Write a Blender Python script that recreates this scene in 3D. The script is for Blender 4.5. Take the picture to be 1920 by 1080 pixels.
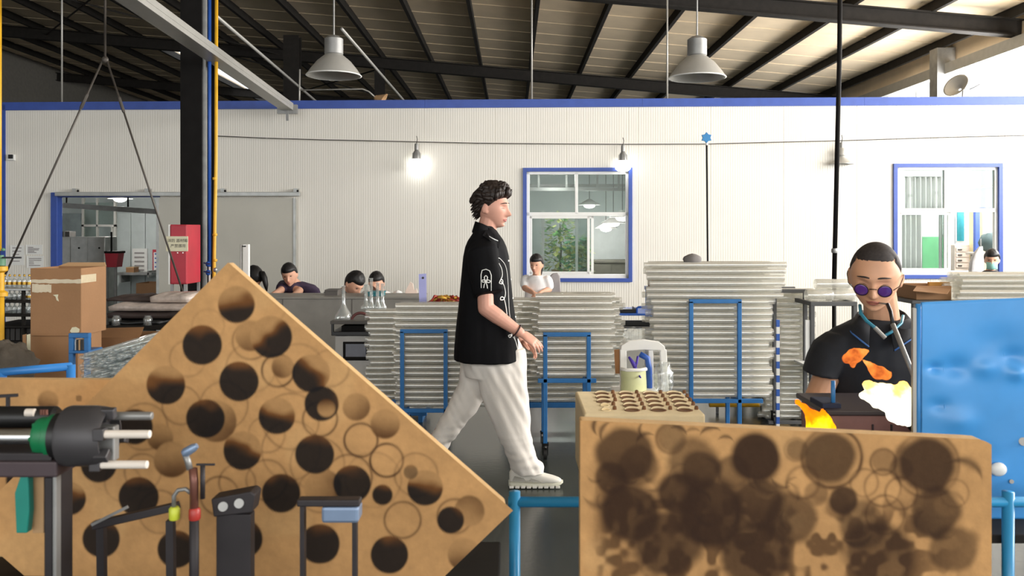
import bpy, math, random
from mathutils import Vector, Matrix, noise
from mathutils.bvhtree import BVHTree

for _o in list(bpy.data.objects):
    bpy.data.objects.remove(_o)
SC = bpy.context.scene
COL = SC.collection
R = math.radians
random.seed(7)

# ---------------------------------------------------------------- camera, sky, daylight, exposure
F = 1600.0          # focal length in pixels of the 1920 px wide frame
HZ = 430.0          # horizon row
EYE = 1.53          # camera height
cam_d = bpy.data.cameras.new('camera')
cam_d.sensor_width = 36.0
cam_d.lens = 36.0 * F / 1920.0
cam_d.shift_y = -(540.0 - HZ) / 1920.0
cam_d.clip_end = 200
cam_d.dof.use_dof = True
cam_d.dof.focus_distance = 6.0
cam_d.dof.aperture_fstop = 6.0
cam = bpy.data.objects.new('camera', cam_d)
cam.location = (0, 0, EYE)
cam.rotation_euler = (R(90), 0, 0)
COL.objects.link(cam)
SC.camera = cam

world = bpy.data.worlds.new('overcast_sky')
SC.world = world
world.use_nodes = True
_bg = world.node_tree.nodes['Background']
_bg.inputs[0].default_value = (0.93, 0.97, 1.0, 1)
_bg.inputs[1].default_value = 1.5

def area_light(name, loc, rot, sx, sy, power, col):
    d = bpy.data.lights.new(name, 'AREA')
    d.shape = 'RECTANGLE'; d.size = sx; d.size_y = sy; d.energy = power; d.color = col
    o = bpy.data.objects.new(name, d); o.location = loc; o.rotation_euler = rot
    COL.objects.link(o)
    return o
# daylight falling through the strip windows of the right-hand side wall
area_light('daylight_side_windows', (8.75, 9.0, 3.2), (0, R(90), 0), 2.6, 18.0, 2500, (1.0, 0.97, 0.93))
# soft frontal fill added behind the camera, where the hall is left open
area_light('front_fill', (1.5, -7.6, 3.4), (R(84), 0, 0), 18.0, 3.6, 380, (1.0, 0.96, 0.90))

SC.view_settings.view_transform = 'Standard'
SC.view_settings.look = 'None'
SC.view_settings.gamma = 1.0
SC.view_settings.use_curve_mapping = False
SC.view_settings.exposure = 0.25
try:
    SC.cycles.transparent_max_bounces = 40
    SC.cycles.max_bounces = 10
    SC.cycles.sample_clamp_indirect = 6.0
except Exception:
    pass

# ---------------------------------------------------------------- helpers
def P(px, py, Y):
    """point at depth Y that the photograph shows at pixel (px, py)"""
    return Vector(((px - 960.0) * Y / F, Y, EYE - (py - HZ) * Y / F))

def lin(c):
    c /= 255.0
    return c / 12.92 if c <= 0.04045 else ((c + 0.055) / 1.055) ** 2.4
def rgb(r, g, b):
    return (lin(r), lin(g), lin(b), 1.0)

def tag(o, label=None, cat=None, group=None, kind=None):
    if label: o['label'] = label
    if cat: o['category'] = cat
    if group: o['group'] = group
    if kind: o['kind'] = kind
    return o

def empty(name, loc, label=None, cat=None, group=None, kind=None, parent=None):
    o = bpy.data.objects.new(name, None)
    o.empty_display_size = 0.1
    COL.objects.link(o)
    o.location = Vector(loc) - (wloc(parent) if parent else Vector())
    if parent: o.parent = parent
    tag(o, label, cat, group, kind)
    return o

def wloc(o):
    v = Vector()
    while o is not None:
        v += o.location
        o = o.parent
    return v

def frame_from(d, up=Vector((0, 0, 1))):
    d = Vector(d).normalized()
    if abs(d.dot(up)) > 0.98:
        up = Vector((1, 0, 0))
    x = up.cross(d).normalized()
    y = d.cross(x).normalized()
    return x, y, d

class MB:
    def __init__(s):
        s.v = []; s.f = []
    def add(s, vs, fs):
        n = len(s.v)
        s.v.extend([Vector(p) for p in vs])
        s.f.extend([tuple(i + n for i in f) for f in fs])
        return s
    def box(s, lo, hi, M=None):
        x0, y0, z0 = lo; x1, y1, z1 = hi
        vs = [Vector(p) for p in ((x0,y0,z0),(x1,y0,z0),(x1,y1,z0),(x0,y1,z0),(x0,y0,z1),(x1,y0,z1),(x1,y1,z1),(x0,y1,z1))]
        if M is not None: vs = [M @ p for p in vs]
        return s.add(vs, [(0,3,2,1),(4,5,6,7),(0,1,5,4),(1,2,6,5),(2,3,7,6),(3,0,4,7)])
    def bar(s, p0, p1, w, h, up=Vector((0,0,1))):
        p0 = Vector(p0); p1 = Vector(p1)
        x, y, d = frame_from(p1 - p0, up)
        vs = []
        for p in (p0, p1):
            for a, b in ((-1,-1),(1,-1),(1,1),(-1,1)):
                vs.append(p + x * (a * w / 2) + y * (b * h / 2))
        return s.add(vs, [(3,2,1,0),(4,5,6,7),(0,1,5,4),(1,2,6,5),(2,3,7,6),(3,0,4,7)])
    def cyl(s, p0, p1, r0, r1=None, n=14, caps=True):
        p0 = Vector(p0); p1 = Vector(p1)
        if r1 is None: r1 = r0
        x, y, d = frame_from(p1 - p0)
        return s.loft([[p + (x * math.cos(2*math.pi*i/n) + y * math.sin(2*math.pi*i/n)) * r for i in range(n)] for p, r in ((p0, r0), (p1, r1))], caps)
    def loft(s, rings, caps=True, closed=True):
        n = len(rings[0]); vs = [p for r in rings for p in r]; fs = []
        for k in range(len(rings) - 1):
            for i in range(n if closed else n - 1):
                j = (i + 1) % n
                fs.append((k*n+i, k*n+j, (k+1)*n+j, (k+1)*n+i))
        if caps and closed:
            fs.append(tuple(range(n - 1, -1, -1)))
            m = (len(rings) - 1) * n
            fs.append(tuple(range(m, m + n)))
        return s.add(vs, fs)
    def tube(s, pts, r, n=8, radii=None, caps=True):
        pts = [Vector(p) for p in pts]; rings = []; up = None
        for k, p in enumerate(pts):
            d = (pts[min(k+1, len(pts)-1)] - pts[max(k-1, 0)])
            if d.length < 1e-9: d = Vector((0,0,1))
            d.normalize()
            if up is None:
                x, y, _ = frame_from(d)
            else:
                x = (up - d * up.dot(d))
                x = x.normalized() if x.length > 1e-6 else frame_from(d)[0]
                y = d.cross(x)
            up = x
            rr = radii[k] if radii else r
            rings.append([p + (x * math.cos(2*math.pi*i/n) + y * math.sin(2*math.pi*i/n)) * rr for i in range(n)])
        return s.loft(rings, caps)
    def capsule(s, p0, p1, r0, r1, n=14, h=3):
        p0 = Vector(p0); p1 = Vector(p1)
        x, y, d = frame_from(p1 - p0)
        rings = []
        for k in range(h):
            a = math.pi/2 * (1 - (k + 0.15) / h)
            rings.append((p0 - d * r0 * math.sin(a), r0 * math.cos(a)))
        rings.append((p0, r0)); rings.append((p1, r1))
        for k in range(h - 1, -1, -1):
            a = math.pi/2 * (1 - (k + 0.15) / h)
            rings.append((p1 + d * r1 * math.sin(a), r1 * math.cos(a)))
        return s.loft([[c + (x * math.cos(2*math.pi*i/n) + y * math.sin(2*math.pi*i/n)) * r for i in range(n)] for c, r in rings])
    def lathe(s, prof, org, axis=(0,0,1), n=24, caps=True):
        x, y, d = frame_from(axis); org = Vector(org)
        return s.loft([[org + d * z + (x * math.cos(2*math.pi*i/n) + y * math.sin(2*math.pi*i/n)) * max(r, 1e-4) for i in range(n)] for r, z in prof], caps)
    def ell(s, c, r, n=16, m=10, M=None):
        c = Vector(c); rings = []
        for k in range(m + 1):
            t = math.pi * (0.02 + 0.96 * k / m)
            ring = []
            for i in range(n):
                a = 2 * math.pi * i / n
                q = Vector((r[0]*math.sin(t)*math.cos(a), r[1]*math.sin(t)*math.sin(a), -r[2]*math.cos(t)))
                if M is not None: q = M @ q
                ring.append(c + q)
            rings.append(ring)
        return s.loft(rings)
    def prism(s, poly, vec):
        vec = Vector(vec); n = len(poly); poly = [Vector(p) for p in poly]
        return s.add(poly + [p + vec for p in poly], [tuple(range(n-1, -1, -1)), tuple(range(n, 2*n))] + [(i, (i+1) % n, n+(i+1) % n, n+i) for i in range(n)])
    def grid(s, nu, nv, fn):
        vs = [fn(i/nu, j/nv) for j in range(nv+1) for i in range(nu+1)]
        return s.add(vs, [(j*(nu+1)+i, j*(nu+1)+i+1, (j+1)*(nu+1)+i+1, (j+1)*(nu+1)+i) for j in range(nv) for i in range(nu)])
    def mesh(s, name, off=Vector()):
        me = bpy.data.meshes.new(name)
        me.from_pydata([tuple(p - off) for p in s.v], [], s.f)
        me.update()
        return me
    def build(s, name, mat, parent=None, smooth=False, bevel=0.0, seg=2, recalc=True, loc=None):
        off = wloc(parent) if parent else (Vector(loc) if loc is not None else Vector())
        me = s.mesh(name, off)
        if recalc: fix_normals(me)
        o = link_mesh(name, me, mat, parent, smooth)
        if not parent and loc is not None: o.location = loc
        if bevel:
            m = o.modifiers.new('bevel', 'BEVEL'); m.width = bevel; m.segments = seg; m.limit_method = 'ANGLE'; m.angle_limit = R(35)
        return o

def fix_normals(me):
    import bmesh
    bm = bmesh.new(); bm.from_mesh(me)
    bmesh.ops.recalc_face_normals(bm, faces=bm.faces)
    bm.to_mesh(me); bm.free()

def link_mesh(name, me, mat, parent=None, smooth=False):
    if smooth == 'auto':
        me.polygons.foreach_set('use_smooth', [True] * len(me.polygons))
        try: me.set_sharp_from_angle(angle=R(38))
        except Exception: pass
    elif smooth:
        me.polygons.foreach_set('use_smooth', [True] * len(me.polygons))
    if mat is not None: me.materials.append(M[mat] if isinstance(mat, str) else mat)
    o = bpy.data.objects.new(name, me)
    COL.objects.link(o)
    if parent: o.parent = parent
    return o

def copy_tree(o, parent=None):
    c = o.copy(); COL.objects.link(c); c.parent = parent
    for ch in list(o.children):
        copy_tree(ch, c)
    return c

def evaluated(mb, mods):
    """mesh of an MB after modifiers (list of (type, {props}))"""
    me = mb.mesh('tmp'); fix_normals(me)
    o = bpy.data.objects.new('tmp', me); COL.objects.link(o)
    for t, props in mods:
        m = o.modifiers.new(t, t)
        for k, v in props.items(): setattr(m, k, v)
    dg = bpy.context.evaluated_depsgraph_get(); dg.update()
    out = bpy.data.meshes.new_from_object(o.evaluated_get(dg))
    bpy.data.objects.remove(o); bpy.data.meshes.remove(me)
    return out

def fuse(mb, voxel, smooth=4, factor=0.5):
    return evaluated(mb, [('REMESH', dict(mode='VOXEL', voxel_size=voxel, use_smooth_shade=True)), ('SMOOTH', dict(factor=factor, iterations=smooth))])

def shift_mesh(me, off):
    n = len(me.vertices)
    co = [0.0] * (3 * n); me.vertices.foreach_get('co', co)
    for i in range(n):
        co[3*i] -= off.x; co[3*i+1] -= off.y; co[3*i+2] -= off.z
    me.vertices.foreach_set('co', co); me.update()

def fused(name, mb, mat, parent, voxel, smooth=4, post=None):
    me = fuse(mb, voxel, smooth)
    if post:
        n = len(me.vertices); co = [0.0]*(3*n); me.vertices.foreach_get('co', co)
        no = [0.0]*(3*n); me.vertex_normals.foreach_get('vector', no)
        for i in range(n):
            q = post(Vector(co[3*i:3*i+3]), Vector(no[3*i:3*i+3])); co[3*i], co[3*i+1], co[3*i+2] = q
        me.vertices.foreach_set('co', co); me.update()
    shift_mesh(me, wloc(parent)); me.name = name
    return link_mesh(name, me, mat, parent, True)

def text_obj(name, txt, size, mat, parent, org, xdir, updir, depth=0.001, align='CENTER'):
    cu = bpy.data.curves.new('txt', 'FONT'); cu.body = txt; cu.size = size; cu.align_x = align; cu.align_y = 'CENTER'; cu.extrude = depth
    o = bpy.data.objects.new('txt', cu); COL.objects.link(o)
    dg = bpy.context.evaluated_depsgraph_get(); dg.update()
    me = bpy.data.meshes.new_from_object(o.evaluated_get(dg))
    bpy.data.objects.remove(o)
    x = Vector(xdir).normalized(); y = Vector(updir).normalized(); z = x.cross(y)
    off = wloc(parent) if parent else Vector()
    for v in me.vertices:
        v.co = Vector(org) + x * v.co.x + y * v.co.y + z * v.co.z - off
    return link_mesh(name, me, mat, parent)

ORD = ['top', 'second', 'third', 'fourth', 'fifth', 'sixth', 'seventh', 'eighth', 'ninth', 'tenth', 'eleventh', 'twelfth', 'thirteenth', 'fourteenth', 'fifteenth', 'sixteenth', 'seventeenth', 'eighteenth', 'nineteenth', 'twentieth', 'twenty-first', 'twenty-second', 'twenty-third', 'twenty-fourth', 'twenty-fifth', 'twenty-sixth', 'twenty-seventh']
ORD1 = ['first'] + ORD[1:]

# ---------------------------------------------------------------- materials
M = {}
def pm(name, col, rough=0.6, metal=0.0, var=0.10, scale=9.0, bump=0.0, bscale=None, spec=0.5, emis=None, estr=0.0, alpha=None, coat=0.0, trans=0.0, stretch=None):
    m = bpy.data.materials.new(name); m.use_nodes = True
    nt = m.node_tree; b = nt.nodes['Principled BSDF']
    c = rgb(*col)
    b.inputs['Roughness'].default_value = rough
    b.inputs['Metallic'].default_value = metal
    b.inputs['Specular IOR Level'].default_value = spec
    b.inputs['Coat Weight'].default_value = coat
    b.inputs['Transmission Weight'].default_value = trans
    tc = nt.nodes.new('ShaderNodeTexCoord')
    src = tc.outputs['Object']
    if stretch:
        mp = nt.nodes.new('ShaderNodeMapping'); mp.inputs['Scale'].default_value = stretch
        nt.links.new(src, mp.inputs[0]); src = mp.outputs[0]
    nz = nt.nodes.new('ShaderNodeTexNoise'); nz.inputs['Scale'].default_value = scale; nz.inputs['Detail'].default_value = 5
    nt.links.new(src, nz.inputs['Vector'])
    rp = nt.nodes.new('ShaderNodeValToRGB')
    rp.color_ramp.elements[0].position = 0.3; rp.color_ramp.elements[1].position = 0.7
    rp.color_ramp.elements[0].color = (c[0]*(1-var), c[1]*(1-var), c[2]*(1-var), 1)
    rp.color_ramp.elements[1].color = (min(1, c[0]*(1+var)), min(1, c[1]*(1+var)), min(1, c[2]*(1+var)), 1)
    nt.links.new(nz.outputs['Fac'], rp.inputs[0]); nt.links.new(rp.outputs[0], b.inputs['Base Color'])
    if bump:
        n2 = nt.nodes.new('ShaderNodeTexNoise'); n2.inputs['Scale'].default_value = bscale or scale * 4; n2.inputs['Detail'].default_value = 4
        nt.links.new(src, n2.inputs['Vector'])
        bp = nt.nodes.new('ShaderNodeBump'); bp.inputs['Strength'].default_value = bump; bp.inputs['Distance'].default_value = 0.01
        nt.links.new(n2.outputs['Fac'], bp.inputs['Height']); nt.links.new(bp.outputs[0], b.inputs['Normal'])
    if emis:
        b.inputs['Emission Color'].default_value = rgb(*emis); b.inputs['Emission Strength'].default_value = estr
    if alpha is not None:
        b.inputs['Alpha'].default_value = alpha
    M[name] = m
    return m

def glassy(name, tint, opacity, haze, rough=0.06, shine=0.0):
    """thin clear glass: mostly see-through, with reflections and a little grey haze"""
    m = bpy.data.materials.new(name); m.use_nodes = True
    nt = m.node_tree; b = nt.nodes['Principled BSDF']; out = nt.nodes['Material Output']
    b.inputs['Base Color'].default_value = rgb(*haze); b.inputs['Roughness'].default_value = rough
    b.inputs['Specular IOR Level'].default_value = 0.9; b.inputs['Coat Weight'].default_value = 0.6; b.inputs['Coat Roughness'].default_value = 0.03
    t = nt.nodes.new('ShaderNodeBsdfTransparent'); t.inputs[0].default_value = rgb(*tint)
    mx = nt.nodes.new('ShaderNodeMixShader')
    tc = nt.nodes.new('ShaderNodeTexCoord'); nz = nt.nodes.new('ShaderNodeTexNoise'); nz.inputs['Scale'].default_value = 14
    mr = nt.nodes.new('ShaderNodeMapRange'); mr.inputs[3].default_value = opacity * 0.8; mr.inputs[4].default_value = min(1, opacity * 1.2)
    nt.links.new(tc.outputs['Object'], nz.inputs['Vector']); nt.links.new(nz.outputs['Fac'], mr.inputs[0]); nt.links.new(mr.outputs[0], mx.inputs[0])
    nt.links.new(t.outputs[0], mx.inputs[1]); nt.links.new(b.outputs[0], mx.inputs[2])
    gl = nt.nodes.new('ShaderNodeBsdfGlossy'); gl.inputs['Roughness'].default_value = rough; gl.inputs['Color'].default_value = (1, 1, 1, 1)
    fr = nt.nodes.new('ShaderNodeMixShader'); fr.inputs[0].default_value = shine
    nt.links.new(mx.outputs[0], fr.inputs[1]); nt.links.new(gl.outputs[0], fr.inputs[2]); nt.links.new(fr.outputs[0], out.inputs['Surface'])
    M[name] = m
    return m

def flame_mat(name, cols, strength, scale, axis_len):
    """glowing gas: colour by height within the flame and by turbulence"""
    m = bpy.data.materials.new(name); m.use_nodes = True
    nt = m.node_tree; nt.nodes.remove(nt.nodes['Principled BSDF']); out = nt.nodes['Material Output']
    tc = nt.nodes.new('ShaderNodeTexCoord'); sp = nt.nodes.new('ShaderNodeSeparateXYZ'); nz = nt.nodes.new('ShaderNodeTexNoise')
    nz.inputs['Scale'].default_value = scale; nz.inputs['Detail'].default_value = 3
    nt.links.new(tc.outputs['Object'], sp.inputs[0]); nt.links.new(tc.outputs['Object'], nz.inputs['Vector'])
    ma = nt.nodes.new('ShaderNodeMath'); ma.operation = 'MULTIPLY_ADD'; ma.inputs[1].default_value = 0.75 / axis_len
    nt.links.new(sp.outputs['Z'], ma.inputs[0])
    m2 = nt.nodes.new('ShaderNodeMath'); m2.operation = 'MULTIPLY_ADD'; m2.inputs[1].default_value = 1.1; m2.inputs[2].default_value = -0.4
    nt.links.new(nz.outputs['Fac'], m2.inputs[0]); nt.links.new(m2.outputs[0], ma.inputs[2])
    rp = nt.nodes.new('ShaderNodeValToRGB')
    el = rp.color_ramp.elements
    for k, (pos, c) in enumerate(cols):
        e = el[k] if k < 2 else el.new(pos)
        e.position = pos; e.color = rgb(*c)
    nt.links.new(ma.outputs[0], rp.inputs[0])
    em = nt.nodes.new('ShaderNodeEmission'); em.inputs['Strength'].default_value = strength
    nt.links.new(rp.outputs[0], em.inputs[0]); nt.links.new(em.outputs[0], out.inputs['Surface'])
    M[name] = m
    return m

def vcol_mat(name, rough=0.85, bump=0.25):
    m = bpy.data.materials.new(name); m.use_nodes = True
    nt = m.node_tree; b = nt.nodes['Principled BSDF']; b.inputs['Roughness'].default_value = rough; b.inputs['Specular IOR Level'].default_value = 0.25
    at = nt.nodes.new('ShaderNodeAttribute'); at.attribute_name = 'scorch'
    tc = nt.nodes.new('ShaderNodeTexCoord'); nz = nt.nodes.new('ShaderNodeTexNoise'); nz.inputs['Scale'].default_value = 60; nz.inputs['Detail'].default_value = 6
    nt.links.new(tc.outputs['Object'], nz.inputs['Vector'])
    mr = nt.nodes.new('ShaderNodeMapRange'); mr.inputs[3].default_value = 0.86; mr.inputs[4].default_value = 1.12
    nt.links.new(nz.outputs['Fac'], mr.inputs[0])
    mx = nt.nodes.new('ShaderNodeVectorMath'); mx.operation = 'SCALE'
    nt.links.new(at.outputs['Color'], mx.inputs[0]); nt.links.new(mr.outputs[0], mx.inputs['Scale']); nt.links.new(mx.outputs[0], b.inputs['Base Color'])
    bp = nt.nodes.new('ShaderNodeBump'); bp.inputs['Strength'].default_value = bump; bp.inputs['Distance'].default_value = 0.004
    nt.links.new(nz.outputs['Fac'], bp.inputs['Height']); nt.links.new(bp.outputs[0], b.inputs['Normal'])
    M[name] = m
    return m

pm('floor', (52, 56, 52), 0.25, var=0.25, scale=1.3, bump=0.05, bscale=30)
pm('wall_panel', (232, 228, 218), 0.42, var=0.03, scale=0.8)
pm('wall_core', (200, 198, 190), 0.8)
pm('trim_blue', (56, 84, 166), 0.4, var=0.08)
pm('white_frame', (236, 236, 232), 0.35, var=0.03)
pm('steel_dark', (38, 35, 32), 0.7, var=0.2, spec=0.2)
pm('steel_black', (24, 22, 21), 0.7, var=0.2, spec=0.15)
pm('roof_deck', (228, 208, 178), 0.7, var=0.07, scale=2.0)
pm('hall_wall', (120, 116, 108), 0.8, var=0.1)
pm('door_leaf', (192, 189, 178), 0.5, var=0.05, scale=2)
pm('galv', (178, 178, 174), 0.38, metal=0.7, var=0.12)
pm('zinc', (150, 150, 148), 0.45, metal=0.5, var=0.15)
pm('pipe_blue', (46, 92, 178), 0.4)
pm('pipe_yellow', (226, 172, 42), 0.45, var=0.12)
pm('cable', (60, 56, 52), 0.6)
pm('wire_rod', (82, 76, 70), 0.5, metal=0.3)
pm('red_box', (178, 42, 58), 0.45, var=0.12, scale=4)
pm('sign_paper', (222, 216, 186), 0.7, var=0.03)
pm('ink', (60, 58, 56), 0.7)
pm('lamp_metal', (176, 174, 168), 0.42, metal=0.25, var=0.06)
pm('bulb', (255, 255, 250), 0.3, emis=(255, 253, 246), estr=5.0)
pm('room_lamp', (255, 255, 250), 0.3, emis=(255, 253, 246), estr=6.0)
pm('black_plastic', (26, 26, 27), 0.4, var=0.15)
pm('rubber', (32, 31, 30), 0.7)
pm('cart_blue', (38, 108, 170), 0.42, var=0.12, scale=12)
pm('cart_grey', (92, 92, 92), 0.5, metal=0.3)
pm('bright_blue', (58, 132, 206), 0.35, var=0.1)
glassy('tube_glass', (247, 247, 244), 0.27, (246, 243, 236), 0.10, 0.13)
glassy('pane_glass', (228, 234, 232), 0.10, (150, 155, 152), 0.02)
glassy('clear_glass', (248, 250, 250), 0.14, (240, 242, 240), 0.06, 0.09)
pm('card_brown', (156, 116, 80), 0.8, var=0.06, scale=6, bump=0.08, bscale=60)
pm('card_edge', (196, 158, 116), 0.85)
pm('tape', (206, 190, 158), 0.2, var=0.08, scale=20, spec=0.8)
# ---------------------------------------------------------------- hall shell
WA = R(2.2)
WU = Vector((math.cos(WA), -math.sin(WA), 0)); WN = Vector((-math.sin(WA), -math.cos(WA), 0)); W0 = Vector((0, 11.4, 0))
def WP(px, py, off=0.0):
    """point on the partition wall (moved off metres towards the room) seen at that pixel"""
    d = P(px, py, 1.0) - Vector((0, 0, EYE))
    o = W0 + WN * off
    t = o.dot(WN) / d.dot(WN)
    return Vector((0, 0, EYE)) + d * t
def ws(px):            # wall coordinate along WU
    return (WP(px, HZ) - W0).dot(WU)
def wz(px, py):
    return WP(px, py).z
def WS(s, z, off=0.0):
    return W0 + WU * s + WN * off + Vector((0, 0, z))

fl = MB().box((-16, -8, -0.12), (9.2, 38, 0)).build('floor', 'floor'); tag(fl, kind='structure')

XE, ZE = 8.36, 5.0
def roof_z(x): return 5.83 - 0.085 * x
wr = empty('wall_right', (XE, 15, 0), kind='structure')
wr['label'] = 'side wall of the hall with a band of bright windows under the eave'
MB().box((XE, -8, 0), (XE + 0.2, 38, 1.15)).build('sill_wall', 'hall_wall', wr)
MB().box((XE, -8, 4.62), (XE + 0.2, 38, roof_z(XE) + 0.1)).build('eave_band', 'roof_deck', wr)
MB().bar((XE - 0.14, -8, 4.55), (XE - 0.14, 38, 4.55), 0.16, 0.2).build('eave_gutter', 'lamp_metal', wr)
for k in range(24):
    y = -7 + 1.9 * k
    MB().bar((XE + 0.06, y, 1.15), (XE + 0.06, y, 4.62), 0.05, 0.07).build('mullion', 'white_frame', wr)
for z in (2.3, 3.5):
    MB().bar((XE + 0.06, -8, z), (XE + 0.06, 38, z), 0.05, 0.05).build('transom', 'white_frame', wr)
for y in (4.2, 10.2, 16.2, 22.2, 28.2):
    MB().box((XE - 0.36, y - 0.15, 0), (XE - 0.02, y + 0.15, 4.95)).build('column', 'zinc', wr)
wl = MB().box((-16.2, -8, 0), (-16, 38, 7.3)).build('wall_left', 'hall_wall'); tag(wl, kind='structure')
wf = MB().box((-16, 38, 0), (XE, 38.2, 7.3)).build('wall_far', 'hall_wall'); tag(wf, kind='structure')

ce = empty('ceiling', (0, 15, 5.8), kind='structure'); ce['label'] = 'sloping metal roof on dark rafters and purlins'
PUR = [1.75 + 1.28 * k for k in range(-14, 6)]
for a, b in zip(PUR[:-1], PUR[1:]):
    segs = [(-8, 38)]
    if -10.9 < a < -9.4: segs = [(-8, 6), (9, 24), (34, 38)]
    for y0, y1 in segs:
        m = MB()
        za, zb = roof_z(a), roof_z(b)
        m.add([(a,y0,za),(b,y0,zb),(b,y1,zb),(a,y1,za),(a,y0,za+.06),(b,y0,zb+.06),(b,y1,zb+.06),(a,y1,za+.06)], [(0,3,2,1),(4,5,6,7),(0,1,5,4),(1,2,6,5),(2,3,7,6),(3,0,4,7)])
        # raised seams of the sheeting across the slope
        y = y0 + 0.5
        while y < y1:
            m.bar((a, y, za - 0.006), (b, y, zb - 0.006), 0.05, 0.012); y += 1.0
        m.build('roof_sheet', 'roof_deck', ce)
MB().add([(PUR[-1],-8,roof_z(PUR[-1])),(XE+.4,-8,roof_z(XE+.4)),(XE+.4,38,roof_z(XE+.4)),(PUR[-1],38,roof_z(PUR[-1])),(PUR[-1],-8,roof_z(PUR[-1])+.06),(XE+.4,-8,roof_z(XE+.4)+.06),(XE+.4,38,roof_z(XE+.4)+.06),(PUR[-1],38,roof_z(PUR[-1])+.06)], [(0,3,2,1),(4,5,6,7),(0,1,5,4),(1,2,6,5),(2,3,7,6),(3,0,4,7)]).build('roof_sheet', 'roof_deck', ce)
for x in PUR:
    z = roof_z(x)
    MB().box((x-.035, -8, z-.17), (x+.035, 38, z-.005)).build('purlin', 'steel_dark', ce)
for y in (-2, 6, 14, 22, 30):
    m = MB()
    a = Vector((-16, y, roof_z(-16) - .30)); b = Vector((XE, y, roof_z(XE) - .30))
    m.bar(a, b, 0.02, 0.27)
    m.bar(a + Vector((0,0,.13)), b + Vector((0,0,.13)), 0.2, 0.02); m.bar(a - Vector((0,0,.13)), b - Vector((0,0,.13)), 0.2, 0.02)
    m.build('rafter', 'steel_dark', ce)
# bracing rods hung between rafters on the left
for (xa, ya, xb, yb) in ((-12, 14, -6, 22), (-6, 14, -12, 22), (-8, 22, -3, 30), (-3, 22, -8, 30)):
    MB().cyl((xa, ya, roof_z(xa)-.3), (xb, yb, roof_z(xb)-.3), 0.02, n=6).build('brace_rod', 'steel_dark', ce)

# far columns of the hall seen over the partition
for i, (px0, px1, Y) in enumerate(((531, 560, 20), (702, 719, 22), (636, 658, 30))):
    a, b = P(px0, 160, Y), P(px1, 160, Y)
    c = empty('steel_column', (a.x, Y, 0), ('dark steel roof column behind the partition, beside the cable tray end', 'slim dark steel roof column behind the partition, by the arm lamp', 'dark steel roof column far behind the partition under the left pendant lamp')[i], 'column')
    zt = roof_z(a.x) - 0.2
    MB().box((a.x, Y, 0), (b.x, Y + .02, zt)).build('flange', 'steel_dark', c)
    MB().box((a.x, Y + .26, 0), (b.x, Y + .28, zt)).build('flange', 'steel_dark', c)
    MB().box(((a.x+b.x)/2-.01, Y + .02, 0), ((a.x+b.x)/2+.01, Y + .26, zt)).build('web', 'steel_dark', c)

# near black H column beside the door
a, b = P(338, 300, 8.3), P(378, 300, 8.3)
c = empty('steel_column', (a.x, 8.3, 0), 'black steel H column rising to the roof in front of the sliding door', 'column')
zt = roof_z(a.x) - 0.2
MB().box((a.x, 8.3, 0), (b.x, 8.315, zt)).build('flange', 'steel_black', c)
MB().box((a.x, 8.56, 0), (b.x + .045, 8.575, zt)).build('flange', 'steel_black', c)
MB().box(((a.x+b.x)/2-.01, 8.315, 0), ((a.x+b.x)/2+.01, 8.56, zt)).build('web', 'steel_black', c)
MB().box((b.x - .004, 8.33, 0), (b.x + .03, 8.37, zt)).build('lit_flange_side', 'zinc', c)  # pale strip paints the flange side as lit from the right

# ---------------------------------------------------------------- partition wall with door and windows
WT = 3.235
SL, SR = ws(9), ws(2090)
door = (ws(109), ws(300), 0.0, wz(200, 369))
w1 = (ws(987), ws(1179), wz(1080, 522), wz(1080, 321))
w2 = (ws(1681), ws(1872), wz(1776, 516), wz(1776, 313))
holes = [door, w1, w2]
PW = 0.953
edges = [SL]
s = ws(532) - PW * 10
while s < SR:
    if s > SL + .05: edges.append(s)
    s += PW
edges.append(SR)
wb = empty('wall_back', WS(0, 0), kind='structure'); wb['label'] = 'off-white ribbed panel partition across the hall'
def wbox(m, s0, s1, z0, z1, o0, o1):
    return m.add([WS(s0,z0,o1), WS(s1,z0,o1), WS(s1,z0,o0), WS(s0,z0,o0), WS(s0,z1,o1), WS(s1,z1,o1), WS(s1,z1,o0), WS(s0,z1,o0)], [(0,3,2,1),(4,5,6,7),(0,1,5,4),(1,2,6,5),(2,3,7,6),(3,0,4,7)])
def ribbed(s0, s1, z0, z1):
    m = MB(); n = max(1, round((s1 - s0) / 0.032)); prof = [(s0, -0.004), (s0 + .003, 0.0)]
    for k in range(n):
        a = s0 + .003 + (s1 - s0 - .006) * k / n; w = (s1 - s0 - .006) / n
        prof += [(a + w * .55, 0.0), (a + w * .62, -0.0011), (a + w * .93, -0.0011), (a + w, 0.0)]
    prof.append((s1, -0.004))
    lo = [WS(x, z0, d) for x, d in prof]; hi = [WS(x, z1, d) for x, d in prof]
    return m.loft([lo, hi], False, closed=False)
for e0, e1 in zip(edges[:-1], edges[1:]):
    cuts = sorted({e0, e1} | {h[i] for h in holes for i in (0, 1) if e0 < h[i] < e1})
    for c0, c1 in zip(cuts[:-1], cuts[1:]):
        if c1 - c0 < 0.02: continue
        mid = (c0 + c1) / 2; zs = [(0.0, WT)]
        for h in holes:
            if h[0] < mid < h[1]:
                zs = [(0.0, h[2]), (h[3], WT)]
        for z0, z1 in zs:
            if z1 - z0 < .02: continue
            p = ribbed(c0, c1, z0, z1).build('wall_panel', 'wall_panel', wb, recalc=False)
            wbox(MB(), c0, c1, z0, z1, -0.085, -0.012).build('panel_core', 'wall_core', p)

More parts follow.
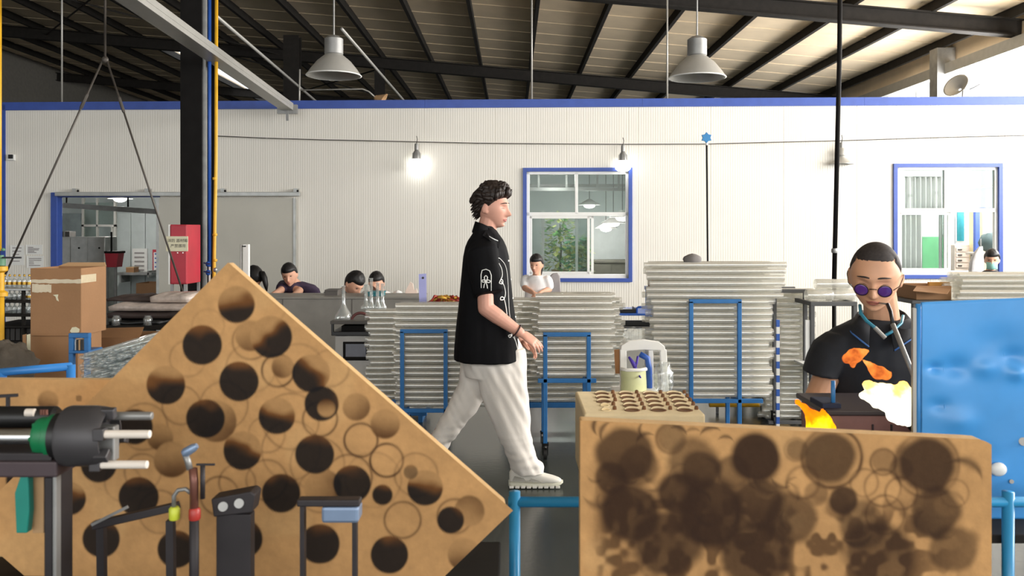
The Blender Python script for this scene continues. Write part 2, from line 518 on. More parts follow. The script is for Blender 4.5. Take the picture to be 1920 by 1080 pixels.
t = empty('trim_1', WS(SL, WT), kind='structure'); t['label'] = 'blue metal capping along the top of the partition'
s = SL - .03; k = 0
while s < SR:
    e = min(s + 2.9, SR)
    m = MB(); wbox(m, s + .002, e, WT - .075, WT + .03, -.10, .016); wbox(m, s + .002, e, WT - .08, WT - .073, .012, .022)
    m.build('capping', 'trim_blue', t); s = e
t = empty('trim_2', WS(SL, 0), kind='structure'); t['label'] = 'blue corner trim at the left end of the partition'
wbox(MB(), SL - .05, SL + .012, 0, WT, -.10, .016).build('corner_trim', 'trim_blue', t)

# door opening: blue frame, sliding leaf on an overhead rail
d = empty('door_1', WS(door[0], 0), kind='structure'); d['label'] = 'open doorway with blue frame and grey sliding leaf on a rail'
wbox(MB(), ws(97), door[0] + .004, 0, wz(100, 361), -.10, .03).build('door_frame', 'trim_blue', d, bevel=.006)
wbox(MB(), door[0], door[1], door[3] - .004, door[3] + .02, -.10, .005).build('door_head', 'trim_blue', d)
lf = wbox(MB(), ws(298), ws(557), 0.03, wz(430, 372), .035, .075).build('door_leaf', 'door_leaf', d, bevel=.004)
wbox(MB(), ws(298), ws(303), 0.03, wz(430, 372), .03, .082).build('leaf_edge', 'galv', lf)
wbox(MB(), ws(553), ws(557.5), 0.03, wz(430, 372), .03, .082).build('leaf_edge', 'galv', lf)
for zz in (.95, 1.02):
    wbox(MB(), ws(305), ws(552), zz, zz + .012, .074, .079).build('leaf_rib', 'door_leaf', lf)
rl = MB().bar(WP(105, 364, .09), WP(563, 364, .09), .07, .055).build('slide_rail', 'galv', d, bevel=.005)
for px in (146, 281, 422, 558):
    m = MB(); wbox(m, ws(px) - .025, ws(px) + .025, wz(px, 362), wz(px, 354), .0, .1); m.build('rail_bracket', 'galv', rl)
    MB().cyl(WP(px, 358, .10), WP(px, 358, .115), .016, n=8).build('bracket_bolt', 'steel_black', rl)

def window(n, hole, sash, label):
    w = empty('window_%d' % n, WS((hole[0]+hole[1])/2, hole[2]), kind='structure'); w['label'] = label
    s0, s1, z0, z1 = hole; g = .045
    fr = MB()
    wbox(fr, s0-g, s0+.004, z0-g, z1+g, -.1, .03); wbox(fr, s1-.004, s1+g, z0-g, z1+g, -.1, .03)
    wbox(fr, s0, s1, z0-g, z0+.004, -.1, .03); wbox(fr, s0, s1, z1-.004, z1+g, -.1, .03)
    fr.build('blue_surround', 'trim_blue', w)
    i = MB(); f = .042
    wbox(i, s0, s0+f, z0, z1, -.07, -.01); wbox(i, s1-f, s1, z0, z1, -.07, -.01); wbox(i, s0, s1, z0, z0+f*1.3, -.07, -.01); wbox(i, s0, s1, z1-f, z1, -.07, -.01)
    zt = z0 + (z1 - z0) * .60
    wbox(i, s0, s1, zt - .025, zt + .025, -.07, -.01)
    sm = s0 + (s1 - s0) * .49
    wbox(i, sm - .02, sm + .02, zt, z1, -.07, -.01)
    i.build('white_frame', 'white_frame', w, bevel=.004)
    def pane(a, b, c, e, off): wbox(MB(), a, b, c, e, off - .004, off).build('pane', 'pane_glass', w)
    pane(s0+f, sm-.02, zt+.025, z1-f, -.04); pane(sm+.02, s1-f, zt+.025, z1-f, -.04)
    for a, b, off in sash:
        a = s0 + (s1 - s0) * a; b = s0 + (s1 - s0) * b
        sf = MB(); k = .035
        wbox(sf, a, a+k, z0+f, zt-.025, off-.03, off); wbox(sf, b-k, b, z0+f, zt-.025, off-.03, off)
        wbox(sf, a, b, z0+f*1.3, z0+f*1.3+k, off-.03, off); wbox(sf, a, b, zt-.025-k, zt-.025, off-.03, off)
        so = sf.build('sash', 'white_frame', w, bevel=.003)
        wbox(MB(), a+k, b-k, z0+f*1.3+k, zt-.025-k, off-.018, off-.013).build('pane', 'pane_glass', so)
    return w
window(1, w1, ((.03, .62, -.012), (.48, .66, -.045)), 'sliding window with blue surround behind the seated woman in white')
window(2, w2, ((.03, .50, -.012), (.44, .55, -.045)), 'sliding window with blue surround behind the masked woman')

# rooms behind the partition
rm = empty('wall_rooms', (0, 14.5, 0), kind='structure'); rm['label'] = 'pale walls and ceiling of the rooms behind the partition'
MB().box((-9, 16.0, 0), (8.3, 16.08, 3.05)).build('room_back_wall', pm('room_wall', (196, 204, 202), .6, var=.04), rm)
MB().box((-9, 11.8, 3.05), (8.3, 16.08, 3.12)).build('room_ceiling', pm('room_ceiling', (170, 170, 164), .7, var=.06), rm)
for x in (-4.1, -0.55, 2.9):
    MB().box((x, 11.75, 0), (x + .06, 16.0, 3.05)).build('room_divider', 'room_wall', rm)
# ---------------------------------------------------------------- people
pm('skin_pale', (214, 160, 140), 0.5, var=0.07, scale=14, spec=0.35)
pm('skin_tan', (224, 170, 134), 0.5, var=0.09, scale=12, spec=0.4)
pm('skin_warm', (214, 164, 138), 0.55, var=0.06, scale=12, spec=0.3)
pm('lip', (190, 112, 106), 0.5, var=0.08)
pm('lip_tan', (166, 98, 84), 0.5, var=0.08)
pm('eye_white', (228, 224, 220), 0.25)
pm('iris', (40, 30, 26), 0.2)
pm('hair_brown', (40, 30, 25), 0.55, var=0.35, scale=60, stretch=(1, 1, 4))
pm('hair_black', (24, 22, 22), 0.5, var=0.3, scale=60)
pm('hair_crop', (52, 45, 42), 0.75, var=0.25, scale=120)
pm('shirt_black', (12, 12, 15), 0.85, var=0.2, scale=20, bump=0.05, bscale=200, spec=0.2)
pm('polo_black', (34, 36, 42), 0.8, var=0.15, scale=20)
pm('trouser_cream', (238, 231, 222), 0.85, var=0.04, scale=10, bump=0.06, bscale=120)
pm('thread_white', (232, 232, 228), 0.7)
pm('shoe_white', (226, 222, 212), 0.6, var=0.05)
pm('shoe_sole', (206, 204, 186), 0.6, var=0.08)
pm('shoe_grey', (166, 162, 152), 0.6)
pm('bracelet', (52, 26, 26), 0.4)

JAW = .30
def gs(x, m, s): return math.exp(-((x - m) / s) ** 2)
def head_point(d, scale=1.0, fem=False):
    x, y, z = d
    px, py, pz = .0755 * x, .094 * y, .116 * z
    if pz < 0:
        t = -pz / .116
        px *= 1 - JAW * t ** 1.6
        if py < 0: py *= 1 - .40 * t
        if py > 0: py *= 1 + .38 * t ** 3
        py += .016 * t * t
    else:
        if py > 0: py *= 1 - .10 * (pz / .116) ** 2
    if y > 0.05:
        w = min(1, (y - .05) * 4)
        b = 0
        b += .027 * gs(px, 0, .0105) * gs(pz, -.027, .017) + .012 * gs(px, 0, .012) * gs(pz, -.036, .009) + .009 * gs(px, 0, .008) * gs(pz, .0, .018)
        b += .004 * (gs(px, .012, .007) + gs(px, -.012, .007)) * gs(pz, -.037, .008)
        b -= .0105 * (gs(px, .031, .015) + gs(px, -.031, .015)) * gs(pz, .006, .011)
        b += .006 * (gs(px, .03, .022) + gs(px, -.03, .022)) * gs(pz, .028, .008)
        b += .004 * gs(px, 0, .03) * gs(pz, .025, .012)
        b += .006 * gs(px, 0, .022) * gs(pz, -.064, .014)
        b += .004 * gs(px, 0, .017) * gs(pz, -.0585, .004) + .0045 * gs(px, 0, .015) * gs(pz, -.070, .005)
        b -= .005 * gs(px, 0, .020) * gs(pz, -.0645, .0025)
        b -= .004 * gs(px, 0, .02) * gs(pz, -.083, .006)
        b += .017 * gs(px, 0, .022) * gs(pz, -.100, .016)
        b += .003 * (gs(px, .044, .02) + gs(px, -.044, .02)) * gs(pz, -.018, .02)
        py += b * w
    return Vector((px, py, pz)) * scale

def surf_y(x, z):
    dz = z / .116; jw = 1 - JAW * (-dz) ** 1.6 if dz < 0 else 1
    dx = x / (.0755 * jw)
    return head_point(Vector((dx, math.sqrt(max(.01, 1 - dz*dz - dx*dx)), dz))).y
def head_grid(mb, Mx, scale, n=96, m=64, off=0.0, keep=None):
    rings = []
    for k in range(m + 1):
        t = math.pi * (.004 + .992 * k / m); ring = []
        for i in range(n):
            u = 2 * i / n - 1                       # -1..1, warped so the face is sampled densely
            a = math.pi * (0.55 * u + 0.45 * u ** 3)
            d = Vector((math.sin(t) * math.sin(a), math.sin(t) * math.cos(a), -math.cos(t)))
            ring.append(Mx @ (head_point(d, scale) * (1 + off)))
        rings.append(ring)
    mb.loft(rings)
def head_matrix(c, yaw, pitch, roll=0):
    """yaw 0 looks along +Y, 90 along -X ... ; pitch > 0 looks down"""
    return Matrix.Translation(c) @ Matrix.Rotation(R(yaw), 4, 'Z') @ Matrix.Rotation(R(-pitch), 4, 'X') @ Matrix.Rotation(R(roll), 4, 'Y')
def add_ears(mb, Mx, s):
    for sx in (-1, 1):
        Me = Mx.to_3x3() @ Matrix.Rotation(R(14 * sx), 3, 'Z') @ Matrix.Rotation(R(-10), 3, 'X')
        mb.ell(Mx @ (Vector((.076 * sx, -.010, -.008)) * s), (.009*s, .019*s, .031*s), 12, 8, Me)
        mb.ell(Mx @ (Vector((.074 * sx, .0, -.03)) * s), (.008*s, .01*s, .012*s), 10, 6, Me)

def face_parts(body, Mx, s, lipmat, hairmat, eyes='open', brow=True):
    for sx in (-1, 1):
        e = MB(); e.ell(Mx @ (Vector((.031*sx, .0765, .0075))*s), (.0135*s, .010*s, .0095*s), 14, 8, Mx.to_3x3())
        if eyes == 'open':
            eo = e.build('eye', 'eye_white', body, True)
            MB().ell(Mx @ (Vector((.031*sx, .0835, .0065))*s), (.0055*s, .0045*s, .0055*s), 10, 6, Mx.to_3x3()).build('iris', 'iris', eo, True)
        lash = MB(); pts = []
        for k in range(7):
            u = k / 6 * 2 - 1
            pts.append(Mx @ (Vector((.031*sx + .0155*u, surf_y(.031*sx + .0155*u, .003) + .0012, (.001 if eyes == 'down' else .011) - .004*u*u))*s))
        lash.tube(pts, .0013*s, 5, radii=[.0006*s, .0012*s, .0015*s, .0016*s, .0015*s, .0012*s, .0006*s]).build('eyelash', hairmat, body, True)
        if brow:
            b = MB(); pts = []
            for k in range(7):
                u = k / 6
                pts.append(Mx @ (Vector((sx*(.012 + .038*u), surf_y(sx*(.012 + .038*u), .030 + .003*math.sin(u*2.6) - .008*u*u) + .0005, .030 + .003*math.sin(u*2.6) - .008*u*u))*s))
            b.tube(pts, .003*s, 6, radii=[.002*s, .0034*s, .0036*s, .0034*s, .003*s, .0022*s, .001*s]).build('eyebrow', hairmat, body, True)
    for nm, zc, rr in (('upper_lip', -.0605, .0034), ('lower_lip', -.0685, .0040)):
        l = MB(); pts = []
        for k in range(9):
            u = k / 8 * 2 - 1
            pts.append(Mx @ (Vector((.021*u, surf_y(.021*u, zc) - .0012, zc + (.0015*math.cos(u*5) if nm[0] == 'u' else -.001) + .003*u*u*(1 if nm[0] == 'l' else -.6)))*s))
        l.tube(pts, rr*s, 8, radii=[rr*s*(1 - abs(k/8*2-1)**2.4 * .8) for k in range(9)]).build(nm, lipmat, body, True)

def hand(mb, wrist, fwd, back, curl=0.5, size=1.0, thumb=1, spread=.15):
    """five-fingered hand; fwd = direction of the fingers, back = normal of the back of the hand; thumb=+1 sits on fwd x back side"""
    f = Vector(fwd).normalized(); b = Vector(back); b = (b - f * b.dot(f)).normalized(); s = f.cross(b) * thumb
    w = Vector(wrist)
    # palm
    rings = []
    for t, hw, hh in ((-.01, .024, .019), (.02, .030, .018), (.05, .039, .016), (.085, .041, .013), (.098, .038, .010)):
        c = w + f * t * size; rings.append([c + s * (hw*size*math.cos(2*math.pi*i/14)) + b * (hh*size*math.sin(2*math.pi*i/14)) for i in range(14)])
    mb.loft(rings)
    for k, (off, L, r) in enumerate(((.030, .072, .0092), (.010, .080, .0095), (-.011, .074, .0090), (-.031, .058, .0078))):
        p = w + f * (.090 - abs(off) * .25) * size + s * off * size
        ang = curl * (0.45 + .1 * k); d = (f + s * (off * spread * 10)).normalized()
        for j, frac in enumerate((.45, .32, .23)):
            d = (d * math.cos(ang) - b * math.sin(ang)).normalized() if j == 0 else d
            q = p + d * L * frac * size
            mb.capsule(p, q, r * size * (1 - .1*j), r * size * (.92 - .1*j), 10, 2)
            p = q
            ax = d.cross(b)
            bb = ax.cross(d).normalized()
            d = (d * math.cos(ang*1.1) - bb * math.sin(ang*1.1)).normalized(); b2 = bb
    p = w + f * .022 * size + s * .026 * size
    d = (f * .72 + s * .62 - b * (.25 + .3*curl)).normalized()
    for L, r0, r1 in ((.042, .0135, .0115), (.032, .0112, .0100), (.026, .0100, .0085)):
        q = p + d * L * size; mb.capsule(p, q, r0 * size, r1 * size, 10, 2); p = q
        d = (d + f * .35 - b * .2 * curl - s*.15).normalized()

def ring(c, u, v, n=24, e=2.4):
    out = []
    for i in range(n):
        a = 2 * math.pi * i / n; ca, sa = math.cos(a), math.sin(a)
        out.append(c + u * (math.copysign(abs(ca) ** (2/e), ca)) + v * (math.copysign(abs(sa) ** (2/e), sa)))
    return out

def folds(amp, sc, seedv):
    def fn(co, nn):
        q = Vector((co.x * sc[0], co.y * sc[1], co.z * sc[2])) + Vector((seedv, seedv * .7, 0))
        return co + nn * amp * (noise.noise(q) + .5 * noise.noise(q * 2.3))
    return fn

def hair_cap(mb, Mx, s, keep, thick, n=120, m=90):
    """closed shell over the skull where keep(dir) > 0"""
    for grow, flip in ((1, 0),):
        ids = {}; vs = []; fs = []
        def vid(k, i, lay):
            key = (k, i % n, lay)
            if key not in ids:
                t = math.pi * (.004 + .992 * k / m); a = 2 * math.pi * (i % n) / n
                d = Vector((math.sin(t)*math.sin(a), math.sin(t)*math.cos(a), -math.cos(t)))
                kp = keep(d)
                p = head_point(d, s)
                th = (thick(d) * min(1, kp * 5) if kp > 0 else -.005) if lay else -.006
                ids[key] = len(vs); vs.append(Mx @ (p + d * th))
            return ids[key]
        for k in range(m):
            for i in range(n):
                t = math.pi * (.004 + .992 * (k+.5) / m); a = 2 * math.pi * (i+.5) / n
                d = Vector((math.sin(t)*math.sin(a), math.sin(t)*math.cos(a), -math.cos(t)))
                if keep(d) > -.04:
                    q = [vid(k, i, 1), vid(k, i+1, 1), vid(k+1, i+1, 1), vid(k+1, i, 1)]
                    fs.append(tuple(q))
                    q = [vid(k, i, 0), vid(k+1, i, 0), vid(k+1, i+1, 0), vid(k, i+1, 0)]
                    fs.append(tuple(q))
        mb.add(vs, fs)

def ray_on(obj, px, py, lift=0.002):
    """first point of the object on the sight line through a pixel"""
    me = obj.data; off = wloc(obj)
    key = obj.name
    if key not in BV: BV[key] = BVHTree.FromPolygons([v.co + off for v in me.vertices], [tuple(p.vertices) for p in me.polygons])
    o = Vector((0, 0, EYE)); d = (P(px, py, 1) - o).normalized()
    loc, nn, i, dist = BV[key].ray_cast(o, d)
    if loc is None:
        loc, nn, i, dist = BV[key].find_nearest(P(px, py, wloc(obj).y))
    return loc + nn.normalized() * lift if nn.dot(d) < 0 else loc - nn.normalized() * lift
BV = {}

# ---- the walking man -------------------------------------------------
HY = 5.15
def H(px, py, dy=0.0): return P(px, py, HY + dy)
man = empty('person', (H(930, 905).x, HY, 0), 'young man in black embroidered short-sleeved shirt and white trousers walking to the right', 'person')
hs = 1.06
hM = head_matrix(H(922, 388), -110, 7, 0)
b = MB()
head_grid(b, hM, hs); add_ears(b, hM, hs)
b.capsule(H(910, 440), H(919, 405), .060, .056)
b.capsule(H(918, 412), H(926, 405), .048, .045)
b.loft([ring(H(915, y), Vector((a, 0, 0)), Vector((0, w, 0)), 20) for y, a, w in ((672, .13, .16), (630, .12, .16), (560, .11, .155), (500, .115, .16), (468, .09, .15), (448, .06, .09), (434, .05, .055))])
for dy, sh, el, wr in ((-.21, H(908, 474, -.165), H(911, 578, -.235), H(974, 623, -.22)), (.2, H(915, 474, .165), H(930, 590, .22), H(976, 640, .16))):
    b.capsule(sh, el, .052, .047); b.capsule(el, el + (wr - el)*.35, .047, .046); b.capsule(el + (wr-el)*.3, wr, .046, .030)
hand(b, H(977, 625, -.22), H(1012, 648, -.24) - H(977, 625, -.22), Vector((.45, -.55, .75)), .42, .98, thumb=-1)
hand(b, H(978, 642, .16), H(1008, 660, .10) - H(978, 642, .16), Vector((.45, .5, .75)), .55, .95, thumb=1)
for dy, kn, an in ((-.09, (955, 770), (978, 880)), (.09, (870, 755), (806, 838))):
    b.capsule(H(930, 650, dy), H(*kn, dy), .075, .055); b.capsule(H(*kn, dy), H(*an, dy), .055, .038)
body = fused('body', b, 'skin_pale', man, .0042, 2)
face_parts(body, hM, hs, 'lip', 'hair_brown', 'down')
# hair: cropped sides, full swept-up top
hb = MB()
def keep_hair(d):
    line = .30 + .30 * max(0, d.y) ** 2 if d.y > .1 else .30 - 1.0 * (.1 - d.y)
    if abs(d.x) > .55 and d.y > -.15: line = min(line, .02 + .9 * max(0, d.y - .12))
    return d.z - max(line, -.66)
hair_cap(hb, hM, hs, keep_hair, lambda d: .010 + .030 * max(0, d.z) ** 1.0 + .006*noise.noise(Vector(d)*7))
rnd = random.Random(3)
for k in range(230):
    a = rnd.uniform(-math.pi, math.pi); zz = rnd.uniform(.25, .98)
    d = Vector((math.sqrt(1-zz*zz)*math.sin(a), math.sqrt(1-zz*zz)*math.cos(a), zz))
    if keep_hair(d) < .05: continue
    p = head_point(d, hs) + d * .012
    flow = Vector((rnd.uniform(-.25, .25), -.85 if d.y < .35 else .1, .12 if d.y < .35 else .8)).normalized()
    if d.y < -.35: flow = Vector((rnd.uniform(-.2, .2), -.55, -.6)).normalized()
    L = rnd.uniform(.03, .05)*(1.1 if d.y > .2 else .9)
    pts = [p - d*.006, p + (d*.42 + flow*.5)*L*.5, p + (d*.30 + flow*.85)*L*.8, p + (d*.18 + flow*1.0 + Vector((0, -.10, -.25)))*L*.95]
    hb.tube([hM @ q for q in pts], .006, 6, radii=[.012, .014, .011, .003])
for k in range(40):     # nape and sideburn edge
    a = rnd.choice((-1, 1)) * rnd.uniform(1.7, 3.1); zz = rnd.uniform(-.45, .2)
    d = Vector((math.sqrt(1-zz*zz)*math.sin(a), math.sqrt(1-zz*zz)*math.cos(a), zz))
    if keep_hair(d) < .0: continue
    p = head_point(d, hs) + d*.004; fl_ = Vector((0, -.35, -.8))
    hb.tube([hM @ p, hM @ (p + (d*.35 + fl_)*.018), hM @ (p + (d*.45 + fl_)*.036)], .006, 5, radii=[.009, .008, .0015])
hb.build('hair', 'hair_brown', man, True)

# shirt
sh = MB()
prof = [(672, 851, 979, .245), (655, 852, 977, .245), (620, 855, 971, .24), (560, 861, 963, .235), (510, 865, 958, .232), (480, 868, 955, .232), (462, 872, 950, .222), (450, 877, 944, .19), (440, 884, 937, .14), (431, 889, 930, .095), (424, 893, 926, .075)]
sh.loft([ring((H(x0, y) + H(x1, y)) / 2, Vector(((x1-x0)/2*HY/F*.985, 0, 0)), Vector((0, w, 0)), 32, 2.6) for y, x0, x1, w in prof])
for sgn in (-1, 1):
    pts = [(904, 452, .13, .07), (905, 470, .195, .088), (908, 500, .232, .090), (913, 530, .25, .088), (917, 551, .252, .087)]
    sh.loft([ring(H(x, y, sgn*w), Vector((r, 0, .02)), Vector((0, r*.78, sgn*.2*r)), 20) for x, y, w, r in pts])
fo = folds(.007, (9, 9, 2.2), 3.1)
shirt = fused('shirt', sh, 'shirt_black', man, .007, 3, fo)
# collar, placket, embroidery and buttons lie on the shirt
cl = MB()
def collar_pt(px, py, dy): return H(px, py, dy)
cpts = [(926, 438, -.055), (916, 430, -.085), (902, 424, -.085), (893, 421, -.045), (891, 420, 0), (893, 421, .045), (902, 424, .085), (918, 432, .085), (928, 440, .05)]
inner = [H(x, y, d) for x, y, d in cpts]
outer = [H(x + (-6 if k < 7 else 2), y + (16 if 1 < k < 7 else 20), d * 1.25) for k, (x, y, d) in enumerate(cpts)]
cl.loft([inner, [p + Vector((0, 0, .018)) for p in inner], [p + Vector((0, 0, .01)) for p in outer], [p for p in outer]], False, closed=False)
co = cl.build('collar', 'shirt_black', shirt, True)
md = co.modifiers.new('solid', 'SOLIDIFY'); md.thickness = .004
lp = MB()
lap = [ray_on(shirt, x, y, .004) for x, y in ((912, 432), (926, 440), (938, 452), (934, 466), (918, 452), (905, 443))]
lp.prism(lap, (0, -.005, .002)); lp.build('lapel', 'shirt_black', shirt)
def stitch(name, pts, r=.0028):
    MB().tube([ray_on(shirt, x, y, .002) for x, y in pts], r, 6).build(name, 'thread_white', shirt, True)
def smooth_pts(p, n=5):
    out = []
    for k in range(len(p) - 1):
        p0 = p[max(k-1, 0)]; p1 = p[k]; p2 = p[k+1]; p3 = p[min(k+2, len(p)-1)]
        for j in range(n):
            t = j / n
            out.append(tuple(.5*((2*p1[i]) + (-p0[i]+p2[i])*t + (2*p0[i]-5*p1[i]+4*p2[i]-p3[i])*t*t + (-p0[i]+3*p1[i]-3*p2[i]+p3[i])*t**3) for i in (0, 1)))
    out.append(p[-1]); return out
stitch('embroidery', smooth_pts([(934, 484), (938, 486), (947, 498), (951, 520), (953, 560), (955, 590), (960, 615), (966, 640), (972, 662)]), .0022)
stitch('embroidery', smooth_pts([(935, 494), (940, 505), (941, 517), (937, 527), (936, 531), (941, 532), (942, 526), (938, 524)]), .003)
stitch('embroidery', smooth_pts([(939, 528), (944, 535), (947, 550), (944, 561), (938, 562), (939, 557), (944, 559), (948, 575), (950, 590)]), .003)
stitch('embroidery', smooth_pts([(957, 620), (959, 628), (955, 633), (953, 629), (959, 629), (966, 640), (970, 655)]), .003)
stitch('embroidery', smooth_pts([(916, 443), (924, 448), (933, 452)]), .0026)
stitch('embroidery', [(902.5, 540), (902, 515), (904, 507), (911, 505), (918, 508), (921, 516), (921, 545)], .0028)
for loop in ([(911, 528), (908, 521), (911, 517), (914, 521), (911, 528)], [(911, 528), (905, 529), (904, 526), (907, 525), (911, 528)], [(911, 528), (917, 530), (919, 527), (915, 525), (911, 528)], [(911, 528), (908, 534), (907, 540)], [(911, 528), (913, 535), (914, 541)]):
    stitch('embroidery', smooth_pts(loop, 4), .0028)
for x, y in ((953, 489), (958, 524), (961, 559), (966, 594)):
    p = ray_on(shirt, x, y, .001); MB().lathe([(.006, 0), (.0062, .0015), (.004, .003)], p, (.6, -.8, 0), 12).build('button', 'thread_white', shirt)
_d = (H(977, 625, -.22) - H(911, 578, -.235)).normalized(); _x, _y, _ = frame_from(_d); _c = H(969, 620, -.2215)
MB().tube([_c + (_x*math.cos(a) + _y*math.sin(a))*.0385 for a in [2*math.pi*k/24 for k in range(25)]], .0045, 7).build('bracelet', 'bracelet', man, True)

# trousers
tr = MB()
def leg(profile, dyc, bw):
    tr.loft([ring((H(x0, y, dyc) + H(x1, y, dyc)) / 2, Vector(((x1-x0)/2*HY/F, 0, 0)), Vector((0, w, 0)), 24, 2.2) for y, x0, x1, w in profile])
tr.loft([ring((H(x0, y) + H(x1, y)) / 2, Vector(((x1-x0)/2*HY/F, 0, 0)), Vector((0, w, 0)), 28, 2.4) for y, x0, x1, w in ((615, 878, 962, .16), (650, 870, 978, .18), (680, 869, 984, .185), (705, 872, 975, .165))])
leg([(655, 888, 984, .085), (690, 892, 987, .10), (730, 901, 989, .10), (770, 914, 992, .097), (810, 930, 995, .092), (840, 944, 1001, .09), (862, 953, 1012, .09), (876, 957, 1021, .088), (886, 961, 1019, .08)], -.085, 0)
leg([(655, 866, 940, .085), (690, 862, 936, .095), (720, 857, 926, .095), (750, 845, 909, .09), (780, 828, 886, .09), (810, 810, 864, .088), (830, 799, 846, .086), (855, 778, 828, .085), (872, 768, 818, .08)], .085, 0)
def tfold(co, nn):
    q = Vector((co.x*16 + co.z*5, co.y*9, co.z*4.5)); r_ = Vector((co.x*6, co.y*6, co.z*30))
    low = max(0, (.40 - co.z)) * .055
    diag = Vector((co.x*26 + co.z*14, co.y*6, co.z*3))
    return co + nn * (.010*noise.noise(q) + .006*noise.noise(diag) + low*noise.noise(r_))
fused('trousers', tr, 'trouser_cream', man, .008, 3, tfold)

# shoes
def shoe(org, fx, dy):
    """org = heel at the ground, fx = pitch"""
    Ms = Matrix.Translation(org) @ Matrix.Rotation(R(fx), 4, 'Y')
    s_ = empty('shoe', org, parent=man)
    def rg(x, zc, w, h, e=2.6): return [Ms @ Vector((x, y_, z_)) for (y_, z_) in [(w*math.copysign(abs(math.cos(2*math.pi*i/18))**(2/e), math.cos(2*math.pi*i/18)), zc + h*math.copysign(abs(math.sin(2*math.pi*i/18))**(2/e), math.sin(2*math.pi*i/18))) for i in range(18)]]
    so = MB(); so.loft([rg(-.005, .026, .030, .014), (rg(.01, .023, .038, .021)), rg(.08, .020, .036, .017), rg(.17, .019, .043, .016), rg(.25, .021, .044, .015), rg(.30, .028, .036, .012), rg(.318, .035, .02, .007)])
    so.build('sole', 'shoe_sole', s_, True)
    for k in range(9):
        x = .0 + .034*k
        MB().box((x, -.0445, .004), (x + .026, -.036, .020), Ms).build('sole_pod', 'shoe_white', s_, bevel=.003)
    up = MB(); up.loft([rg(.0, .060, .024, .028), rg(.012, .072, .034, .042), rg(.05, .080, .036, .050), rg(.10, .078, .037, .050), rg(.15, .066, .040, .040), rg(.20, .054, .042, .030), rg(.26, .047, .040, .021), rg(.295, .042, .030, .014), rg(.308, .040, .016, .007)])
    up.build('upper', 'shoe_white', s_, True)
    for x0, x1, z0, z1 in ((.02, .10, .05, .075), (.12, .19, .045, .062)):
        m_ = MB(); m_.add([Ms @ Vector(p) for p in ((x0, -.0425, z0), (x1, -.0435, z0-.004), (x1-.015, -.041, z1-.012), (x0+.01, -.040, z1), (x0, -.036, z0), (x1, -.036, z0-.004), (x1-.015, -.035, z1-.012), (x0+.01, -.034, z1))], [(0,1,2,3),(4,7,6,5),(0,4,5,1),(1,5,6,2),(2,6,7,3),(3,7,4,0)])
        m_.build('overlay', 'shoe_grey', s_)
    for k in range(5):
        x = .13 + .022*k; z = .108 - .0155*k
        MB().tube([Ms @ Vector((x, -.026, z-.012)), Ms @ Vector((x+.006, 0, z+.002)), Ms @ Vector((x, .026, z-.012))], .0035, 6).build('lace', 'thread_white', s_, True)
shoe(Vector((H(955, 908, -.085).x, HY - .085, 0)), 0, 0)
shoe(Vector((H(745, 880, .085).x, HY + .085, .10)), 26, 0)
# ---- the glass worker ------------------------------------------------
WY = 3.3
def K(px, py, dy=0.0): return P(px, py, WY + dy)
pm('collar_stripe', (70, 120, 190), 0.6)
pm('lens_purple', (98, 58, 140), 0.12, var=0.1, spec=0.8)
pm('teal_hose', (60, 150, 178), 0.3, spec=0.7)
pm('denim', (38, 46, 72), 0.8)
wk = empty('person', (K(1645, 900).x, WY, 0), 'man with cropped hair and purple round glasses in black polo leaning over a flame', 'person')
ks = 1.06
kM = head_matrix(K(1641, 516, -.02), 153, 22, -3) @ Matrix.Diagonal((1.13, 1.0, 1.02, 1))
JAW = .16
b = MB()
head_grid(b, kM, ks); add_ears(b, kM, ks)
b.capsule(K(1655, 610, .07), K(1648, 545, .02), .068, .062)
b.loft([ring(K(1650, y, .08), Vector((a, 0, 0)), Vector((0, w, 0)), 20) for y, a, w in ((1010, .15, .11), (880, .14, .11), (780, .16, .11), (690, .17, .10), (645, .15, .085), (622, .09, .07), (604, .06, .06))])
b.capsule(K(1566, 668, .06), K(1530, 752, .0), .052, .048); b.capsule(K(1532, 752, .0), K(1540, 790, -.12), .050, .046); b.capsule(K(1540, 790, -.12), K(1548, 832, -.26), .045, .031)
b.capsule(K(1736, 668, .06), K(1772, 755, .0), .052, .048); b.capsule(K(1772, 755, 0), K(1745, 800, -.30), .048, .032)
hand(b, K(1548, 832, -.26), K(1565, 850, -.36) - K(1548, 832, -.26), Vector((-.2, -.3, 1)), .8, 1.0, thumb=1)
hand(b, K(1745, 800, -.30), K(1705, 805, -.42) - K(1745, 800, -.30), Vector((.2, -.3, 1)), .8, 1.0, thumb=-1)
for sx in (-1, 1):
    hip = K(1650, 1000, .1) + Vector((.09*sx, 0, 0)); kn = hip + Vector((.06*sx, -.02, 0)); kn.z = .46; an = kn.copy(); an.z = .09
    b.capsule(hip, kn, .08, .058); b.capsule(kn, an, .058, .04)
    b.capsule(an, an + Vector((0, -.14, -.055)), .04, .035)
kbody = fused('body', b, 'skin_tan', wk, .0045, 2)
face_parts(kbody, kM, ks, 'lip_tan', 'hair_crop', 'down')
hb = MB()
def keep_crop(d):
    line = .70 - .16*d.x*d.x if d.y > .25 else .66 - 1.1 * (.25 - d.y)
    if abs(d.x) > .75 and d.y > -.2: line = min(line, .10 + 1.6*max(0, d.y - .05))
    return d.z - max(line, -.5)
hair_cap(hb, kM, ks, keep_crop, lambda d: .004 + .003 * max(0, d.z))
hb.build('hair', 'hair_crop', wk, True); JAW = .30
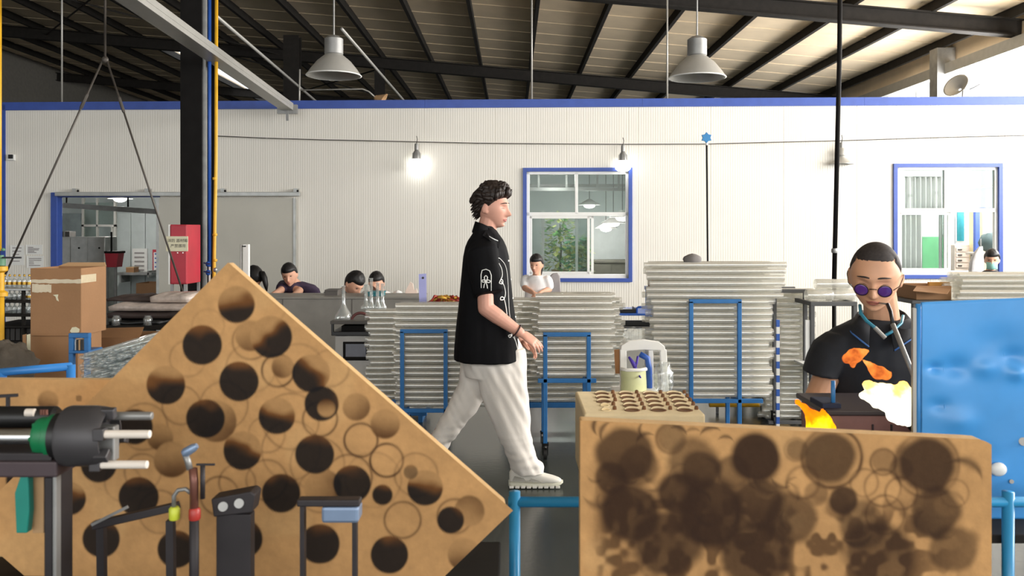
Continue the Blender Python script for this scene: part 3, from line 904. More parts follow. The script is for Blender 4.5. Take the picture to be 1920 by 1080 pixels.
# polo shirt
sh = MB()
prof = [(800, 1556, 1738, .135), (760, 1553, 1742, .138), (720, 1548, 1750, .140), (680, 1541, 1758, .140), (650, 1541, 1758, .132), (630, 1550, 1752, .122), (615, 1567, 1738, .110), (604, 1590, 1716, .098), (596, 1608, 1700, .09)]
sh.loft([ring((K(x0, y, .08) + K(x1, y, .08)) / 2, Vector(((x1-x0)/2*WY/F*1.02, 0, 0)), Vector((0, w, 0)), 32, 2.5) for y, x0, x1, w in [(1000, 1560, 1735, .14)] + prof])
for pts in ([(1580, 628, .06, .07), (1562, 648, .05, .088), (1549, 672, .04, .086), (1540, 694, .03, .082), (1537, 704, .02, .080)], [(1722, 628, .06, .07), (1742, 648, .05, .086), (1755, 672, .04, .084), (1765, 697, .03, .080)]):
    sh.loft([ring(K(x, y, w), Vector((r*.80, 0, -.18*r if x < 1650 else .18*r)), Vector((0, r*.9, 0)), 20) for x, y, w, r in pts])
polo = fused('polo_shirt', sh, 'polo_black', wk, .007, 3, folds(.007, (7, 7, 5), 8.2))
cpts = [(1632, 612, -.035), (1610, 604, .01), (1608, 594, .08), (1625, 588, .14), (1655, 586, .16), (1684, 588, .14), (1698, 596, .08), (1694, 606, .01), (1668, 618, -.045)]
inner = [K(x, y, d + .01) for x, y, d in cpts]
outer = []
for k, (x, y, d) in enumerate(cpts):
    c = K(1652, 640, .08); v = K(x, y, d) - c; v.z = 0; v.normalize()
    outer.append(K(x, y, d) + v * .045 + Vector((0, -.012, -.045 if k not in (0, 8) else -.075)))
cl = MB(); cl.loft([inner, [p + Vector((0, 0, .02)) for p in inner], [p + Vector((0, 0, .008)) for p in outer], outer], False, closed=False)
co = cl.build('collar', 'polo_black', polo, True); md = co.modifiers.new('solid', 'SOLIDIFY'); md.thickness = .004
MB().tube([p + Vector((0, -.004, .004)) for p in outer], .0032, 6).build('collar_stripe', 'collar_stripe', polo, True)
MB().tube([K(1693, 592, -.02), K(1690, 606, -.055), K(1672, 622, -.075), K(1655, 632, -.08)], .006, 6).build('collar_hose', 'teal_hose', polo, True)
MB().tube([K(x, y, d) for x, y, d in ((1612, 572, .0), (1614, 588, -.03), (1625, 602, -.06), (1640, 614, -.085), (1657, 632, -.10))], .0065, 8).build('neck_hose', 'teal_hose', wk, True)
MB().cyl(K(1640, 614, -.09), K(1660, 634, -.105), .008, n=10).build('hose_end', 'lamp_metal', wk)
# trousers of the worker (hidden by the bench, but he stands on them)
tr = MB()
tr.loft([ring(K(1650, y, .1), Vector((a, 0, 0)), Vector((0, w, 0)), 20) for y, a, w in ((930, .17, .13), (1010, .19, .14), (1060, .18, .13))])
for sx in (-1, 1):
    hip = K(1650, 1000, .1) + Vector((.09*sx, 0, 0)); kn = hip + Vector((.06*sx, -.02, 0)); kn.z = .46; an = kn.copy(); an.z = .06
    tr.capsule(hip, kn, .10, .085); tr.capsule(kn, an, .085, .075)
fused('trousers', tr, 'denim', wk, .012, 3)
for sx in (-1, 1):
    an = K(1650, 1000, .1) + Vector((.15*sx, -.02, 0)); an.z = 0
    s_ = MB(); s_.loft([[an + Vector((x_*.05, y, .045 + z_*h)) for x_, z_ in [(math.cos(2*math.pi*i/14), math.sin(2*math.pi*i/14)) for i in range(14)]] for y, h in ((.07, .03), (.04, .044), (-.05, .044), (-.15, .035), (-.2, .02))]); s_.build('shoe', 'black_plastic', wk, True)
# glasses
gl = empty('glasses', kM @ Vector((0, .1, 0)), 'round wire glasses with purple lenses worn by the glass worker', 'glasses')
for sx in (-1, 1):
    c = Vector((.034*sx, .109, -.009)) * ks
    lens = MB(); lens.lathe([(.0238, 0), (.0238, .0016), (.018, .0030), (.008, .0038), (.001, .004)], kM @ c, kM.to_3x3() @ Vector((.12*sx, 1, -.12)), 28)
    lens.build('lens', 'lens_purple', gl, True)
    fx, fy, fd = frame_from(kM.to_3x3() @ Vector((.12*sx, 1, -.12)))
    MB().tube([kM @ c + fd*.001 + (fx*math.cos(a) + fy*math.sin(a)) * .0245 for a in [2*math.pi*k/28 for k in range(29)]], .0016, 6).build('rim', 'steel_black', gl, True)
    MB().tube([kM @ (Vector((.058*sx, .104, -.005))*ks), kM @ (Vector((.074*sx, .08, .0))*ks), kM @ (Vector((.083*sx, .02, .008))*ks), kM @ (Vector((.083*sx, -.01, .006))*ks)], .0016, 6).build('temple', 'steel_black', gl, True)
MB().tube([kM @ (Vector((-.011, .111, -.004))*ks), kM @ (Vector((0, .116, -.001))*ks), kM @ (Vector((.011, .111, -.004))*ks)], .0017, 6).build('bridge', 'steel_black', gl, True)
# blowing tube from the mouth down to the flame
bt = empty('blowpipe', K(1665, 572, -.14), 'grey blowing tube running from the worker\'s mouth down to the flame', 'tube')
mouth = kM @ (Vector((-.019, surf_y(-.019, -.066) + .002, -.066)) * ks)
p1 = K(1664, 570, -.14); p2 = K(1674, 608, -.20); p3 = K(1722, 726, -.36); 
MB().tube([mouth, (mouth + p1)/2 + Vector((0, -.006, .0)), p1], .0035, 8).build('mouthpiece', 'lamp_metal', bt, True)
MB().tube([p1, K(1670, 585, -.17), p2], .007, 10).build('grip', 'black_plastic', bt, True)
MB().tube([p2, p3], .0085, 12).build('tube', 'lamp_metal', bt, True)
# ---------------------------------------------------------------- helpers for things placed by sight line and depth
def pbox(mb, x0, y0, x1, y1, Y, depth):
    a = P(x0, y1, Y); b = P(x1, y0, Y)
    return mb.box((a.x, Y, a.z), (b.x, Y + depth, b.z))
def bx(name, mat, parent, x0, y0, x1, y1, Y, depth, bevel=.004):
    return pbox(MB(), x0, y0, x1, y1, Y, depth).build(name, mat, parent, bevel=bevel)
def thing(name, label, cat, px, Y, z=0.0, group=None):
    return empty(name, (P(px, HZ, Y).x, Y, z), label, cat, group)
def zpx(py, Y): return EYE - (py - HZ) * Y / F

def caster(c, x, y, parent, h=.11):
    """swivel caster standing on the floor below (x, y)"""
    k = MB().box((x-.022, y-.03, h-.012), (x+.022, y+.03, h)).build('caster', 'steel_black', parent)
    m = MB(); m.cyl((x-.011, y+.012, .037), (x+.011, y+.012, .037), .036, n=16); m.build('wheel', 'rubber', k, 'auto')
    m = MB(); m.box((x-.019, y-.012, .03), (x-.014, y+.03, h-.01)); m.box((x+.014, y-.012, .03), (x+.019, y+.03, h-.01)); m.build('fork', 'steel_black', k)

# ---------------------------------------------------------------- glass tube carts
def unit_tube():
    m = MB(); n = 14; rings = []
    for x, r in ((-.5, .44), (-.5, .5), (.5, .5), (.5, .44), (-.5, .44)):
        rings.append([Vector((x, r*math.cos(2*math.pi*i/n), r*math.sin(2*math.pi*i/n))) for i in range(n)])
    m.loft(rings, False)
    me = m.mesh('glass_tube'); fix_normals(me)
    me.polygons.foreach_set('use_smooth', [True]*len(me.polygons))
    try: me.set_sharp_from_angle(angle=R(40))
    except Exception: pass
    me.materials.append(M['tube_glass'])
    return me
TUBE = unit_tube(); REAR = MB()
rt = random.Random(11)
def tube_stack(xp0, xp1, ytop, zbase, Y, D, where, group, rows=3, top_long=0, one_by_one=True):
    """front row one by one from the top; rows behind go into the common remainder"""
    n = int(round((zpx(ytop, Y) - zbase) / D)); L0, L1 = P(xp0, HZ, Y).x, P(xp1, HZ, Y).x
    for k in range(n):
        a = L0 + rt.uniform(-.02, .02) - (.03 if n-1-k < top_long else 0); b = L1 + rt.uniform(-.02, .02) + (.09 if n-1-k < top_long else 0)
        y = Y + D/2 + (D*.12 if k % 2 else 0) + rt.uniform(-.004, .004)
        o = bpy.data.objects.new('glass_tube', TUBE); COL.objects.link(o)
        o.location = ((a+b)/2, y, zbase + D*(k+.5)); o.scale = (b-a, D*.985, D*.985); o.rotation_euler = (0, rt.uniform(-.004, .004), rt.uniform(-.006, .006))
        if one_by_one == 'turn': pass
        tag(o, 'clear glass tube, %s from the top %s' % (ORD1[n-1-k], where) if n-1-k else 'topmost clear glass tube %s' % where, 'glass tube', group)
        for r in range(1, rows + 1):
            aa = L0 + rt.uniform(-.05, .05); bb = L1 + rt.uniform(-.05, .05); nn = 8
            yy = Y + D*(r+.62) + .008*r; zz = zbase + D*(k+.5)
            REAR.loft([[Vector((x_, yy + D*.49*math.cos(2*math.pi*i/nn), zz + D*.49*math.sin(2*math.pi*i/nn))) for i in range(nn)] for x_ in (aa, bb)], False)
    return n

def tube_cart(label, fx0, fx1, ftop, frail, Y, D, rows, mat, base=None, tall_post=None, w=.028):
    c = thing('tube_cart', label, 'cart', (fx0+fx1)/2, Y)
    x0, x1 = P(fx0, HZ, Y).x, P(fx1, HZ, Y).x; zt = zpx(ftop, Y); zr = zpx(frail, Y); yb = Y + D*(rows+1) + .12
    for yy in (Y - .03, yb):
        fr = MB(); fr.bar((x0, yy, .11), (x0, yy, zt), w, w); fr.build('upright', mat, c, bevel=.003)
        fr = MB(); fr.bar((x1, yy, .11), (x1, yy, zt), w, w); fr.build('upright', mat, c, bevel=.003)
        fr = MB(); fr.bar((x0-w/2, yy, zt), (x1+w/2, yy, zt), w, w); fr.build('top_bar', mat, c, bevel=.003)
        fr = MB(); fr.bar((x0-(base or .1), yy, zr), (x1+(base or .1), yy, zr), w, w); fr.build('bottom_rail', mat, c, bevel=.003)
    for xx in (x0, x1):
        MB().bar((xx, Y, zr - .002), (xx, yb, zr - .002), w, w).build('side_rail', mat, c, bevel=.003)
    for xx in (x0, x1):
        for yy in (Y - .03, yb):
            caster(None, xx, yy, c)
    return zr + w/2

D1 = .0445
zb = tube_cart('blue glass tube cart between the white-faced machine and the walking man', 755, 836, 620, 768, 6.2, D1, 3, 'cart_blue', .12)
tube_stack(742, 968, 567, zb, 6.2, D1, 'on the blue cart left of the walking man', 'glass tubes on the left cart')
zb = tube_cart('blue glass tube cart with tall front legs beside the walking man\'s hand', 1022, 1103, 626, 712, 5.7, D1*.97, 3, 'cart_blue', .05)
tube_stack(1008, 1150, 546, zb, 5.7, D1*.97, 'on the blue cart by the walking man\'s hand', 'glass tubes on the middle cart')
zb = tube_cart('tall blue glass tube cart behind the pale perforated block', 1294, 1384, 564, 750, 5.9, D1*.96, 3, 'cart_blue', .16)
tube_stack(1222, 1447, 491, zb, 5.9, D1*.96, 'on the tallest blue cart', 'glass tubes on the tallest cart', top_long=6)
zb = tube_cart('grey glass tube cart partly hidden behind the tallest tube stack', 1450, 1507, 545, 790, 6.7, D1, 2, 'cart_grey', .05)
tube_stack(1436, 1528, 538, zb, 6.7, D1, 'on the grey cart left of the glass worker', 'glass tubes on the grey cart', rows=2)
# more tubes on a low trestle behind the two blue carts
def trestle(label, xa, xb, py, Y, depth):
    c = thing('steel_trestle', label, 'trestle', (xa+xb)/2, Y); x0, x1 = P(xa, HZ, Y).x, P(xb, HZ, Y).x; z = zpx(py, Y)
    for yy in (Y + .02, Y + depth):
        MB().bar((x0, yy, z), (x1, yy, z), .04, .04).build('rail', 'cart_blue', c, bevel=.003)
        for xx in (x0 + .05, x1 - .05): MB().bar((xx, yy, 0), (xx, yy, z), .035, .035).build('leg', 'cart_blue', c, bevel=.003)
    for xx in (x0 + .05, x1 - .05): MB().bar((xx, Y + .02, z-.06), (xx, Y+depth, z-.06), .03, .03).build('cross_rail', 'cart_blue', c)
    return z + .02
zb = trestle('blue steel trestle holding tubes left of the left cart', 680, 800, 775, 6.75, .3)
tube_stack(690, 800, 580, zb, 6.75, D1, 'on the trestle left of the left cart', 'glass tubes on the left trestle', rows=2)
zb = trestle('blue steel trestle holding tubes behind the middle cart', 940, 1170, 760, 6.55, .3)
tube_stack(950, 1166, 560, zb, 6.55, D1, 'on the trestle behind the middle cart', 'glass tubes behind the middle cart', rows=2)
# rack of tubes behind the blue hood on the right
zb = trestle('blue trestle with stacked tubes behind the blue metal hood', 1804, 2010, 600, 4.7, .25)
tube_stack(1800, 1995, 513, zb, 4.7, .030, 'behind the blue metal hood', 'glass tubes behind the blue hood', rows=3, top_long=0)
tube_stack(1797, 1990, 540, zb, 4.62, .030, 'at the front edge behind the blue metal hood', 'glass tubes behind the blue hood', rows=0)
ro = REAR.build('glass_tubes', 'tube_glass', None, True, loc=(0, 6, 0)); tag(ro, 'clear glass tubes filling the rear of the stacks on the carts', 'glass tubes', kind='stuff')

# dark steel frame with large glass cylinders left of the worker
c = thing('steel_stand', 'dark square steel stand beside the glass worker\'s shoulder', 'stand', 1560, 6.3)
for xx in (1524, 1604):
    bx('upright', 'cart_grey', c, xx-4, 566, xx+4, 818, 6.3, .04); bx('upright', 'cart_grey', c, xx-4, 566, xx+4, 818, 6.7, .04)
bx('top_bar', 'cart_grey', c, 1520, 566, 1608, 574, 6.299, .045); bx('top_bar', 'cart_grey', c, 1520, 566, 1608, 574, 6.699, .045)
bx('top_bar', 'cart_grey', c, 1520, 566, 1528, 574, 6.34, .36); bx('top_bar', 'cart_grey', c, 1600, 566, 1608, 574, 6.34, .36)
bx('shelf', 'white_frame', c, 1522, 690, 1606, 694, 6.31, .4)
for k, (xa, xb, ya, yb) in enumerate(((1511, 1562, 542, 565), (1552, 1606, 542, 565), (1528, 1596, 523, 542))):
    Y = 6.5; r = (yb-ya)/2*Y/F; cz = zpx((ya+yb)/2, Y) + (0 if k == 2 else .0); x0, x1 = P(xa, HZ, Y).x, P(xb, HZ, Y).x
    m = MB(); m.lathe([(r*.9, 0), (r, .005), (r, x1-x0-.03), (r*.93, x1-x0-.01), (r*.5, x1-x0), (r*.45, x1-x0-.004), (r*.9, x1-x0-.03), (r*.95, .01), (r*.9, 0)], (x0, Y - (.0 if k != 1 else -.02), cz), (1, 0, 0), 20, False)
    o = m.build('glass_jar', 'tube_glass', None, True, loc=(x0, Y, cz)); tag(o, ('wide glass jar lying at the left end of the dark stand', 'wide glass jar lying at the right end of the dark stand', 'wide glass jar lying on top of two others on the dark stand')[k], 'jar', 'jars on the dark stand')
bx('crate_panel', 'white_frame', c, 1510, 600, 1519, 690, 6.31, .02)

# yellow gas pipe along the floor behind the carts
m = MB(); Y = 7.1; m.tube([P(1330, 757, Y), P(1520, 757, Y)], .028, 12); g = m.build('gas_pipe', 'pipe_yellow', None, True, loc=P(1425, 757, Y)); tag(g, 'yellow gas pipe running low behind the tallest cart', 'pipe')
for px in (1345, 1500): MB().bar(P(px, 757, Y), Vector((P(px, 757, Y).x, Y, 0)), .02, .02).build('pipe_support', 'cart_grey', g)
# striped post beside the tallest stack
c = thing('striped_post', 'blue and white striped slim post right of the tallest tube stack', 'post', 1459, 5.6)
for k in range(18):
    y0 = 600 + k*13
    bx('band', 'pipe_blue' if k % 2 == 0 else 'white_frame', c, 1456, y0, 1462, y0+13, 5.6, .02, 0)
bx('foot', 'steel_black', c, 1446, 834, 1472, 866, 5.58, .09)

# ---------------------------------------------------------------- white chair with bags between the carts
pm('bag_green', (206, 208, 158), .5, var=.08); pm('purple', (74, 52, 168), .5); pm('chair_white', (244, 242, 236), .4, var=.03); pm('chair_brown', (168, 118, 70), .6); pm('film', (230, 230, 232), .25, var=.06, scale=30, bump=.5, bscale=25)
Y = 4.6
c = thing('chair', 'white wooden chair hung with bags behind the pale perforated block', 'chair', 1208, Y)
pts = [(1163, 662), (1165, 648), (1178, 640), (1207, 637), (1236, 641), (1247, 650), (1248, 660), (1236, 657), (1207, 656), (1178, 658)]
MB().prism([P(x, y, Y) for x, y in pts], (0, .03, 0)).build('backrest', 'chair_white', c, bevel=.004)
for x in (1168, 1243): MB().bar(P(x, 655, Y+.015), P(x + (1 if x < 1200 else 6), 760, Y-.01), .03, .035).build('back_post', 'chair_white', c, bevel=.004)
MB().bar(P(1220, 656, Y+.015), P(1222, 760, Y+.015), .02, .025).build('spindle', 'chair_white', c, bevel=.003)
MB().bar(P(1162, 655, Y+.03), P(1164, 700, Y+.03), .012, .06).build('side_strip', 'chair_brown', c)
bx('seat', 'chair_white', c, 1163, 752, 1252, 760, Y-.38, .42, .006)
for x in (1171, 1244):
    for yy in (Y - .35, Y): MB().bar((P(x, 0, Y).x, yy, zpx(758, Y)), (P(x, 0, Y).x, yy, 0), .032, .032).build('leg', 'chair_white', c, bevel=.003)
m = MB()
m.loft([[P(x + (dx*w), y, Y - .10 + dy*d_) for dx, dy in [(math.cos(2*math.pi*i/20), math.sin(2*math.pi*i/20)) for i in range(20)]] for x, w, y, d_ in ((1188, 22, 750, .06), (1188, 25, 735, .07), (1188, 24, 712, .06), (1187, 24, 696, .05), (1187, 25, 691, .045))])
g = m.build('bag', 'bag_green', None, True, loc=P(1188, 750, Y-.1)); tag(g, 'pale green bag hanging on the white chair', 'bag')
m = MB(); m.tube([P(1164, 692, Y-.13), P(1175, 694, Y-.15), P(1200, 694, Y-.15), P(1212, 692, Y-.13)], .009, 8); m.build('rim', 'chair_white', g, True)
m = MB(); m.tube([P(1200, 664, Y-.03), P(1214, 672, Y-.03), P(1217, 690, Y-.03), P(1218, 745, Y-.03)], .016, 8); g = m.build('strap', 'pipe_blue', None, True, loc=P(1217, 745, Y)); tag(g, 'blue strap hanging down over the white chair back', 'strap')
m = MB(); m.tube([P(1179, 669, Y-.05), P(1188, 682, Y-.06), P(1194, 697, Y-.06), P(1201, 708, Y-.18)], .008, 6, radii=[.006, .012, .008, .004]); m.tube([P(1196, 668, Y-.05), P(1194, 680, Y-.06), P(1191, 688, Y-.06)], .007, 6)
g = m.build('ribbon', 'purple', None, True, loc=P(1192, 690, Y)); tag(g, 'purple ribbon knotted on the white chair', 'ribbon')
m = MB()
def crumple(c0, rx, ry, rz, seed, n=22, mm=14, amp=.25):
    rings = []
    for k in range(mm + 1):
        t = math.pi*(.03 + .94*k/mm); ring_ = []
        for i in range(n):
            a = 2*math.pi*i/n; d = Vector((math.sin(t)*math.cos(a), math.sin(t)*math.sin(a), -math.cos(t)))
            f_ = 1 + amp*noise.noise(d*2.6 + Vector((seed, 0, 0))) + amp*.5*noise.noise(d*6 + Vector((0, seed, 0)))
            ring_.append(c0 + Vector((d.x*rx, d.y*ry, d.z*rz))*f_)
        rings.append(ring_)
    return rings
m.loft(crumple(P(1243, 714, Y-.1), .055, .05, .10, 4.0)); g = m.build('plastic_bag', 'clear_glass', None, True, loc=P(1243, 740, Y-.1)); tag(g, 'clear plastic bag hanging at the right of the white chair', 'bag')

# blue table with trays between middle and tallest cart
Y = 7.2
c = thing('table', 'blue metal table with trays between the middle and tallest carts', 'table', 1185, Y)
bx('top', 'pipe_blue', c, 1140, 588, 1236, 592, Y, .6); 
for px in (1144, 1232):
    for yy in (Y + .02, Y + .55): MB().bar((P(px, 0, Y).x, yy, 0), (P(px, 0, Y).x, yy, zpx(591, Y)), .03, .03).build('leg', 'pipe_blue', c)
bx('shelf', 'cart_grey', c, 1142, 612, 1234, 616, Y + .02, .5)
MB().tube([P(1194, 590, Y+.05), P(1194, 578, Y+.05), P(1197, 576, Y+.05), P(1235, 574, Y+.05)], .01, 8).build('guard_rail', 'pipe_blue', c, True)
for k, (xa, xb, ya, yb, lb) in enumerate(((1150, 1196, 580, 586.4, 'thin dark tray on the blue table top'), (1152, 1222, 601, 610, 'black tray on the shelf of the blue table'))):
    g = thing('tray', lb, 'tray', (xa+xb)/2, Y + .05, zpx(yb, Y + .05)); m = MB(); pbox(m, xa, yb-1.5, xb, yb, Y+.05, .3); pbox(m, xa, ya, xa+1.5, yb, Y+.05, .3); pbox(m, xb-1.5, ya, xb, yb, Y+.05, .3); m.build('base', 'black_plastic', g)
    m = MB(); pbox(m, xa, ya, xb, yb, Y + .045, .006); m.build('lip', 'black_plastic', g)
m = MB(); m.loft(crumple(P(1190, 628, 6.98), .14, .09, .05, 9.0, 30, 16, .5)); g = m.build('plastic_wrap', 'clear_glass', None, True, loc=P(1190, 640, 6.98)); tag(g, 'crumpled clear plastic wrap under the black tray', 'plastic wrap')
# blue crate, carton and orange strip behind the tallest stack
g = bx('crate', 'bright_blue', None, 1219, 543, 1253, 739, 7.9, .3); tag(g, 'blue plastic crate seen through the left end of the tallest stack', 'crate')
bx('lid', 'pipe_blue', g, 1218, 540, 1254, 547, 7.89, .32); bx('label_strip', 'white_frame', g, 1229, 560, 1252, 564, 7.885, .01, 0)
g = bx('carton', 'card_brown', None, 1221, 508, 1247, 540, 7.95, .2); tag(g, 'small brown carton on the blue crate', 'carton'); bx('flap', 'card_edge', g, 1221, 506, 1247, 509, 7.94, .21, 0)
g = bx('folder', pm('orange_strip', (238, 132, 92), .6), None, 1247, 522, 1254, 540, 7.92, .2); tag(g, 'orange folder standing on the blue crate', 'folder'); bx('spine', 'orange_strip', g, 1246.6, 522, 1248, 540, 7.915, .006, 0)
# grey bag on the tallest stack
m = MB(); m.loft(crumple(P(1298, 487, 5.98), .066, .05, .040, 2.0, 22, 12, .12)); g = m.build('cloth_bag', pm('cloth_grey', (120, 116, 114), .9), None, True, loc=P(1298, 492, 5.98)); tag(g, 'folded grey cloth bag on top of the tallest tube stack', 'bag')
# ---------------------------------------------------------------- left middle ground: cartons, racks, column side
def carton(name, label, x0, y0, x1, y1, Y, depth, mat='card_brown', open_top=True):
    a = P(x0, y1, Y); b_ = P(x1, y0, Y); t = .006
    c = empty(name, (a.x, Y, a.z), label, 'carton')
    MB().box((a.x, Y, a.z), (b_.x, Y+t, b_.z)).build('front_panel', mat, c, bevel=.002)
    MB().box((a.x, Y+depth-t, a.z), (b_.x, Y+depth, b_.z)).build('back_panel', mat, c, bevel=.002)
    MB().box((a.x, Y+t, a.z), (a.x+t, Y+depth-t, b_.z)).build('side_panel', mat, c, bevel=.002)
    MB().box((b_.x-t, Y+t, a.z), (b_.x, Y+depth-t, b_.z)).build('side_panel', mat, c, bevel=.002)
    MB().box((a.x+t, Y+t, a.z), (b_.x-t, Y+depth-t, a.z+t)).build('bottom_panel', mat, c)
    return c, a, b_
c, a, b_ = carton('cardboard_carton', 'large brown cardboard carton with tape across its front, stacked on another', 57, 503, 152, 630, 5.0, .31)
MB().add([(a.x, 5.305, b_.z), (b_.x, 5.305, b_.z), (b_.x - .02, 5.33, b_.z + .022), (a.x + .05, 5.33, b_.z + .022), (a.x, 5.311, b_.z), (b_.x, 5.311, b_.z), (b_.x-.02, 5.336, b_.z+.022), (a.x+.05, 5.336, b_.z+.022)], [(0,1,2,3),(4,7,6,5),(0,4,5,1),(1,5,6,2),(2,6,7,3),(3,7,4,0)]).build('top_flap', 'card_edge', c)
for (xa, ya, xb, yb) in ((58, 524, 152, 531), (60, 533, 96, 548)):
    m = MB(); n = 24
    for k in range(n):
        u0, u1 = k/n, (k+1)/n
        p = [P(xa+(xb-xa)*u, y + 2*noise.noise(Vector((u*9, y*.1, 0))), 4.997 - .001*abs(noise.noise(Vector((u*14, 2, 0))))) for u, y in ((u0, yb), (u1, yb), (u1, ya), (u0, ya))]
        m.add(p + [q + Vector((0, .002, 0)) for q in p], [(0,1,2,3),(4,7,6,5),(0,4,5,1),(1,5,6,2),(2,6,7,3),(3,7,4,0)])
    m.build('tape', 'tape', c)
MB().box((b_.x-.001, 5.0, zpx(531, 5)), (b_.x+.001, 5.18, zpx(516, 5))).build('tape', 'tape', c)
m = MB(); m.prism([P(x, y, 4.998) for x, y in ((99, 553), (109, 552), (108, 558), (110, 565), (106, 563), (104, 556))], (0, .003, 0)); m.build('torn_label', 'sign_paper', c)
m = MB(); m.prism([P(x, y, 4.998) for x, y in ((131, 621), (135, 614), (142, 613), (149, 617), (148, 623), (136, 626))], (0, .003, 0)); m.build('torn_patch', 'sign_paper', c)
carton('cardboard_carton', 'tall brown cardboard carton under the taped carton', 54, 630, 146, 919, 5.01, .29)
c, a, b_ = carton('cardboard_carton', 'opened brown carton with bent flaps right of the taped carton', 172, 633, 262, 865, 5.5, .35)
MB().add([P(172, 633, 5.5), P(262, 633, 5.5), P(270, 614, 5.62), P(200, 616, 5.62), P(172, 632, 5.51), P(262, 632, 5.51), P(270, 613, 5.63), P(200, 615, 5.63)], [(0,1,2,3),(4,7,6,5),(0,4,5,1),(1,5,6,2),(2,6,7,3),(3,7,4,0)]).build('flap', 'card_brown', c)
MB().add([P(172, 633, 5.5), P(172, 633, 5.85), P(160, 643, 5.85), P(162, 646, 5.5), P(173, 632, 5.5), P(173, 632, 5.85), P(161, 642, 5.85), P(163, 645, 5.5)], [(0,1,2,3),(4,7,6,5),(0,4,5,1),(1,5,6,2),(2,6,7,3),(3,7,4,0)]).build('flap', 'card_edge', c)
# dark sack and papers left of the lower carton
m = MB(); m.loft(crumple(P(18, 690, 4.7), .13, .12, .14, 6.0, 26, 16, .3)); g = m.build('sack', pm('sack_grey', (84, 76, 66), .9, bump=.4), None, True, loc=P(18, 730, 4.7)); tag(g, 'crumpled dark grey sack below the bottle rack', 'sack')
c = thing('stool', 'low steel stool under the dark grey sack', 'stool', 18, 4.7)
bx('top', 'cart_grey', c, -25, 739, 62, 744, 4.58, .25)
for px in (-20, 56):
    for yy in (4.6, 4.8): MB().bar((P(px, 0, 4.7).x, yy, 0), (P(px, 0, 4.7).x, yy, zpx(743, 4.6)), .025, .025).build('leg', 'cart_grey', c)
for k, (px, t_) in enumerate(((42, 4), (49, 7))):
    m = MB(); m.add([P(px, 628, 4.9), P(px+8, 626, 4.9), P(px+9, 700, 4.9), P(px+1+t_*.3, 700, 4.9), P(px, 628, 4.92), P(px+8, 626, 4.92), P(px+9, 700, 4.92), P(px+1+t_*.3, 700, 4.92)], [(0,1,2,3),(4,7,6,5),(0,4,5,1),(1,5,6,2),(2,6,7,3),(3,7,4,0)])
    g = m.build('cardboard_sheet', 'card_brown' if k == 0 else 'sign_paper', None, loc=P(px, 700, 4.9)); tag(g, ('brown cardboard sheet standing left of the lower carton', 'pale paper sheet standing against the lower carton')[k], 'sheet')

# blue frame with books next to the carton, near trolley with blue rail
c = thing('folder_stand', 'small blue steel stand holding upright folders beside the carton', 'frame', 147, 4.6)
for x0, x1 in ((128, 137), (157, 166)): bx('post', 'cart_blue', c, x0, 626, x1, 962, 4.6, .03)
bx('top_bar', 'cart_blue', c, 128, 625, 166, 634, 4.598, .034); bx('shelf', 'cart_blue', c, 128, 658, 166, 663, 4.59, .16)
for k, (x, cn) in enumerate(((139, 'white_frame'), (143, 'ink'), (147, 'card_edge'), (151, 'ink'))):
    g = bx('folder', cn, None, x, 637, x+3.4, 658, 4.62, .1, .001); tag(g, ('white', 'leftmost dark', 'tan', 'rightmost dark')[k] + ' folder standing in the small blue frame', 'folder', 'folders in the blue frame')
    bx('spine', cn, g, x+.3, 641, x+3.1, 646, 4.618, .004, 0)
Y = 3.4
c = thing('trolley', 'blue tubular trolley rail in front of the cartons', 'trolley', 65, Y)
MB().tube([P(-60, 703, Y), P(133, 687, Y)], .016, 14).build('rail', 'bright_blue', c, True)
for px, py in ((133, 684), (4, 698)):
    for yy in (Y,): MB().tube([Vector((P(px, 0, Y).x, yy, zpx(py, Y))), Vector((P(px, 0, Y).x, yy, .02))], .017, 12).build('post', 'bright_blue', c, True)
for px in (133, 4): MB().tube([Vector((P(px, 0, Y).x, Y-.2, .016)), Vector((P(px, 0, Y).x, Y+.25, .016))], .016, 10).build('foot', 'bright_blue', c, True)

# pile of glass rods on a low bench (nobody could count them)
m = MB(); rg = random.Random(5); Y = 3.9
for k in range(420):
    u = rg.random(); lay = rg.random()
    px = 150 + 230*u; ptop = 664 - 42*u; py = min(733, ptop + lay*(60 + 25*u))
    p = P(px, py, Y + .05*lay + rg.uniform(-.02, .02)); L = rg.uniform(.45, .6); q = p + Vector((rg.uniform(.10, .18), L, rg.uniform(.02, .05)))
    m.cyl(p, q, rg.uniform(.006, .010), n=6, caps=True)
g = m.build('glass_rods', 'clear_glass', None, True, loc=P(240, 720, Y)); tag(g, 'sparkling pile of thin glass rods beside the leaning scorched board', 'glass rods', kind='stuff')
c = thing('bench', 'grey steel bench under the pile of glass rods', 'bench', 250, 3.85)
bx('top', 'zinc', c, 140, 741, 420, 748, 3.84, .75)
for px in (146, 414):
    for yy in (3.86, 4.5): MB().bar((P(px, 0, 3.85).x, yy, 0), (P(px, 0, 3.85).x, yy, zpx(747, 3.85)), .035, .035).build('leg', 'zinc', c)

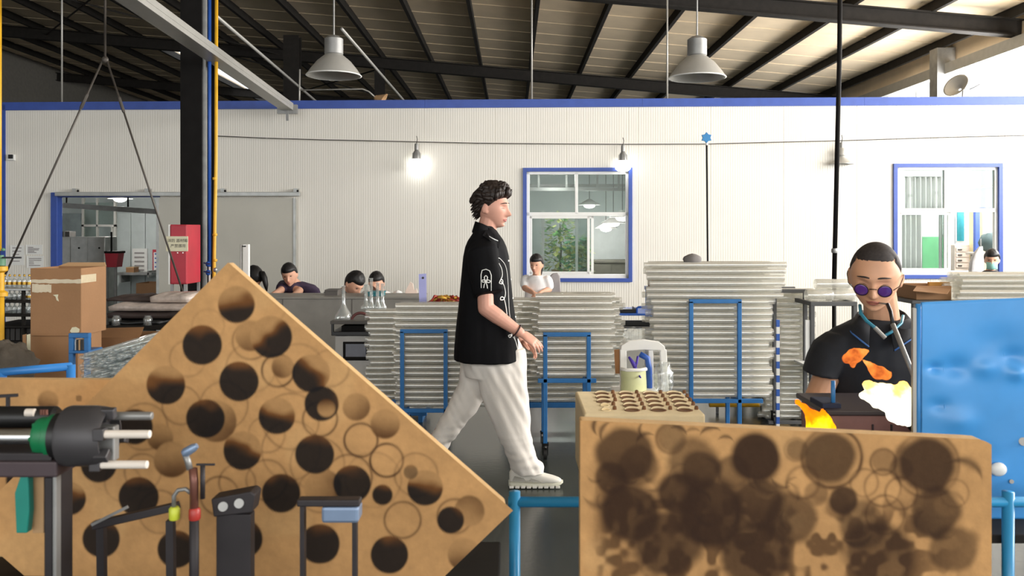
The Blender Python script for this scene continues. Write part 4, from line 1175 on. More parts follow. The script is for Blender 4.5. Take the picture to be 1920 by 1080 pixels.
# bottle rack at the far left
pm('gold', (196, 158, 70), .3, metal=.8, var=.25, scale=40)
c = thing('rack', 'dark steel rack of glass bottles at the left edge', 'rack', 28, 6.4)
for px in (-30, 3, 42, 84):
    bx('post', 'steel_dark', c, px-2.5, 545, px+2.5, 806, 6.4, .03); bx('post', 'steel_dark', c, px-2.5, 545, px+2.5, 806, 6.8, .03)
shelves = (541, 564, 590, 611, 640)
for py in shelves: bx('shelf', 'galv' if py == 541 else 'steel_dark', c, -32, py, 86, py+4, 6.38, .46, .002)
def bottle(px, pyb, h, w, Y, label, gold):
    p = P(px, pyb, Y); s_ = Y/F; H_ = h*s_; r = w/2*s_
    o = MB().lathe([(r*.9, 0), (r, .004), (r, H_*.62), (r*.85, H_*.74), (r*.36, H_*.82), (r*.36, H_), (r*.28, H_), (r*.28, H_*.82), (r*.8, H_*.7), (r*.92, H_*.6), (r*.92, .008)], p, (0, 0, 1), 12).build('bottle', 'clear_glass', None, True, loc=p)
    MB().lathe([(r*.44, 0), (r*.48, H_*.02), (r*.48, H_*.14), (r*.3, H_*.16)], p + Vector((0, 0, H_*.95)), (0, 0, 1), 10).build('cap', 'gold' if gold else 'white_frame', o, True)
    if gold: MB().lathe([(r*1.01, 0), (r*1.02, H_*.2), (r*1.01, H_*.22)], p + Vector((0, 0, H_*.3)), (0, 0, 1), 12, False).build('gold_band', 'gold', o, True)
    tag(o, label, 'bottle', 'bottles on the dark rack')
names = ('top', 'second', 'third')
for r_, (pyb, h, Y) in enumerate(((541, 24, 6.5), (564, 19, 6.5), (590, 22, 6.5))):
    for k in range(6):
        px = 9 + k*9.2
        bottle(px, pyb, h, 8.2, Y, '%s glass bottle from the left on the %s shelf of the rack' % (ORD1[k] if k else 'first', names[r_]), r_ == 0 or (r_ == 1 and k > 3))
for k in range(5):
    g = bx('storage_tin', 'ink', None, 9 + 10*k, 613+2, 17.5 + 10*k, 640, 6.44, .1, .003); tag(g, '%s dark tin from the left on the lowest rack shelf' % ORD1[k], 'tin', 'tins on the dark rack'); bx('lid', 'steel_dark', g, 8.6+10*k, 613, 18+10*k, 616.5, 6.435, .11, .001)

# yellow gas valve, green cap and lever at the left edge, orange riser
c = thing('gas_riser', 'yellow gas riser with flanged valve, green cap and black lever at the left edge', 'pipe', 2, 6.1)
Y = 6.1
MB().tube([P(-1, -20, Y), P(-1, 470, Y)], .014, 12).build('riser', 'pipe_yellow', c, True)
MB().lathe([(.02, 0), (.05, .002), (.05, .03), (.028, .045), (.028, .17), (.05, .185), (.05, .215), (.02, .22)], P(0, 556, Y), (0, 0, 1), 18).build('valve_body', 'pipe_yellow', c, 'auto')
MB().lathe([(.034, 0), (.034, .05), (.022, .06), (.022, .075)], P(1, 498, Y), (0, 0, 1), 14).build('stem_housing', pm('valve_green', (96, 140, 110), .5), c, 'auto')
MB().ell(P(6, 468, Y-.03), (.014, .014, .012), 12, 8).build('cap', 'valve_green', c, True)
MB().bar(P(4, 483, Y-.03), P(40, 483, Y-.03), .016, .012).build('lever', 'black_plastic', c, bevel=.003)
MB().tube([P(0, 555, Y), Vector((P(0, 0, Y).x, Y, .0))], .028, 14).build('standpipe', 'pipe_yellow', c, True)

# stacked trays, wrapped sheets on a dark table in front of the doorway
Y = 6.0
c = thing('table', 'dark low table piled with trays and plastic in front of the doorway', 'table', 270, Y)
bx('top', 'steel_dark', c, 195, 610, 400, 619, Y, .7)
for px in (242, 394):
    for yy in (Y+.03, Y+.62): MB().bar((P(px, 0, Y).x, yy, 0), (P(px, 0, Y).x, yy, zpx(617, Y)), .05, .05).build('leg', 'zinc', c)
pm('brown_dark', (66, 54, 50), .7, var=.2); pm('pale_film', (196, 182, 172), .3, var=.15, scale=25, bump=.6, bscale=18)
def slab(label, x0, y0, x1, y1, Y, d_, mat, seed, cat, name, amp=.012):
    a = P(x0, y1, Y); b2 = P(x1, y0, Y); m = MB(); n = 14; rings = []
    for k in range(n+1):
        u = k/n; x_ = a.x + (b2.x-a.x)*u; w = []
        zz = amp*noise.noise(Vector((u*4, seed, 0)))
        t_ = (b2.z - a.z)*(.55 + .45*abs(noise.noise(Vector((u*3, seed+5, 0)))))
        for (yy, z_) in ((Y, a.z+zz*.3), (Y+d_, a.z+zz*.3), (Y+d_*.97, a.z+t_+zz*.5), (Y+d_*.5, a.z+t_+zz+amp*.5), (Y-.01, a.z+t_*.9+zz)): w.append(Vector((x_, yy, max(z_, a.z))))
        rings.append(w)
    m.loft(rings); o = m.build(name, mat, None, True, loc=a); tag(o, label, cat); return o
slab('black tray lying lowest on the dark table', 205, 596, 300, 610, Y+.02, .4, 'black_plastic', 1, 'tray', 'tray')
for k, px in enumerate((219, 278)):
    Yj = Y - .0 + .03; p = P(px, 610, Yj); r = .032
    g = MB().lathe([(r*.9, 0), (r, .003), (r, .05), (r*.7, .062), (r*.7, .07), (r*.62, .07), (r*.62, .06), (r*.9, .05), (r*.9, .006)], p + Vector((0, -.005, 0)), (0, 0, 1), 16).build('glass_jar', 'clear_glass', None, True, loc=p); tag(g, ('squat glass jar at the left of the black tray on the dark table', 'squat glass jar at the right of the black tray on the dark table')[k], 'jar', 'jars on the dark table')
slab('dark wrapped sheets in the middle of the pile on the table', 202, 578, 350, 597, Y+.05, .45, 'brown_dark', 3, 'sheets', 'wrapped_sheets')
slab('pale plastic wrapped sheets draped over the pile on the table', 204, 566, 352, 583, Y+.02, .5, 'pale_film', 7, 'plastic', 'plastic_wrap', .03)
slab('dark brown board lying on top of the pile at the left', 200, 555, 284, 565, Y+.12, .4, 'brown_dark', 12, 'board', 'board')
slab('white plastic sheet folded on top of the pile at the right', 282, 546, 352, 567, Y+.1, .4, 'pale_film', 19, 'plastic', 'plastic_sheet', .02)

# red fire equipment cabinet on legs with a notice
Y = 7.6
c = thing('metal_cabinet', 'tall red metal cabinet on legs with a cream notice beside the black column', 'cabinet', 335, Y)
a = P(319, 533, Y); b2 = P(350, 421, Y)
MB().box((a.x, Y, a.z), (b2.x, Y+.34, b2.z)).build('body', 'red_box', c, bevel=.006)
d_ = MB().box((a.x+.008, Y-.008, a.z+.01), (b2.x-.002, Y, b2.z-.01)).build('door', 'red_box', c, bevel=.003)
MB().box((a.x-.014, Y-.004, a.z), (a.x, Y+.02, b2.z)).build('edge_strip', 'white_frame', c)
for xx in (a.x+.012, b2.x-.012):
    for yy in (Y+.015, Y+.32): MB().bar((xx, yy, 0), (xx, yy, a.z), .022, .022).build('leg', 'zinc', c)
sg = MB().box((P(313, 0, Y).x, Y-.018, zpx(471, Y)), (P(353.5, 0, Y).x, Y-.010, zpx(443, Y))).build('notice', 'sign_paper', c)
text_obj('lettering', '消防 器材箱', .034, 'ink', sg, P(333, 451.5, Y-.0185), (1, 0, 0), (0, 0, 1), .0004)
text_obj('lettering', '严禁挪用', .034, 'ink', sg, P(334, 461.5, Y-.0185), (1, 0, 0), (0, 0, 1), .0004)
for px in (333, 343): MB().cyl(P(px, 474, Y-.012), P(px, 474, Y-.002), .006, n=8).build('bolt', 'white_frame', c)

# blue and yellow pipes by the column
Y = 8.05
c = thing('water_pipe', 'blue vertical water pipe right of the black column', 'pipe', 393, Y)
MB().tube([P(393, -40, Y), P(393, 500, Y)], .016, 12).build('pipe', 'pipe_blue', c, True); MB().tube([P(393, 500, Y), Vector((P(393, 0, Y).x, Y, 0))], .011, 10).build('lower_pipe', 'white_frame', c, True)
for py in (495, 511):
    MB().lathe([(.02, -.02), (.028, -.01), (.028, .01), (.02, .02)], P(391, py, Y), (1, 0, 0), 12).build('valve', 'pipe_blue', c, 'auto')
    MB().bar(P(382, py-2, Y-.03), P(394, py, Y-.03), .012, .012).build('valve_handle', pm('valve_navy', (28, 40, 84), .4), c)
c = thing('gas_pipe', 'yellow vertical gas pipe right of the blue pipe', 'pipe', 405, Y)
MB().tube([P(406, -40, Y), P(405, 300, Y), P(401.5, 489, Y), Vector((P(401.5, 0, Y).x, Y, 0))], .016, 12).build('pipe', 'pipe_yellow', c, True)
for py in (335, 440, 488): MB().lathe([(.019, -.012), (.022, -.008), (.022, .008), (.019, .012)], P(403, py, Y), (0, 0, 1), 12).build('coupling', 'pipe_yellow', c, 'auto')
MB().lathe([(.012, -.02), (.024, -.01), (.024, .01), (.012, .02)], P(404, 506, Y), (1, 0, 0), 12).build('cock', 'zinc', c, 'auto')
# guy rods meeting under the roof
for i, (px, py, lb) in enumerate(((4, 528, 'thin slanting steel rod running down to the left edge'), (347, 560, 'thin slanting steel rod running down to the red cabinet'))):
    top = P(197 + (-4 if i == 0 else 3), 112, 7.0); bot = P(px, py, 7.0)
    g = MB().tube([top, bot], .0085, 8).build('guy_rod', 'wire_rod', None, True, loc=bot); tag(g, lb, 'rod')
    MB().lathe([(.012, 0), (.014, .01), (.014, .12), (.012, .13)], bot + (top-bot)*.78, top-bot, 8).build('turnbuckle', 'wire_rod', g, 'auto')
    MB().tube([bot, Vector((bot.x, bot.y, 0))], .007, 6).build('ground_rod', 'wire_rod', g, True)
tp = P(197, 112, 7.0)
g = MB().tube([tp, Vector((tp.x, tp.y, roof_z(tp.x)-.17))], .01, 8).build('hanger_rod', 'wire_rod', None, True, loc=tp); tag(g, 'vertical rod from the roof where two slanting rods meet', 'rod')
MB().ell(tp, (.03, .02, .03), 10, 6).build('eye_plate', 'wire_rod', g, True)
# white upright beside the door leaf
Y = 8.4
c = thing('door_post', 'slim white post standing in front of the sliding door leaf', 'post', 460, Y)
bx('post', 'white_frame', c, 455, 458, 466, 728, Y, .05); bx('groove', 'steel_black', c, 454, 461, 461, 463, Y-.004, .02, 0); bx('rail', 'galv', c, 450, 458, 453, 728, Y, .03)
# ---------------------------------------------------------------- scorched boards in the foreground
import numpy as np
vcol_mat('scorched_wood'); pm('board_edge', (206, 168, 116), .85, var=.1, scale=25, bump=.2)
def L3(c): return np.array(rgb(*c)[:3])
TAN, BROWN, DARK, LIGHT = L3((198, 152, 100)), L3((118, 74, 36)), L3((24, 22, 23)), L3((214, 172, 118))
def ss(e0, e1, x):
    t = np.clip((x - e0) / (e1 - e0), 0, 1); return t*t*(3 - 2*t)
def vnoise(X, Y, sc, seed):
    """value noise on pixel coordinates"""
    rs = np.random.RandomState(seed); g = rs.rand(128, 128); x = X/sc; y = Y/sc
    xi = np.floor(x).astype(int); yi = np.floor(y).astype(int); fx = x-xi; fy = y-yi; fx = fx*fx*(3-2*fx); fy = fy*fy*(3-2*fy)
    G = lambda a, b: g[a % 128, b % 128]
    return (G(xi, yi)*(1-fx) + G(xi+1, yi)*fx)*(1-fy) + (G(xi, yi+1)*(1-fx) + G(xi+1, yi+1)*fx)*fy
def scorch(PX, PY, marks, seed, char=None):
    C = TAN[None, :] * (0.90 + .2*vnoise(PX, PY, 60, seed) )[:, None] * (0.95 + .1*vnoise(PX, PY, 14, seed+1))[:, None]
    m = ss(.62, .85, vnoise(PX, PY, 70, seed+2))[:, None]; C = C*(1-.35*m) + LIGHT*.35*m
    if char is not None:
        a = char(PX, PY)[:, None]; C = C*(1-a) + (BROWN*.28 + DARK*.6)*a
    for mk in marks:
        kind, cx, cy, r = mk[:4]
        wob = 1 + .035*(vnoise(PX, PY, 25, seed+7) - .5)
        d = np.hypot(PX-cx, PY-cy)*wob
        if kind == 'D':
            a = ss(r+1.5, r-3, d)*(.97 if len(mk) < 6 else mk[5])
            dirx, diry = mk[4] if len(mk) > 4 else (0, 1)
            t = ss(-1.25, -.35, ((PX-cx)*dirx + (PY-cy)*diry)/r + .5*(vnoise(PX, PY, 22, seed+3)-.5))
            col = BROWN[None]*(1-t)[:, None] + DARK[None]*t[:, None]
            C = C*(1-a[:, None]) + col*a[:, None]
        elif kind == 'G':
            a = ss(r+1.5, r-3, d)*.97; dirx, diry = mk[4]
            t = ss(-.75, .35, ((PX-cx)*dirx + (PY-cy)*diry)/r + .5*(vnoise(PX, PY, 22, seed+3)-.5))
            t1 = np.clip(t*2, 0, 1); t2 = np.clip(t*2-1, 0, 1)
            col = (TAN*.78)[None]*(1-t1)[:, None] + BROWN[None]*.8*(t1*(1-t2))[:, None] + DARK[None]*(t1*t2)[:, None]
            C = C*(1-a[:, None]) + col*a[:, None]
        elif kind == 'B':
            a = ss(r+1.5, r-4, d); dirx, diry = mk[4] if len(mk) > 4 else (0, 1)
            t = ss(-.7, 1.0, ((PX-cx)*dirx + (PY-cy)*diry)/r + .3*(vnoise(PX, PY, 20, seed+4)-.5))
            col = (TAN*.8)[None]*(1-t)[:, None] + (BROWN*.45 + DARK*.3)[None]*t[:, None]
            a = a*.95
            C = C*(1-a[:, None]) + col*a[:, None]
        elif kind == 'R':
            al = mk[4] if len(mk) > 4 else .7; w = mk[5] if len(mk) > 5 else 2.6
            a = np.exp(-((d-r)/w)**2)*al*(.55 + .6*vnoise(PX, PY, 30, seed+5)); a = np.clip(a, 0, 1)
            C = C*(1-a[:, None]) + (DARK*.7 + BROWN*.3)*a[:, None]
        elif kind == 'S':      # soft char, translucent
            al = mk[4]; a = ss(r*1.08, r*.75, d*(1+.25*(vnoise(PX, PY, 40, seed+6)-.5)))*al
            a = np.clip(a*1.06, 0, .97); C = C*(1-a[:, None]) + (DARK*.75 + BROWN*.17)*a[:, None]
        elif kind == 'E':      # crescent
            ang, al = mk[4], mk[5]; th = np.arctan2(PY-cy, PX-cx); da = np.abs((th-ang+np.pi) % (2*np.pi) - np.pi)
            a = np.exp(-((d-r)/(r*.22*np.clip(1.1-da, .1, 1)))**2)*ss(1.3, .5, da)*al
            C = C*(1-a[:, None]) + (DARK*.85 + BROWN*.15)*a[:, None]
    return C
def face_grid(name, pt, nu, nv, marks, seed, parent, char=None, zmin=None):
    m = MB(); m.grid(nu, nv, pt)
    if zmin is not None:
        for v in m.v: v.z = max(v.z, zmin)
    o = m.build(name, 'scorched_wood', parent, recalc=False)
    V = np.array([tuple(v) for v in m.v]); PX = 960 + V[:, 0]*F/V[:, 1]; PY = HZ + (EYE - V[:, 2])*F/V[:, 1]
    C = scorch(PX, PY, marks, seed, char)
    at = o.data.color_attributes.new('scorch', 'FLOAT_COLOR', 'POINT')
    at.data.foreach_set('color', np.concatenate([C, np.ones((len(C), 1))], 1).astype(np.float32).ravel())
    return o

# work bench carrying the lathe and the left boards (below the picture)
c = thing('workbench', 'dark steel workbench at the bottom left carrying the boards and lathe', 'bench', 300, 1.8)
MB().box((-1.55, 1.42, .66), (-.03, 2.27, .70)).build('top', 'steel_dark', c, bevel=.004)
for xx in (-1.48, -.09):
    for yy in (1.48, 2.25): MB().bar((xx, yy, 0), (xx, yy, .66), .06, .06).build('leg', 'steel_dark', c)
MB().box((-1.5, 1.5, .2), (-.06, 2.25, .22)).build('shelf', 'steel_dark', c)

# leaning board: corner up
YB = 2.0
bd = thing('board', 'tan wooden board standing on its corner, covered in round scorch marks', 'board', 428, YB, .70)
T_ = P(428, 492, YB); E1 = P(962, 957, YB) - T_; E2 = (P(210, 706, YB) - T_) * 2.35
E2 = E2 + Vector((0, .04, 0))
DM = ('D',)
marks = [('R', 470, 640, 34, .5), ('R', 352, 672, 34, .25), ('R', 521, 695, 30, .8), ('R', 600, 786, 32, .75), ('R', 677, 825, 31, .9), ('R', 725, 863, 31, .95), ('R', 655, 895, 42, .6), ('R', 545, 790, 52, .35), ('R', 545, 845, 55, .35), ('R', 420, 760, 45, .35), ('R', 340, 760, 36, .4), ('R', 270, 800, 44, .35), ('R', 268, 885, 34, .4), ('R', 412, 930, 36, .6), ('R', 445, 905, 34, .45), ('R', 500, 900, 38, .5), ('R', 600, 920, 40, .4), ('R', 755, 975, 34, .85), ('R', 780, 890, 40, .4), ('R', 852, 968, 32, .6), ('R', 480, 560, 60, .12), ('R', 620, 690, 34, .3), ('R', 470, 690, 46, .25), ('R', 390, 610, 30, .2), ('R', 230, 905, 34, .3), ('R', 300, 960, 40, .4), ('R', 560, 690, 45, .35), ('R', 500, 815, 34, .3), ('R', 700, 900, 52, .25), ('R', 595, 870, 50, .35),
 ('B', 530, 688, 22, (-.3, .6)), ('B', 300, 820, 26, (0, 1)), ('B', 405, 790, 40, (.5, .6)), ('B', 322, 862, 35, (0, 1)), ('B', 668, 763, 27, (.3, .5)), ('B', 722, 795, 29, (-.1, 1)), ('B', 470, 630, 30, (.2, .6)), ('B', 880, 958, 30, (.2, -.5)), ('B', 605, 915, 36, (.6, .3)),
 ('G', 443, 571, 35, (.15, 1)), ('G', 508, 632, 40, (.6, .8)), ('D', 379, 647, 38), ('G', 311, 722, 37, (0, 1.1)), ('D', 448, 715, 38), ('G', 583, 700, 36, (-.9, .8)), ('D', 603, 757, 33, (-.8, -.1)), ('B', 612, 765, 18, (0, -1)), ('G', 519, 780, 35, (-.3, 1.2)), ('D', 385, 785, 37), ('G', 455, 845, 37, (-.6, 1.3)), ('D', 590, 852, 37), ('D', 660, 908, 36), ('G', 797, 915, 34, (-.3, 1.1)), ('D', 253, 800, 34), ('D', 185, 872, 34), ('D', 260, 932, 38, (0, .8)), ('G', 130, 935, 32, (.2, 1.1)), ('D', 527, 925, 37), ('D', 717, 928, 20, (0, 1)), ('D', 770, 885, 14, (0, 1), .6), ('D', 845, 975, 26, (-.5, .5)), ('D', 455, 1010, 38), ('D', 600, 1020, 38, (0, .7)), ('D', 330, 1030, 36), ('D', 730, 1040, 36), ('B', 870, 1040, 32), ('D', 190, 1010, 36)]
face_grid('scorched_face', lambda u, v: T_ + E1*u + E2*v + Vector((0, -.0006, 0)), 330, 270, marks, 21, bd, zmin=.702)
m = MB(); nrm = Vector((0, 1, 0)); q = [T_, T_+E1, T_+E1+E2, T_+E2]
def clampz(p): p = p.copy(); p.z = max(p.z, .701); return p
poly = [T_, T_+E1*.97, T_+E1*.995+E2*.02, T_+E1+E2*.05]
zr = lambda a, b_: a + (b_-a)*((a.z-.701)/(a.z-b_.z))
poly.append(zr(T_+E1, T_+E1+E2) if (T_+E1+E2).z < .701 else T_+E1+E2)
if (T_+E2).z > .701: poly += [zr(T_+E2, T_+E1+E2), T_+E2]
m.prism(poly, (0, .034, 0)); m.build('slab', 'board_edge', bd, bevel=.004)
# board behind it, upright
bd = thing('board', 'tan wooden board standing upright behind the lathe with a round scorch spot', 'board', 60, 2.16, .70)
f2 = lambda u, v: P(-160 + 520*u, 710 + 3*u, 2.16) * (1-v) + P(-160 + 520*u, 1026, 2.16) * v + Vector((0, -.0006, 0))
face_grid('scorched_face', f2, 200, 120, [('B', 90, 752, 21, (-.3, .6)), ('S', 148, 747, 7, .5), ('S', 178, 749, 5, .4), ('S', 95, 770, 14, .25), ('B', 20, 860, 30), ('D', 40, 900, 30), ('S', 20, 735, 30, .12)], 5, bd)
m = MB(); m.prism([P(-160, 710, 2.16), P(360, 713, 2.16), P(360, 1045, 2.16), P(-160, 1045, 2.16)], (0, .03, 0)); m.build('slab', 'board_edge', bd, bevel=.004)

# front bench on the right: blue tube frame, shelf and work plate
pm('rail_cyan', (52, 150, 204), .3, var=.08)
c = thing('workbench', 'blue tube-framed workbench in front of the glass worker', 'bench', 1400, 2.4)
zr_ = zpx(941, 2.3)
MB().tube([(P(953, 0, 2.3).x, 2.3, zr_), (2.2, 2.3, zr_)], .014, 16).build('front_rail', 'rail_cyan', c, True)
for px in (965, 1890): MB().tube([(P(px, 0, 2.3).x, 2.3, zr_+.028), (P(px, 0, 2.3).x, 2.3, 0)], .0155, 14).build('post', 'rail_cyan', c, True)
MB().box((.235, 2.32, .675), (2.2, 3.08, .70)).build('work_plate', 'steel_dark', c, bevel=.003)
for xx in (.26, 2.15): MB().bar((xx, 3.04, 0), (xx, 3.04, .675), .04, .04).build('leg', 'cart_blue', c)
for xx in (.26, 2.15): MB().bar((xx, 2.34, 0), (xx, 2.34, .675), .04, .04).build('leg', 'cart_blue', c)
MB().box((.10, 1.80, .56), (2.2, 2.2, .59)).build('front_shelf', 'steel_dark', c, bevel=.003)
for xx in (.12, 2.15): MB().bar((xx, 1.84, 0), (xx, 1.84, .56), .04, .04).build('leg', 'cart_blue', c)
for xx in (.12, 2.15): MB().bar((xx, 1.84, .52), (xx, 2.36, .52), .03, .03).build('side_rail', 'cart_blue', c)

YR = 1.9
bd = thing('board', 'long tan board on its edge, heavily charred, in front of the glass worker', 'board', 1470, YR, .59)
zb_ = .592
def right_pt(u, v):
    x = 1088 + 771*u; yt = 788 + 37*u
    e = max(0, (u-.965)/.035); yt += 9*e*e
    p = P(x, yt, YR); b0 = Vector((P(x, 0, YR).x, YR, zb_))
    if u > .999: pass
    return p*(1-v) + b0*v + Vector((0, -.0006, 0))
rs = random.Random(4)
mk = [('S', 1172, 852, 58, .8), ('S', 1195, 875, 42, .55), ('S', 1146, 897, 34, .75), ('S', 1300, 868, 52, .6), ('S', 1258, 822, 27, .55), ('R', 1258, 822, 27, .6, 4), ('S', 1312, 880, 40, .7), ('S', 1418, 856, 50, .93), ('S', 1375, 885, 34, .6), ('S', 1492, 843, 21, .55), ('R', 1492, 843, 21, .5, 3), ('S', 1558, 858, 54, .80), ('R', 1560, 858, 56, .8, 4), ('S', 1656, 866, 24, .45), ('R', 1656, 866, 24, .6, 3), ('S', 1738, 872, 60, .88), ('R', 1738, 872, 60, .5, 4), ('S', 1690, 880, 25, .5), ('S', 1180, 960, 62, .85), ('S', 1275, 925, 46, .85), ('S', 1335, 960, 66, .88), ('S', 1420, 945, 52, .8), ('S', 1581, 938, 28, .85), ('S', 1530, 925, 24, .4), ('S', 1750, 960, 52, .75), ('S', 1480, 975, 52, .7), ('S', 1620, 985, 50, .6), ('R', 1655, 915, 34, .5, 3), ('R', 1690, 925, 30, .5, 3), ('R', 1620, 905, 26, .4, 3), ('R', 1505, 905, 30, .5, 4), ('R', 1790, 925, 26, .4, 3), ('R', 1660, 965, 36, .5, 3), ('S', 1250, 1020, 70, .8), ('S', 1420, 1040, 70, .8), ('S', 1650, 1040, 70, .7), ('S', 1790, 1030, 50, .6),
 ('E', 1135, 800, 22, 3.3, .8), ('E', 1150, 815, 24, 3.6, .7), ('E', 1215, 806, 16, 3.2, .7), ('E', 1268, 820, 20, -1.2, .7), ('E', 1335, 825, 24, -1.8, .8), ('E', 1300, 822, 18, -1.7, .5), ('E', 1360, 836, 18, -1.5, .7), ('E', 1800, 905, 42, -1.1, .7), ('E', 1215, 835, 22, -2.0, .7), ('E', 1225, 890, 30, 1.0, .5), ('E', 1470, 890, 24, 2.0, .6), ('E', 1620, 820, 60, -1.6, .25)]
for k in range(26):
    mk.append(('E', rs.uniform(1110, 1820), rs.uniform(880, 1000), rs.uniform(14, 34), rs.uniform(-3, 3), rs.uniform(.3, .7)))
def charf(PX, PY):
    n = vnoise(PX+60, PY, 34, 91)*.6 + vnoise(PX, PY, 15, 92)*.4
    dens = ss(880, 1000, PY + 60*ss(1500, 1150, PX))*ss(1850, 1700, PX)*ss(1095, 1140, PX)
    return np.clip(ss(.40, .62, n)*dens*.7 + dens*.12, 0, 1)
face_grid('scorched_face', right_pt, 360, 150, mk, 33, bd, charf)
top = [right_pt(k/40, 0) for k in range(41)]
m = MB(); m.prism(top + [Vector((top[-1].x, YR, zb_)), Vector((top[0].x, YR, zb_))], (0, .045, 0)); m.build('slab', 'board_edge', bd, bevel=.005, seg=3)

# pale perforated block behind it
pm('mould_cream', (246, 226, 184), .8, var=.06, scale=14, bump=.1); pm('hole_brown', (120, 84, 56), .9, var=.2)
bl = empty('mould_block', (.42, 2.9, .70), 'pale cream perforated wooden block behind the charred board', 'block')
x0, x1, y0, y1, zt = .228, .612, 2.70, 3.08, .946
# top built as plate with slots: recessed dishes with raised lips
MB().box((x0, y0, .70), (x1, y1, zt)).build('body', 'mould_cream', bl, bevel=.008, seg=3)
for i in range(4):
    for j in range(5):
        cx = x0 + .075 + .085*i + .004*j; cy = y0 + .055 + .068*j
        if i == 0 and j < 2: s_ = .6
        else: s_ = 1.0
        m = MB(); n = 18; r = .026*s_
        m.lathe([(r, 0), (r, .0016), (r*.8, .0016), (r*.76, .0004), (.001, .0004)], (cx, cy, zt), (0, 0, 1), n); m.build('socket', 'hole_brown' if s_ == 1 else 'mould_cream', bl, True)
        m = MB(); m.loft([[Vector((cx + (r+.002)*math.cos(a), cy + (r+.002)*math.sin(a), zt)), Vector((cx + (r+.002)*math.cos(a), cy + (r+.002)*math.sin(a), zt + .007*math.sin((a-.1)/2.94*math.pi)+.0005)), Vector((cx + (r-.004)*math.cos(a), cy + (r-.004)*math.sin(a), zt + .007*math.sin((a-.1)/2.94*math.pi)+.0005)), Vector((cx + (r-.004)*math.cos(a), cy + (r-.004)*math.sin(a), zt))] for a in [.1 + 2.94*k/14 for k in range(15)]]); m.build('socket_lip', 'mould_cream', bl, True)
        MB().lathe([(.007, 0), (.006, .010), (.003, .012)], (cx + r + .014, cy + .012, zt), (0, 0, 1), 8).build('peg', 'hole_brown', bl, 'auto')

# blue sheet metal hood at the right
pm('hood_blue', (70, 154, 224), .38, var=.10, scale=5, spec=.6)
hd = empty('metal_hood', (1.6, 2.6, .70), 'dented bright blue sheet metal hood at the right edge', 'hood')
YH = 2.45
def dent(p):
    d_ = 0
    for px, py, r, a in ((1790, 690, 26, .014), (1845, 690, 22, -.010), (1752, 690, 14, .012), (1900, 668, 22, .012), (1800, 790, 30, -.010), (1870, 640, 40, .006), (1905, 700, 18, -.012), (1760, 760, 18, .008), (1830, 860, 35, .008)):
        q = P(px, py, YH); rr = r*YH/F
        d_ += a*math.exp(-((p.x-q.x)**2 + (p.z-q.z)**2*2.2)/rr**2)
    return d_ + .004*noise.noise(Vector((p.x*6, 0, p.z*6)))
def hood_pt(u, v):
    x = 1727 + 253*u; p = P(x, 569 - 11*u, YH); q = Vector((p.x, YH, .70)); r = p*(1-v) + q*v
    r.y += dent(r); return r
m = MB(); m.grid(110, 120, hood_pt); o = m.build('front_sheet', 'hood_blue', hd, True); md = o.modifiers.new('solid', 'SOLIDIFY'); md.thickness = .004; md.offset = 1
m = MB(); xe = P(1727, 0, YH).x; xl = P(1716, 0, YH).x
m.loft([[Vector((xl*(YH+.40)/YH+.02, YH+.40, min(z, 1.265))), Vector((xl*(YH+.03)/YH, YH+.03, min(z, zpx(571, YH+.03)))), Vector((xl+.006, YH+.008, z)), Vector((xe, YH+.001, z))] for z in (.70, zpx(570, YH))], False, closed=False)
o = m.build('side_sheet', 'hood_blue', hd, True); md = o.modifiers.new('solid', 'SOLIDIFY'); md.thickness = .004
for px in (1771, 1884):
    m = MB(); m.tube([hood_pt((px-1727)/253, v/30) + Vector((0, -.001, 0)) for v in range(31)], .003, 6); m.build('seam', 'hood_blue', hd, True)
m = MB(); m.tube([hood_pt(u/30, 0) for u in range(31)], .004, 8); m.build('rolled_edge', 'hood_blue', hd, True)
_xr = P(1980, 0, YH).x; _zt = 1.265
MB().box((_xr-.004, YH+.004, .70), (_xr, YH+.40, _zt)).build('side_sheet', 'hood_blue', hd, bevel=.001)
MB().box((xl*(YH+.40)/YH+.02, YH+.396, .70), (_xr, YH+.40, _zt-.004)).build('back_sheet', 'hood_blue', hd, bevel=.001)
MB().ell(P(1872, 880, YH-.01), (.024, .012, .020), 18, 10).build('knob', 'white_frame', hd, True)
MB().cyl(P(1919, 828, YH-.01), P(1919, 828, YH+.01), .012, n=12).build('bolt', 'lamp_metal', hd)
MB().cyl(P(1897, 903, YH-.012), P(1897, 903, YH+.01), .006, n=10).build('bolt', 'lamp_metal', hd)
MB().box((xl-.006, YH+.0, .70), (xl+.004, YH+.012, zpx(578, YH))).build('edge_strip', 'lamp_metal', hd)

# burner block with flames
pm('burner_mauve', (128, 92, 92), .6, var=.15, scale=12)
bk = empty('burner_block', (P(1640, 0, 2.75).x, 2.75, .70), 'mauve-brown burner block under the flames in front of the worker', 'burner')
bx('body', 'burner_mauve', bk, 1557, 778, 1712, 908, 2.75, .28, .006)
bx('top_plate', pm('burner_dark', (52, 44, 50), .5), bk, 1550, 770, 1712, 780, 2.74, .30, .004)
for px in (1637, 1672): bx('slot', 'burner_dark', bk, px-1.5, 796, px+1.5, 815, 2.745, .01, 0)
bx('clamp', 'denim', bk, 1542, 757, 1578, 771, 2.78, .12, .004)
MB().tube([P(1562, 760, 2.8), P(1562, 714, 2.8)], .007, 10).build('glass_rod_holder', 'bright_blue', bk, True)
MB().lathe([(.018, 0), (.020, .02), (.014, .05), (.010, .06)], P(1724, 806, 2.62), (-.75, 0, .6), 14).build('nozzle', 'steel_black', bk, 'auto')
MB().tube([P(1724, 806, 2.62), P(1735, 830, 2.62), Vector((P(1735, 0, 2.62).x, 2.62, .70))], .014, 10).build('gas_feed', 'steel_black', bk, True)
